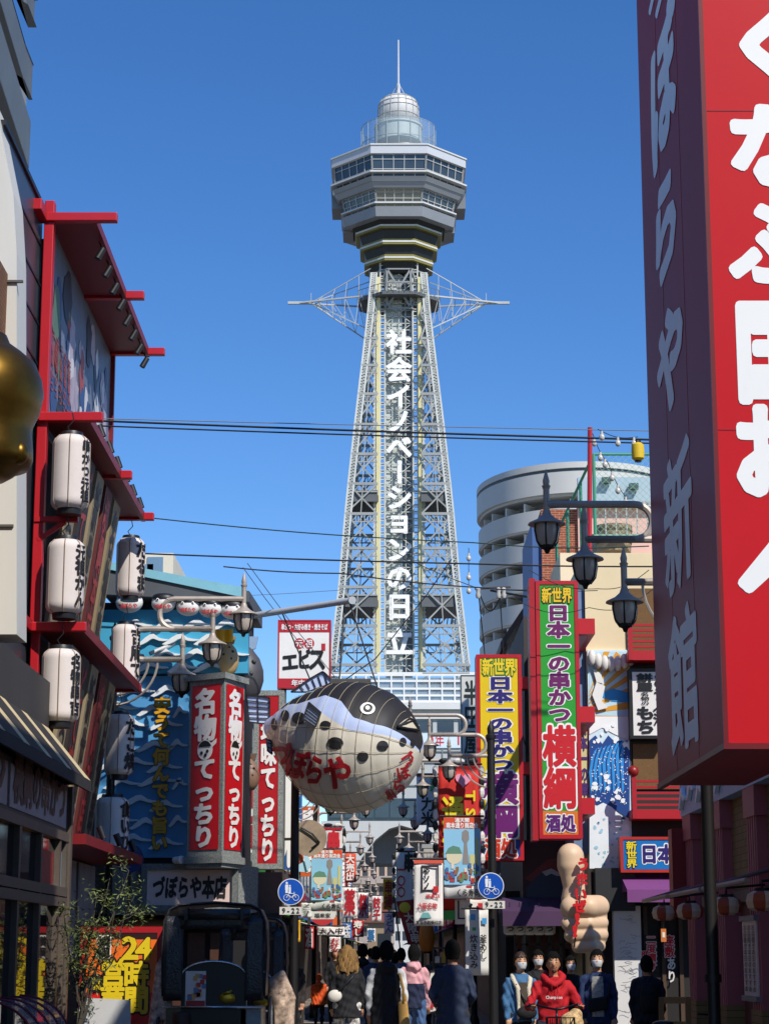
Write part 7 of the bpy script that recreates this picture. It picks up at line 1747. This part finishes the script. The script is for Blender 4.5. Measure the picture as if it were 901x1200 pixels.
person('person in navy blue tailored jacket seen from behind', 530, 25.0, zof(1103, 25.0), F_, '27324a', '2a2c33', '151515', 'short', None, .1, 1.02, arms=(((-.235, -.02, 1.08), (-.19, .14, .98)), ((.235, -.02, 1.08), (.19, .14, .98))))
person('person in pink and navy hooded top with blue jeans', 485, 30.5, zof(1108, 30.5), F_, 'd9a0a4', '44618a', '2a2a2c', 'short', None, .02, .86, hood=True, lower='1c2440')
person('person in black hooded jacket walking ahead of the blonde woman', 425, 38.0, zof(1107, 38.0), F_, '121214', '17171a', '101010', 'short', None, .1, 1.0, hood=True)
person('small child in bright orange hooded coat', 374, 45.5, zof(1142, 45.5), F_, 'd9551a', '15151a', '2a2a2a', 'short', M('d9551a', .85, .1, 5), .08, 1.25, hood=True)
far = [(440, 37, 1.70, '2a3a5a', '22242a', 'short', 'person in dark blue coat beyond the pink top'), (470, 40, 1.68, '5a6a8a', '2a2a30', 'short', 'person in grey blue shirt in the middle distance'), (463, 45, 1.60, '2a2422', '1c1c20', 'bob', 'person with dark bob between tote bag and pink top'), (393, 48, 1.7, '1a1a1e', '1a1a1e', 'short', 'person in black at the left shop side'), (416, 55, 1.66, '3a2a3a', '202024', 'bob', 'person in plum coat far up the street'), (434, 60, 1.72, 'c9c4bc', '3a3a42', 'short', 'person in pale jacket far up the street'), (449, 66, 1.64, '6a4a3a', '2a2a30', 'bob', 'person in brown coat far up the street'), (462, 72, 1.7, '2a2a2e', '1c1c22', 'short', 'farthest person in dark clothes in the middle of the street'), (404, 70, 1.7, '4a5a6a', '202028', 'short', 'person in slate jacket far up on the left'), (508, 44, 1.66, '3c3c40', '26262c', 'bob', 'person in charcoal top beside the standing signboard')]
for px_, Y, H, a, b, hr, lab in far: person(lab, px_, Y, H, F_ if int(px_) % 3 else C_, a, b, '151515', hr, None, .06, .97, voxel=.02)
person('person in dark clothes standing in shade behind the second rickshaw', 340, 33, 1.68, C_, '2a2422', '1a1a1c', '101010', 'short', None, .05, 1.05, voxel=.02, face_on=True)
# ---- the three at the right and those in the shade
def ex_fleece(t, s, hc, k, hz, hy):
    fm = M('d8ccb4', .95, .12, 12, bump=.6)
    g = Form(); g.chain([(s(-.12, .06, 1.36), .034*k), (s(-.075, .125, 1.24), .034*k), (s(-.075, .14, 1.05), .026*k), (s(-.08, .15, .86), .022*k)], 0); g.chain([(s(.12, .06, 1.36), .034*k), (s(.075, .125, 1.24), .034*k), (s(.075, .14, 1.05), .026*k), (s(.08, .15, .86), .022*k)], 0); g.chain([(s(-.12, .06, 1.36), .034*k), (s(-.09, -.07, 1.41), .034*k), (s(.09, -.07, 1.41), .034*k), (s(.12, .06, 1.36), .034*k)], 0)
    g.build('fleece_collar', [fm], t, None, .014)
    g = MB(); g.grid(lambda u, v: tuple(s(-.06+.12*u, .125+.012*math.sin(math.pi*u)+.012*(1-v), .9+.42*v)), 8, 8); kid(g, 'shirt_front', cloth('4a4034'), t)
    g = MB(); g.ball(s(-.02, .2, .93), (.14*k, .07*k, .09*k), 14, 10); bg_ = kid(g, 'waist_bag', cloth('17171a'), t)
    g = MB(); g.path([s(.1, .12, 1.3), s(.0, .17, 1.1), s(-.1, .18, .98)], .012, 6); kid(g, 'bag_strap', blackp, bg_)
person('person in blue denim jacket with cream fleece collar and white face mask', 609, 26.4, zof(1117, 26.4), C_+.25, '3f6a92', '17181c', '151515', 'short', M('3a2519', .5, .3, 8), .02, .98, extra=ex_fleece, face_on=True, mask=True, skinm=skin2)
def ex_navy(t, s, hc, k, hz, hy):
    g = MB(); g.grid(lambda u, v: tuple(s(-.075+.15*u, .118+.03*math.sin(math.pi*u)+.01*(1-v), .88+.5*v)), 10, 10); sh = kid(g, 'patterned_shirt', M('b9b6b0', .9, .5, 30), t)
    g = MB(); a = [s(-.13, .14, .97), s(.12, .14, .93), s(.12, .21, .93), s(-.13, .21, .97), s(-.13, .14, 1.14), s(.12, .14, 1.10), s(.12, .2, 1.10), s(-.13, .2, 1.14)]; g.hexa(a); o = kid(g, 'chest_bag', cloth('121214'), t, False); o.modifiers.new('soft', 'BEVEL').width = .02
    g = MB(); g.path([s(-.13, .17, 1.12), s(-.16, .08, 1.3), s(-.1, -.06, 1.41)], .012, 6); kid(g, 'bag_strap', blackp, o)
    g = MB()
    for sx in (-1, 1): g.path([s(sx*.03, .075, 1.41), s(sx*.085, .12, 1.36), s(sx*.085, .13, 1.3)], .018*k, 6)
    kid(g, 'collar', cloth('1f2f52'), t)
person('person in open navy jacket, patterned shirt, black chest bag and white mask', 699, 25.8, zof(1114, 25.8), C_-.1, '22335a', '1a1b20', '151515', 'short', None, .05, .98, extra=ex_navy, face_on=True, mask=True, skinm=skin2)
person('person with black hair and mask in dark clothes behind the red hoodie', 630, 29.5, 1.63, C_, '17171a', '151518', '101010', 'short', None, .05, 1.05, face_on=True, mask=True, voxel=.018)
person('person in black with white mask standing in the shade under the thumb statue', 668, 30.2, 1.55, C_, '121214', '121216', '101010', 'short', None, .05, 1.05, face_on=True, mask=True, voxel=.018)
def ex_back(t, s, hc, k, hz, hy):
    g = Form(); g.loft([(.95*k, 0, -.19*k, .1*k, .05*k), (1.05*k, 0, -.2*k, .13*k, .075*k), (1.22*k, 0, -.19*k, .125*k, .07*k), (1.34*k, 0, -.16*k, .09*k, .045*k)], 0); o = g.build('backpack', [cloth('101013')], t, None, .016)
person('dark clothed person with backpack seen from behind by the pink columns', 757, 27.0, zof(1121, 27.0), F_, '141826', '121216', '101010', 'short', None, .03, 1.05, extra=ex_back)
# ---- cyclist in red
YCy = 24.2; Xc = P(647, HOR, YCy).x
bk = thing('bicycle', 'black city bicycle ridden by the red hooded person, basket in front', 'bicycle', (Xc, YCy, 0)); bkm = M('17181a', .3, .1, 4, metal=.5); chr_ = M('b4b6b8', .25, .05, 4, metal=.9)
def wheel(root, x, y, r=.33):
    g = MB(); n = 36
    g.path([(x, y+r*math.cos(2*math.pi*k/n), r+.0+r*math.sin(2*math.pi*k/n)) for k in range(n+1)], .018, 8); o = kid(g, 'wheel', M('1a1a1a', .8, .1, 5), root)
    g = MB(); g.path([(x, y+(r-.03)*math.cos(2*math.pi*k/n), r+(r-.03)*math.sin(2*math.pi*k/n)) for k in range(n+1)], .01, 6)
    for k in range(16): a = 2*math.pi*k/16; g.bar((x+(.02 if k % 2 else -.02), y, r), (x, y+(r-.03)*math.cos(a), r+(r-.03)*math.sin(a)), .004)
    g.tube((x-.04, y, r), (x+.04, y, r), .02); kid(g, 'rim', chr_, o)
wheel(bk, 0, -.55); wheel(bk, 0, .5)
g = MB()
for a, b, r in (((0, -.47, .75), (0, -.02, .3), .018), ((0, -.02, .3), (0, .2, .8), .016), ((0, .2, .62), (0, -.44, .68), .014), ((0, -.02, .3), (0, .5, .33), .012), ((0, .18, .7), (0, .5, .33), .01), ((0, -.47, .75), (0, -.55, .33), .014), ((0, -.47, .75), (0, -.44, 1.0), .014)): g.tube(a, b, r, r, 8)
kid(g, 'frame', bkm, bk)
g = MB(); g.path([(-.3, -.2, 1.0), (-.24, -.3, 1.03), (-.12, -.42, 1.0), (0, -.45, .98), (.12, -.42, 1.0), (.24, -.3, 1.03), (.3, -.2, 1.0)], .013, 8); hb_ = kid(g, 'handlebar', bkm, bk)
g = MB(); g.tube((-.31, -.19, 1.0), (-.25, -.29, 1.03), .018); g.tube((.31, -.19, 1.0), (.25, -.29, 1.03), .018); kid(g, 'grip', blackp, hb_)
g = MB(); g.loft = None; g.ball((0, .22, .84), (.09, .14, .04), 12, 8); kid(g, 'saddle', blackp, bk)
g = MB(); x0, x1, y0, y1, z0, z1 = -.13, .17, -.82, -.54, .66, .9
for k in range(7):
    t_ = k/6; g.bar((x0+(x1-x0)*t_, y0, z0), (x0+(x1-x0)*t_, y0, z1), .008); g.bar((x0+(x1-x0)*t_, y1, z0), (x0+(x1-x0)*t_, y1, z1), .008); g.bar((x0, y0+(y1-y0)*t_, z0), (x0, y0+(y1-y0)*t_, z1), .008); g.bar((x1, y0+(y1-y0)*t_, z0), (x1, y0+(y1-y0)*t_, z1), .008)
for z in (z0, .74, .82, z1):
    for a, b in (((x0, y0), (x1, y0)), ((x1, y0), (x1, y1)), ((x1, y1), (x0, y1)), ((x0, y1), (x0, y0))): g.bar((*a, z), (*b, z), .01)
kid(g, 'basket', bkm, bk, False)
bgx = thing('patterned_bag', 'floral patterned bag sitting in the bicycle basket', 'bag', (Xc+.15, YCy-.62, .7)); g = Form(); g.ell((0, 0, .13), (.14, .11, .13), 0); g.ell((.05, .02, .22), (.08, .07, .08), 0); g.build('cloth', [M('c9a878', .85, .8, 24)], bgx, None, .015)
def ex_red(t, s, hc, k, hz, hy):
    g = Form(); g.chain([(s(-.11, hy-.02, 1.43+hz), .045*k), (s(-.075, hy+.075, 1.385+hz), .04*k), (s(0, hy+.115, 1.34+hz), .035*k), (s(.075, hy+.075, 1.385+hz), .04*k), (s(.11, hy-.02, 1.43+hz), .045*k), (s(.07, hy-.1, 1.46+hz), .05*k), (s(-.07, hy-.1, 1.46+hz), .05*k), (s(-.11, hy-.02, 1.43+hz), .045*k)], 0); g.build('hood', [cloth('b50f1c')], t, None, .014)
    g = MB(); q = [put(g, ch, (Vector((0, 0, 0)), Vector((-1, 0, 0)), Vector((0, 0, 1))), -.085+.0235*i, 0, .045, .05, 0, .01, 0) for i, ch in enumerate('Champion')]
    fr_ = []
    for x, y, z in g.v: fr_.append((x*k, (hy*.75+.150-.55*x*x-.0)*k, (1.205+hz)*k+z))
    g.v = fr_; kid(g, 'lettering', M('ecebe8', .7, .03, 3), t, False)
    g = MB(); g.path([s(-.03, hy+.14, 1.36+hz), s(-.035, hy*.8+.16, 1.25+hz)], .004, 5); g.path([s(.03, hy+.14, 1.36+hz), s(.03, hy*.8+.16, 1.26+hz)], .004, 5); kid(g, 'drawstring', cloth('9c0d18'), t)
hzs = zof(1117, YCy)-1.70
rp_ = person('person in red hooded sweatshirt with goatee riding a bicycle', 647, YCy+.2, 1.70, C_, 'b50f1c', '1c2236', '1a1a1c', 'short', None, .0, 1.05, arms=(((-.29, .12, 1.10), (-.27, .40, 1.10)), ((.29, .12, 1.10), (.27, .40, 1.10))), seated=.90+hzs, face_on=True, beard=True, extra=ex_red, lean=.12)
g = None
# ---- parked bicycle wheel at the right edge of the shopfront
b2 = thing('bicycle', 'parked bicycle half hidden behind the pink columns', 'bicycle', (xof(800, 1190, 22.2), 22.4, 0)); b2.rotation_euler = (0, 0, R(60))
wheel(b2, 0, -.5); wheel(b2, 0, .5); g = MB()
for a, b in (((0, -.42, .8), (0, 0, .3)), ((0, 0, .3), (0, .2, .82)), ((0, .18, .65), (0, -.42, .7)), ((0, 0, .3), (0, .5, .33)), ((0, -.42, .95), (0, -.5, .33))): g.tube(a, b, .016)
g.path([(-.26, -.3, .98), (0, -.42, .96), (.26, -.3, .98)], .012, 6); g.ball((0, .2, .86), (.08, .13, .04), 10, 6); kid(g, 'frame', bkm, b2)
# ============================================================ THUMB STATUE
YT = 31.0; px_m = (xof(451, 1050, YT)-xof(450, 1050, YT))
tc_ = P(684, 1117, YT); th = thing('thumb_statue', 'giant beige thumbs up hand with red writing in front of the dark shop', 'statue', (tc_.x, YT, tc_.z))
def TP(px_, py_, dy=0): return Vector(((px_-684)*px_m, dy, (1117-py_)*px_m))
f = Form(); u = px_m
f.chain([(TP(670.5, 1006), 15.8*u), (TP(670.5, 1016), 16.2*u), (TP(672, 1028), 13.8*u), (TP(674, 1042), 12.8*u), (TP(673, 1055), 14.5*u), (TP(676, 1066), 17*u)], 0)          # the thumb
f.chain([(TP(676, 1070, .12), 16*u), (TP(696, 1070, .12), 17*u), (TP(697, 1096, .12), 16*u), (TP(682, 1096, .12), 16*u)], 0)  # palm
for py_, x0, x1, r in ((1064.5, 669, 702, 13), (1083, 665, 705, 8.6), (1096.5, 668, 705, 8.2), (1109, 676, 702, 7.6)):
    f.chain([(TP(x1, py_-1, .05), r*u*1.02), (TP((x0+x1)/2+3, py_, -.20), r*u*1.05), (TP(x0, py_+.5, -.17), r*u)], 0)
    f.cap(TP(x0, py_+.5, -.17), TP(x0+9, py_, -.05), r*u, r*u*.9, 0)
thb = f.build('hand', [M('d8b896', .5, .05, 2)], th, None, .015, 3)
g = MB(); nl = TP(672, 1008, -.19); g.ball(nl, (.0001, .0001, .0001), 4, 3)
mb = MB(); fr = (Vector((0, 0, 0)), Vector((1, 0, 0)), Vector((0, 0, 1)))
pos = [(683, 1016), (681, 1033), (679, 1050), (677, 1064), (674, 1078), (671, 1092), (670, 1106)]
for (a, b), ch in zip(pos, 'うまいぜ!!'):
    o_ = TP(a, b, -.32 if b < 1062 else -.42); n0 = len(mb.v); put(mb, ch, (o_, Vector((1, 0, 0)), Vector((0, 0, 1))), 0, 0, .19 if WIDE(ch) else .3, .2 if WIDE(ch) else .22, 0, .06, 0)
lt = kid(mb, 'lettering', M('c8141c', .45, .08, 3), th, False); q = lt.modifiers.new('thick', 'SOLIDIFY'); q.thickness = .05; q.offset = -1
g = MB(); g.tube((0, .2, .3), (0, 2.4, .5), .05); g.bar(TP(683, 1020, -.30), TP(670, 1110, -.38), .02); kid(g, 'bracket', iron, th)
# ============================================================ LEFT FOREGROUND THINGS
def rickshaw(label, px0, px1, ytop, Y, k=1.0):
    x0, x1 = xof(px0, 1120, Y), xof(px1, 1120, Y); cx_ = (x0+x1)/2; W = x1-x0; zt = zof(ytop, Y)
    t = thing('rickshaw', label, 'rickshaw', (cx_, Y, 0), 'rickshaws'); lea = M('2b2c2f', .34, .2, 6, bump=.4); h2 = W/2
    zb = zt-1.02; wi = h2*.62
    def prof(v, wd):   # hood outline from lower left over the top to lower right
        pts = [(-wd, 0), (-wd*1.03, .5), (-wd*1.0, .82), (-wd*.9, .95), (-wd*.72, 1.0), (0, 1.03), (wd*.72, 1.0), (wd*.9, .95), (wd*1.0, .82), (wd*1.03, .5), (wd, 0)]
        j = min(len(pts)-2, int(v*(len(pts)-1))); a = v*(len(pts)-1)-j; p, q = pts[j], pts[j+1]; return p[0]+(q[0]-p[0])*a, p[1]+(q[1]-p[1])*a
    g = MB(); g.grid(lambda u_, v: ((prof(v, h2*(1-.04*u_))[0]), -.42+.95*u_, zb+(zt-zb)*prof(v, 1)[1]*(1-.03*math.sin(u_*9.4)**2)), 12, 30); o = kid(g, 'hood', lea, t); o.modifiers.new('thick', 'SOLIDIFY').thickness = .02
    for sx in (-1, 1):   # rear flaps
        g = MB(); g.grid(lambda u_, v: (sx*(wi+(h2*1.0-wi)*u_), -.42-.02*math.sin(v*5), zb-.05+(zt-zb)*.93*v), 6, 10); q = kid(g, 'rear_flap', lea, t); q.modifiers.new('thick', 'SOLIDIFY').thickness = .018
    g = MB(); g.grid(lambda u_, v: (-wi*1.1+2.2*wi*u_, -.425, zb+(zt-zb)*(.74+.22*v)), 8, 4); q = kid(g, 'roof_flap', lea, t); q.modifiers.new('thick', 'SOLIDIFY').thickness = .015
    g = MB(); g.tube((-wi*1.15, -.47, zt-.1), (wi*1.15, -.47, zt-.1), .06, .06, 12); r_ = kid(g, 'rolled_cover', lea, t)
    g = MB()
    for sx in (-1, 1): g.box((sx*wi*.9-.02, -.535, zt-.17), (sx*wi*.9+.02, -.4, zt-.03))
    kid(g, 'buckle_strap', blackp, r_, False)
    g = MB(); n = 14; pl = [(-wi*1.05, zb-.55), (wi*1.05, zb-.55)] + [(wi*1.05*math.cos(math.pi*j/n), zb+.22+.17*math.sin(math.pi*j/n)) for j in range(n+1)]
    g.prism(pl, (0, -.40, 0), (1, 0, 0), (0, 0, 1), (0, .06, 0)); q = kid(g, 'seat_back', M('0f0f11', .45, .1, 4), t, False)
    g = MB(); g.path([(wi*1.05*math.cos(math.pi*j/n), -.41, zb+.22+.17*math.sin(math.pi*j/n)) for j in range(n+1)], .014, 6); kid(g, 'trim', chr_, q)
    g = MB(); g.box((-wi*.9, -.43, zb-.13), (-wi*.25, -.405, zb+.28)); c = kid(g, 'poster', M('d6d0ca', .5, .06, 3), q, False)
    rq = random.Random(2)
    for cc in ('b0303a', '5a7a9a', 'c8a060'):
        g = MB()
        for j in range(6): x = -wi*.85+rq.uniform(0, wi*.5); z = zb-.05+rq.uniform(0, .25); g.box((x, -.435-.001*j, z), (x+.05, -.43, z+.05))
        kid(g, 'print', M(cc, .5, .1, 3), c, False)
    g = MB(); g.box((-wi*.88, -.434, zb-.12), (-wi*.27, -.43, zb-.05)); kid(g, 'print', M('a8202a', .5, .1, 3), c, False)
    g = MB(); g.ball((wi*.45, -.41, zb-.02), (.1, .012, .06), 12, 6); g.bar((wi*.3, -.42, zb+.02), (wi*.6, -.42, zb+.06), .03); kid(g, 'gold_emblem', M('a88a2c', .3, .1, 4, metal=.8), q)
    g = MB(); g.tube((-h2, -.46, zb-.12), (h2, -.46, zb-.12), .014); kid(g, 'rail', chr_, t)
    g = MB(); g.box((-h2*.95, -.38, .55), (h2*.95, .55, zb-.13)); q = kid(g, 'body', M('111113', .25, .15, 4), t, False)
    g = MB(); row(g, '楽天力笑売', (Vector((-wi*.8, -.382, zb-.42)), Vector((1, 0, 0)), Vector((0, 0, 1))), 0, wi*1.6, .06, .15, 0, .01, .003); kid(g, 'lettering', M('6d5c40', .5, .1, 4), q, False)
    g = MB(); g.box((h2*.55, -.40, zb-.55), (h2*.95, -.383, zb-.15)); kid(g, 'notice', M('7d8a92', .4, .3, 4), q, False)
    g = MB(); g.lathe([(.09, 0), (.1, .02), (.1, .3), (.09, .32)], (-h2*.62, -.5, zb-.5), 14); kid(g, 'bamboo_pot', M('3a2418', .6, .2, 5), t)
    for sx in (-1, 1):
        g = MB(); n = 40; r = .55
        g.path([(sx*(h2+.06), .1+r*math.cos(2*math.pi*j/n), r+r*math.sin(2*math.pi*j/n)) for j in range(n+1)], .02, 8); q = kid(g, 'wheel', blackp, t)
        g = MB()
        for j in range(24): a = 2*math.pi*j/24; g.bar((sx*(h2+.06), .1, r), (sx*(h2+.06), .1+r*math.cos(a), r+r*math.sin(a)), .007)
        g.tube((sx*(h2+.02), .1, r), (sx*(h2+.12), .1, r), .05); kid(g, 'spokes', chr_, q, False)
        g = MB(); g.tube((sx*h2*.8, .4, .6), (sx*h2*.7, 2.3, .85), .025); kid(g, 'shaft', M('3a2418', .5, .2, 4), t)
    return t
rickshaw('black rickshaw with raised hood, poster and gold emblem in the foreground', 197, 312, 1062, 24.5)
rickshaw('second black rickshaw parked behind the first', 262, 335, 1078, 27.2)
for i, (pts, Y, lab) in enumerate((([(187, 1132), (196, 1118), (199, 1200), (176, 1215)], 24.2, 'red and cream floral cloth draped on the left of the first rickshaw'), ([(318, 1150), (331, 1141), (343, 1170), (340, 1215), (318, 1215)], 25.2, 'tan floral cloth draped over the side of the second rickshaw'))):
    c = [P(a, b, Y) for a, b in pts]; t = thing('floral_cloth', lab, 'cloth', (sum(p.x for p in c)/len(c), Y, 0)); f = Form()
    cen = sum(c, Vector())/len(c)
    for a, b in zip(c, c[1:]+c[:1]): f.cap(a, b, .04, .045, 0); f.cap(a, cen, .045, .09, 0)
    me = f.mesh('cloth', [M('b9a08a' if i else 'c9b0a4', .9, .85, 14)], .02, 3); o = bpy.data.objects.new('cloth', me); COL.objects.link(o); o.parent = t; o.location = -Vector(t.location)
# 24 hour sign
rt, fr, W, H = signbox('shop_sign', 'red and orange sign announcing round the clock opening in yellow characters', 'sign', (100, 1093, 183, 1250), 24.6, .3, 'd81f1a', 'a8141a', .07)
seg(rt, fr, 0, H*.55, W, H*.97, 'f2701c', .004, 'orange_field'); seg(rt, fr, 0, H*.95, W, H, '2a1210', .006, 'dark_rail')
zz_ = lambda py: zof(py, 24.6)-fr[0].z; xx_ = lambda px: xof(px, 1140, 24.6)-fr[0].x
def w24(m, b, o):
    put(m, '2', fr, xx_(152), zz_(1111), .2, .27, 0, b, o, fit=True); put(m, '4', fr, xx_(168), zz_(1112), .2, .27, 0, b, o+.0003, fit=True)
    for ch, a, c in (('時', 160, 1143), ('間', 161, 1172), ('営', 133, 1140), ('業', 133, 1168)): put(m, ch, fr, xx_(a), zz_(c), .3, .33, 0, b, o)
letters(rt, w24, 'e3c41a', '1c1008', .035, .1, .016)
letters(rt, lambda m, b, o: column(m, '横綱', fr, xx_(121), zz_(1097), .16, .125, bold=b, off=o), '16100c', 'e6ddd2', .03, .12, .014)
poly_patch(rt, fr, [[(xx_(113)+.11*math.cos(2*math.pi*j/20), zz_(1152)+.11*math.sin(2*math.pi*j/20)) for j in range(20)]], '1c1512', .01, 'black_roundel')
letters(rt, lambda m, b, o: (row(m, '24', fr, xx_(108), xx_(118), zz_(1149), .11, bold=b, off=o), row(m, '時間', fr, xx_(106.5), xx_(119.5), zz_(1157), .06, bold=b, off=o)), 'd9bd2a', None, .02, off=.018)
mb = MB(); mb.box((fr[0].x+.1, 24.7, 0), (fr[0].x+W-.1, 24.8, .3)); mb.build('foot', iron, rt)
# white board
t = thing('white_board', 'plain white board leaning before the red and orange sign', 'board', (P(125, 1180, 23.2).x, 23.2, 0))
A = [P(*q, 23.2) for q in ((93, 1215), (153, 1215), (153, 1172), (93, 1169))]; d = Vector((0, .04, 0))
mb = MB(); mb.hexa([A[0], A[1], A[1]+d, A[0]+d, A[3], A[2], A[2]+d, A[3]+d]); mb.build('panel', M('c9c8c6', .5, .05, 2), t)
mb = MB(); mb.bar(A[0]+d*1.2, Vector((A[0].x, 23.3, 0)), .04); mb.bar(A[1]+d*1.2, Vector((A[1].x, 23.3, 0)), .04); mb.build('leg', iron, t)
# feathery young tree
YTr = 22.6; base = P(98, 1117, YTr); tr_ = thing('young_tree', 'slender young tree with feathery leaves beside the dark shop corner', 'tree', (base.x, YTr, 0))
rq = random.Random(12); mb = MB(); tips = []
zt_ = lambda py: zof(py, YTr); xt_ = lambda px: xof(px, 1110, YTr)
def limb(p, q, r0, r1, bend=.06):
    pts = []; 
    for k in range(7):
        u = k/6; c = p.lerp(q, u); pts.append(c+Vector((bend*math.sin(u*math.pi)*rq.uniform(-1, 1), bend*rq.uniform(-.5, .5)*math.sin(u*math.pi), 0)))
    mb.path(pts, [r0+(r1-r0)*k/6 for k in range(7)], 6); tips.extend(pts[3:]); return pts
stem = limb(Vector((base.x-.05, YTr, 0)), Vector((xt_(100), YTr, zt_(1130))), .035, .022)
for a, b in ((130, 1030), (112, 1050), (146, 1040), (90, 1062), (112, 1078), (104, 1092), (158, 1045), (102, 1085), (78, 1072), (146, 1020)):
    q = Vector((xt_(a), YTr+rq.uniform(-.35, .35), zt_(b))); s0 = stem[rq.randrange(3, 7)]; br = limb(s0, q, .014, .005)
    for k in range(4): p = br[rq.randrange(2, 7)]; limb(p, p+Vector((rq.uniform(-.22, .22), rq.uniform(-.2, .2), rq.uniform(-.05, .2))), .006, .003, .02)
mb.build('trunk', M('4a4438', .8, .2, 6), tr_, smooth=True)
for col, n, nm_ in (('55622e', 1300, 'foliage'), ('7d8848', 1000, 'foliage')):
    mb = MB()
    for k in range(n):
        c = tips[rq.randrange(len(tips))]+Vector((rq.gauss(0, .06), rq.gauss(0, .07), rq.gauss(0, .05)))
        a = rq.uniform(0, 6.28); l = rq.uniform(.04, .085); d = Vector((math.cos(a)*.75, math.sin(a)*.6, rq.uniform(-.9, .25))).normalized()*l; w_ = d.cross(Vector((rq.uniform(-1, 1), rq.uniform(-1, 1), 1))).normalized()*l*.11
        mb.add([c, c+d*.5+w_, c+d, c+d*.5-w_], [(0, 1, 2, 3)])
    mb.build(nm_, M(col, .6, .3, 3), tr_)
mb = MB(); mb.lathe([(.16, 0), (.2, .3), (.21, .32), (.18, .32), (.17, .28)], (base.x-.05, YTr, 0), 18); tag(mb.build('plant_pot', M('6a4a3c', .7, .2, 3), smooth=True), 'brown round pot holding the feathery young tree', 'pot')
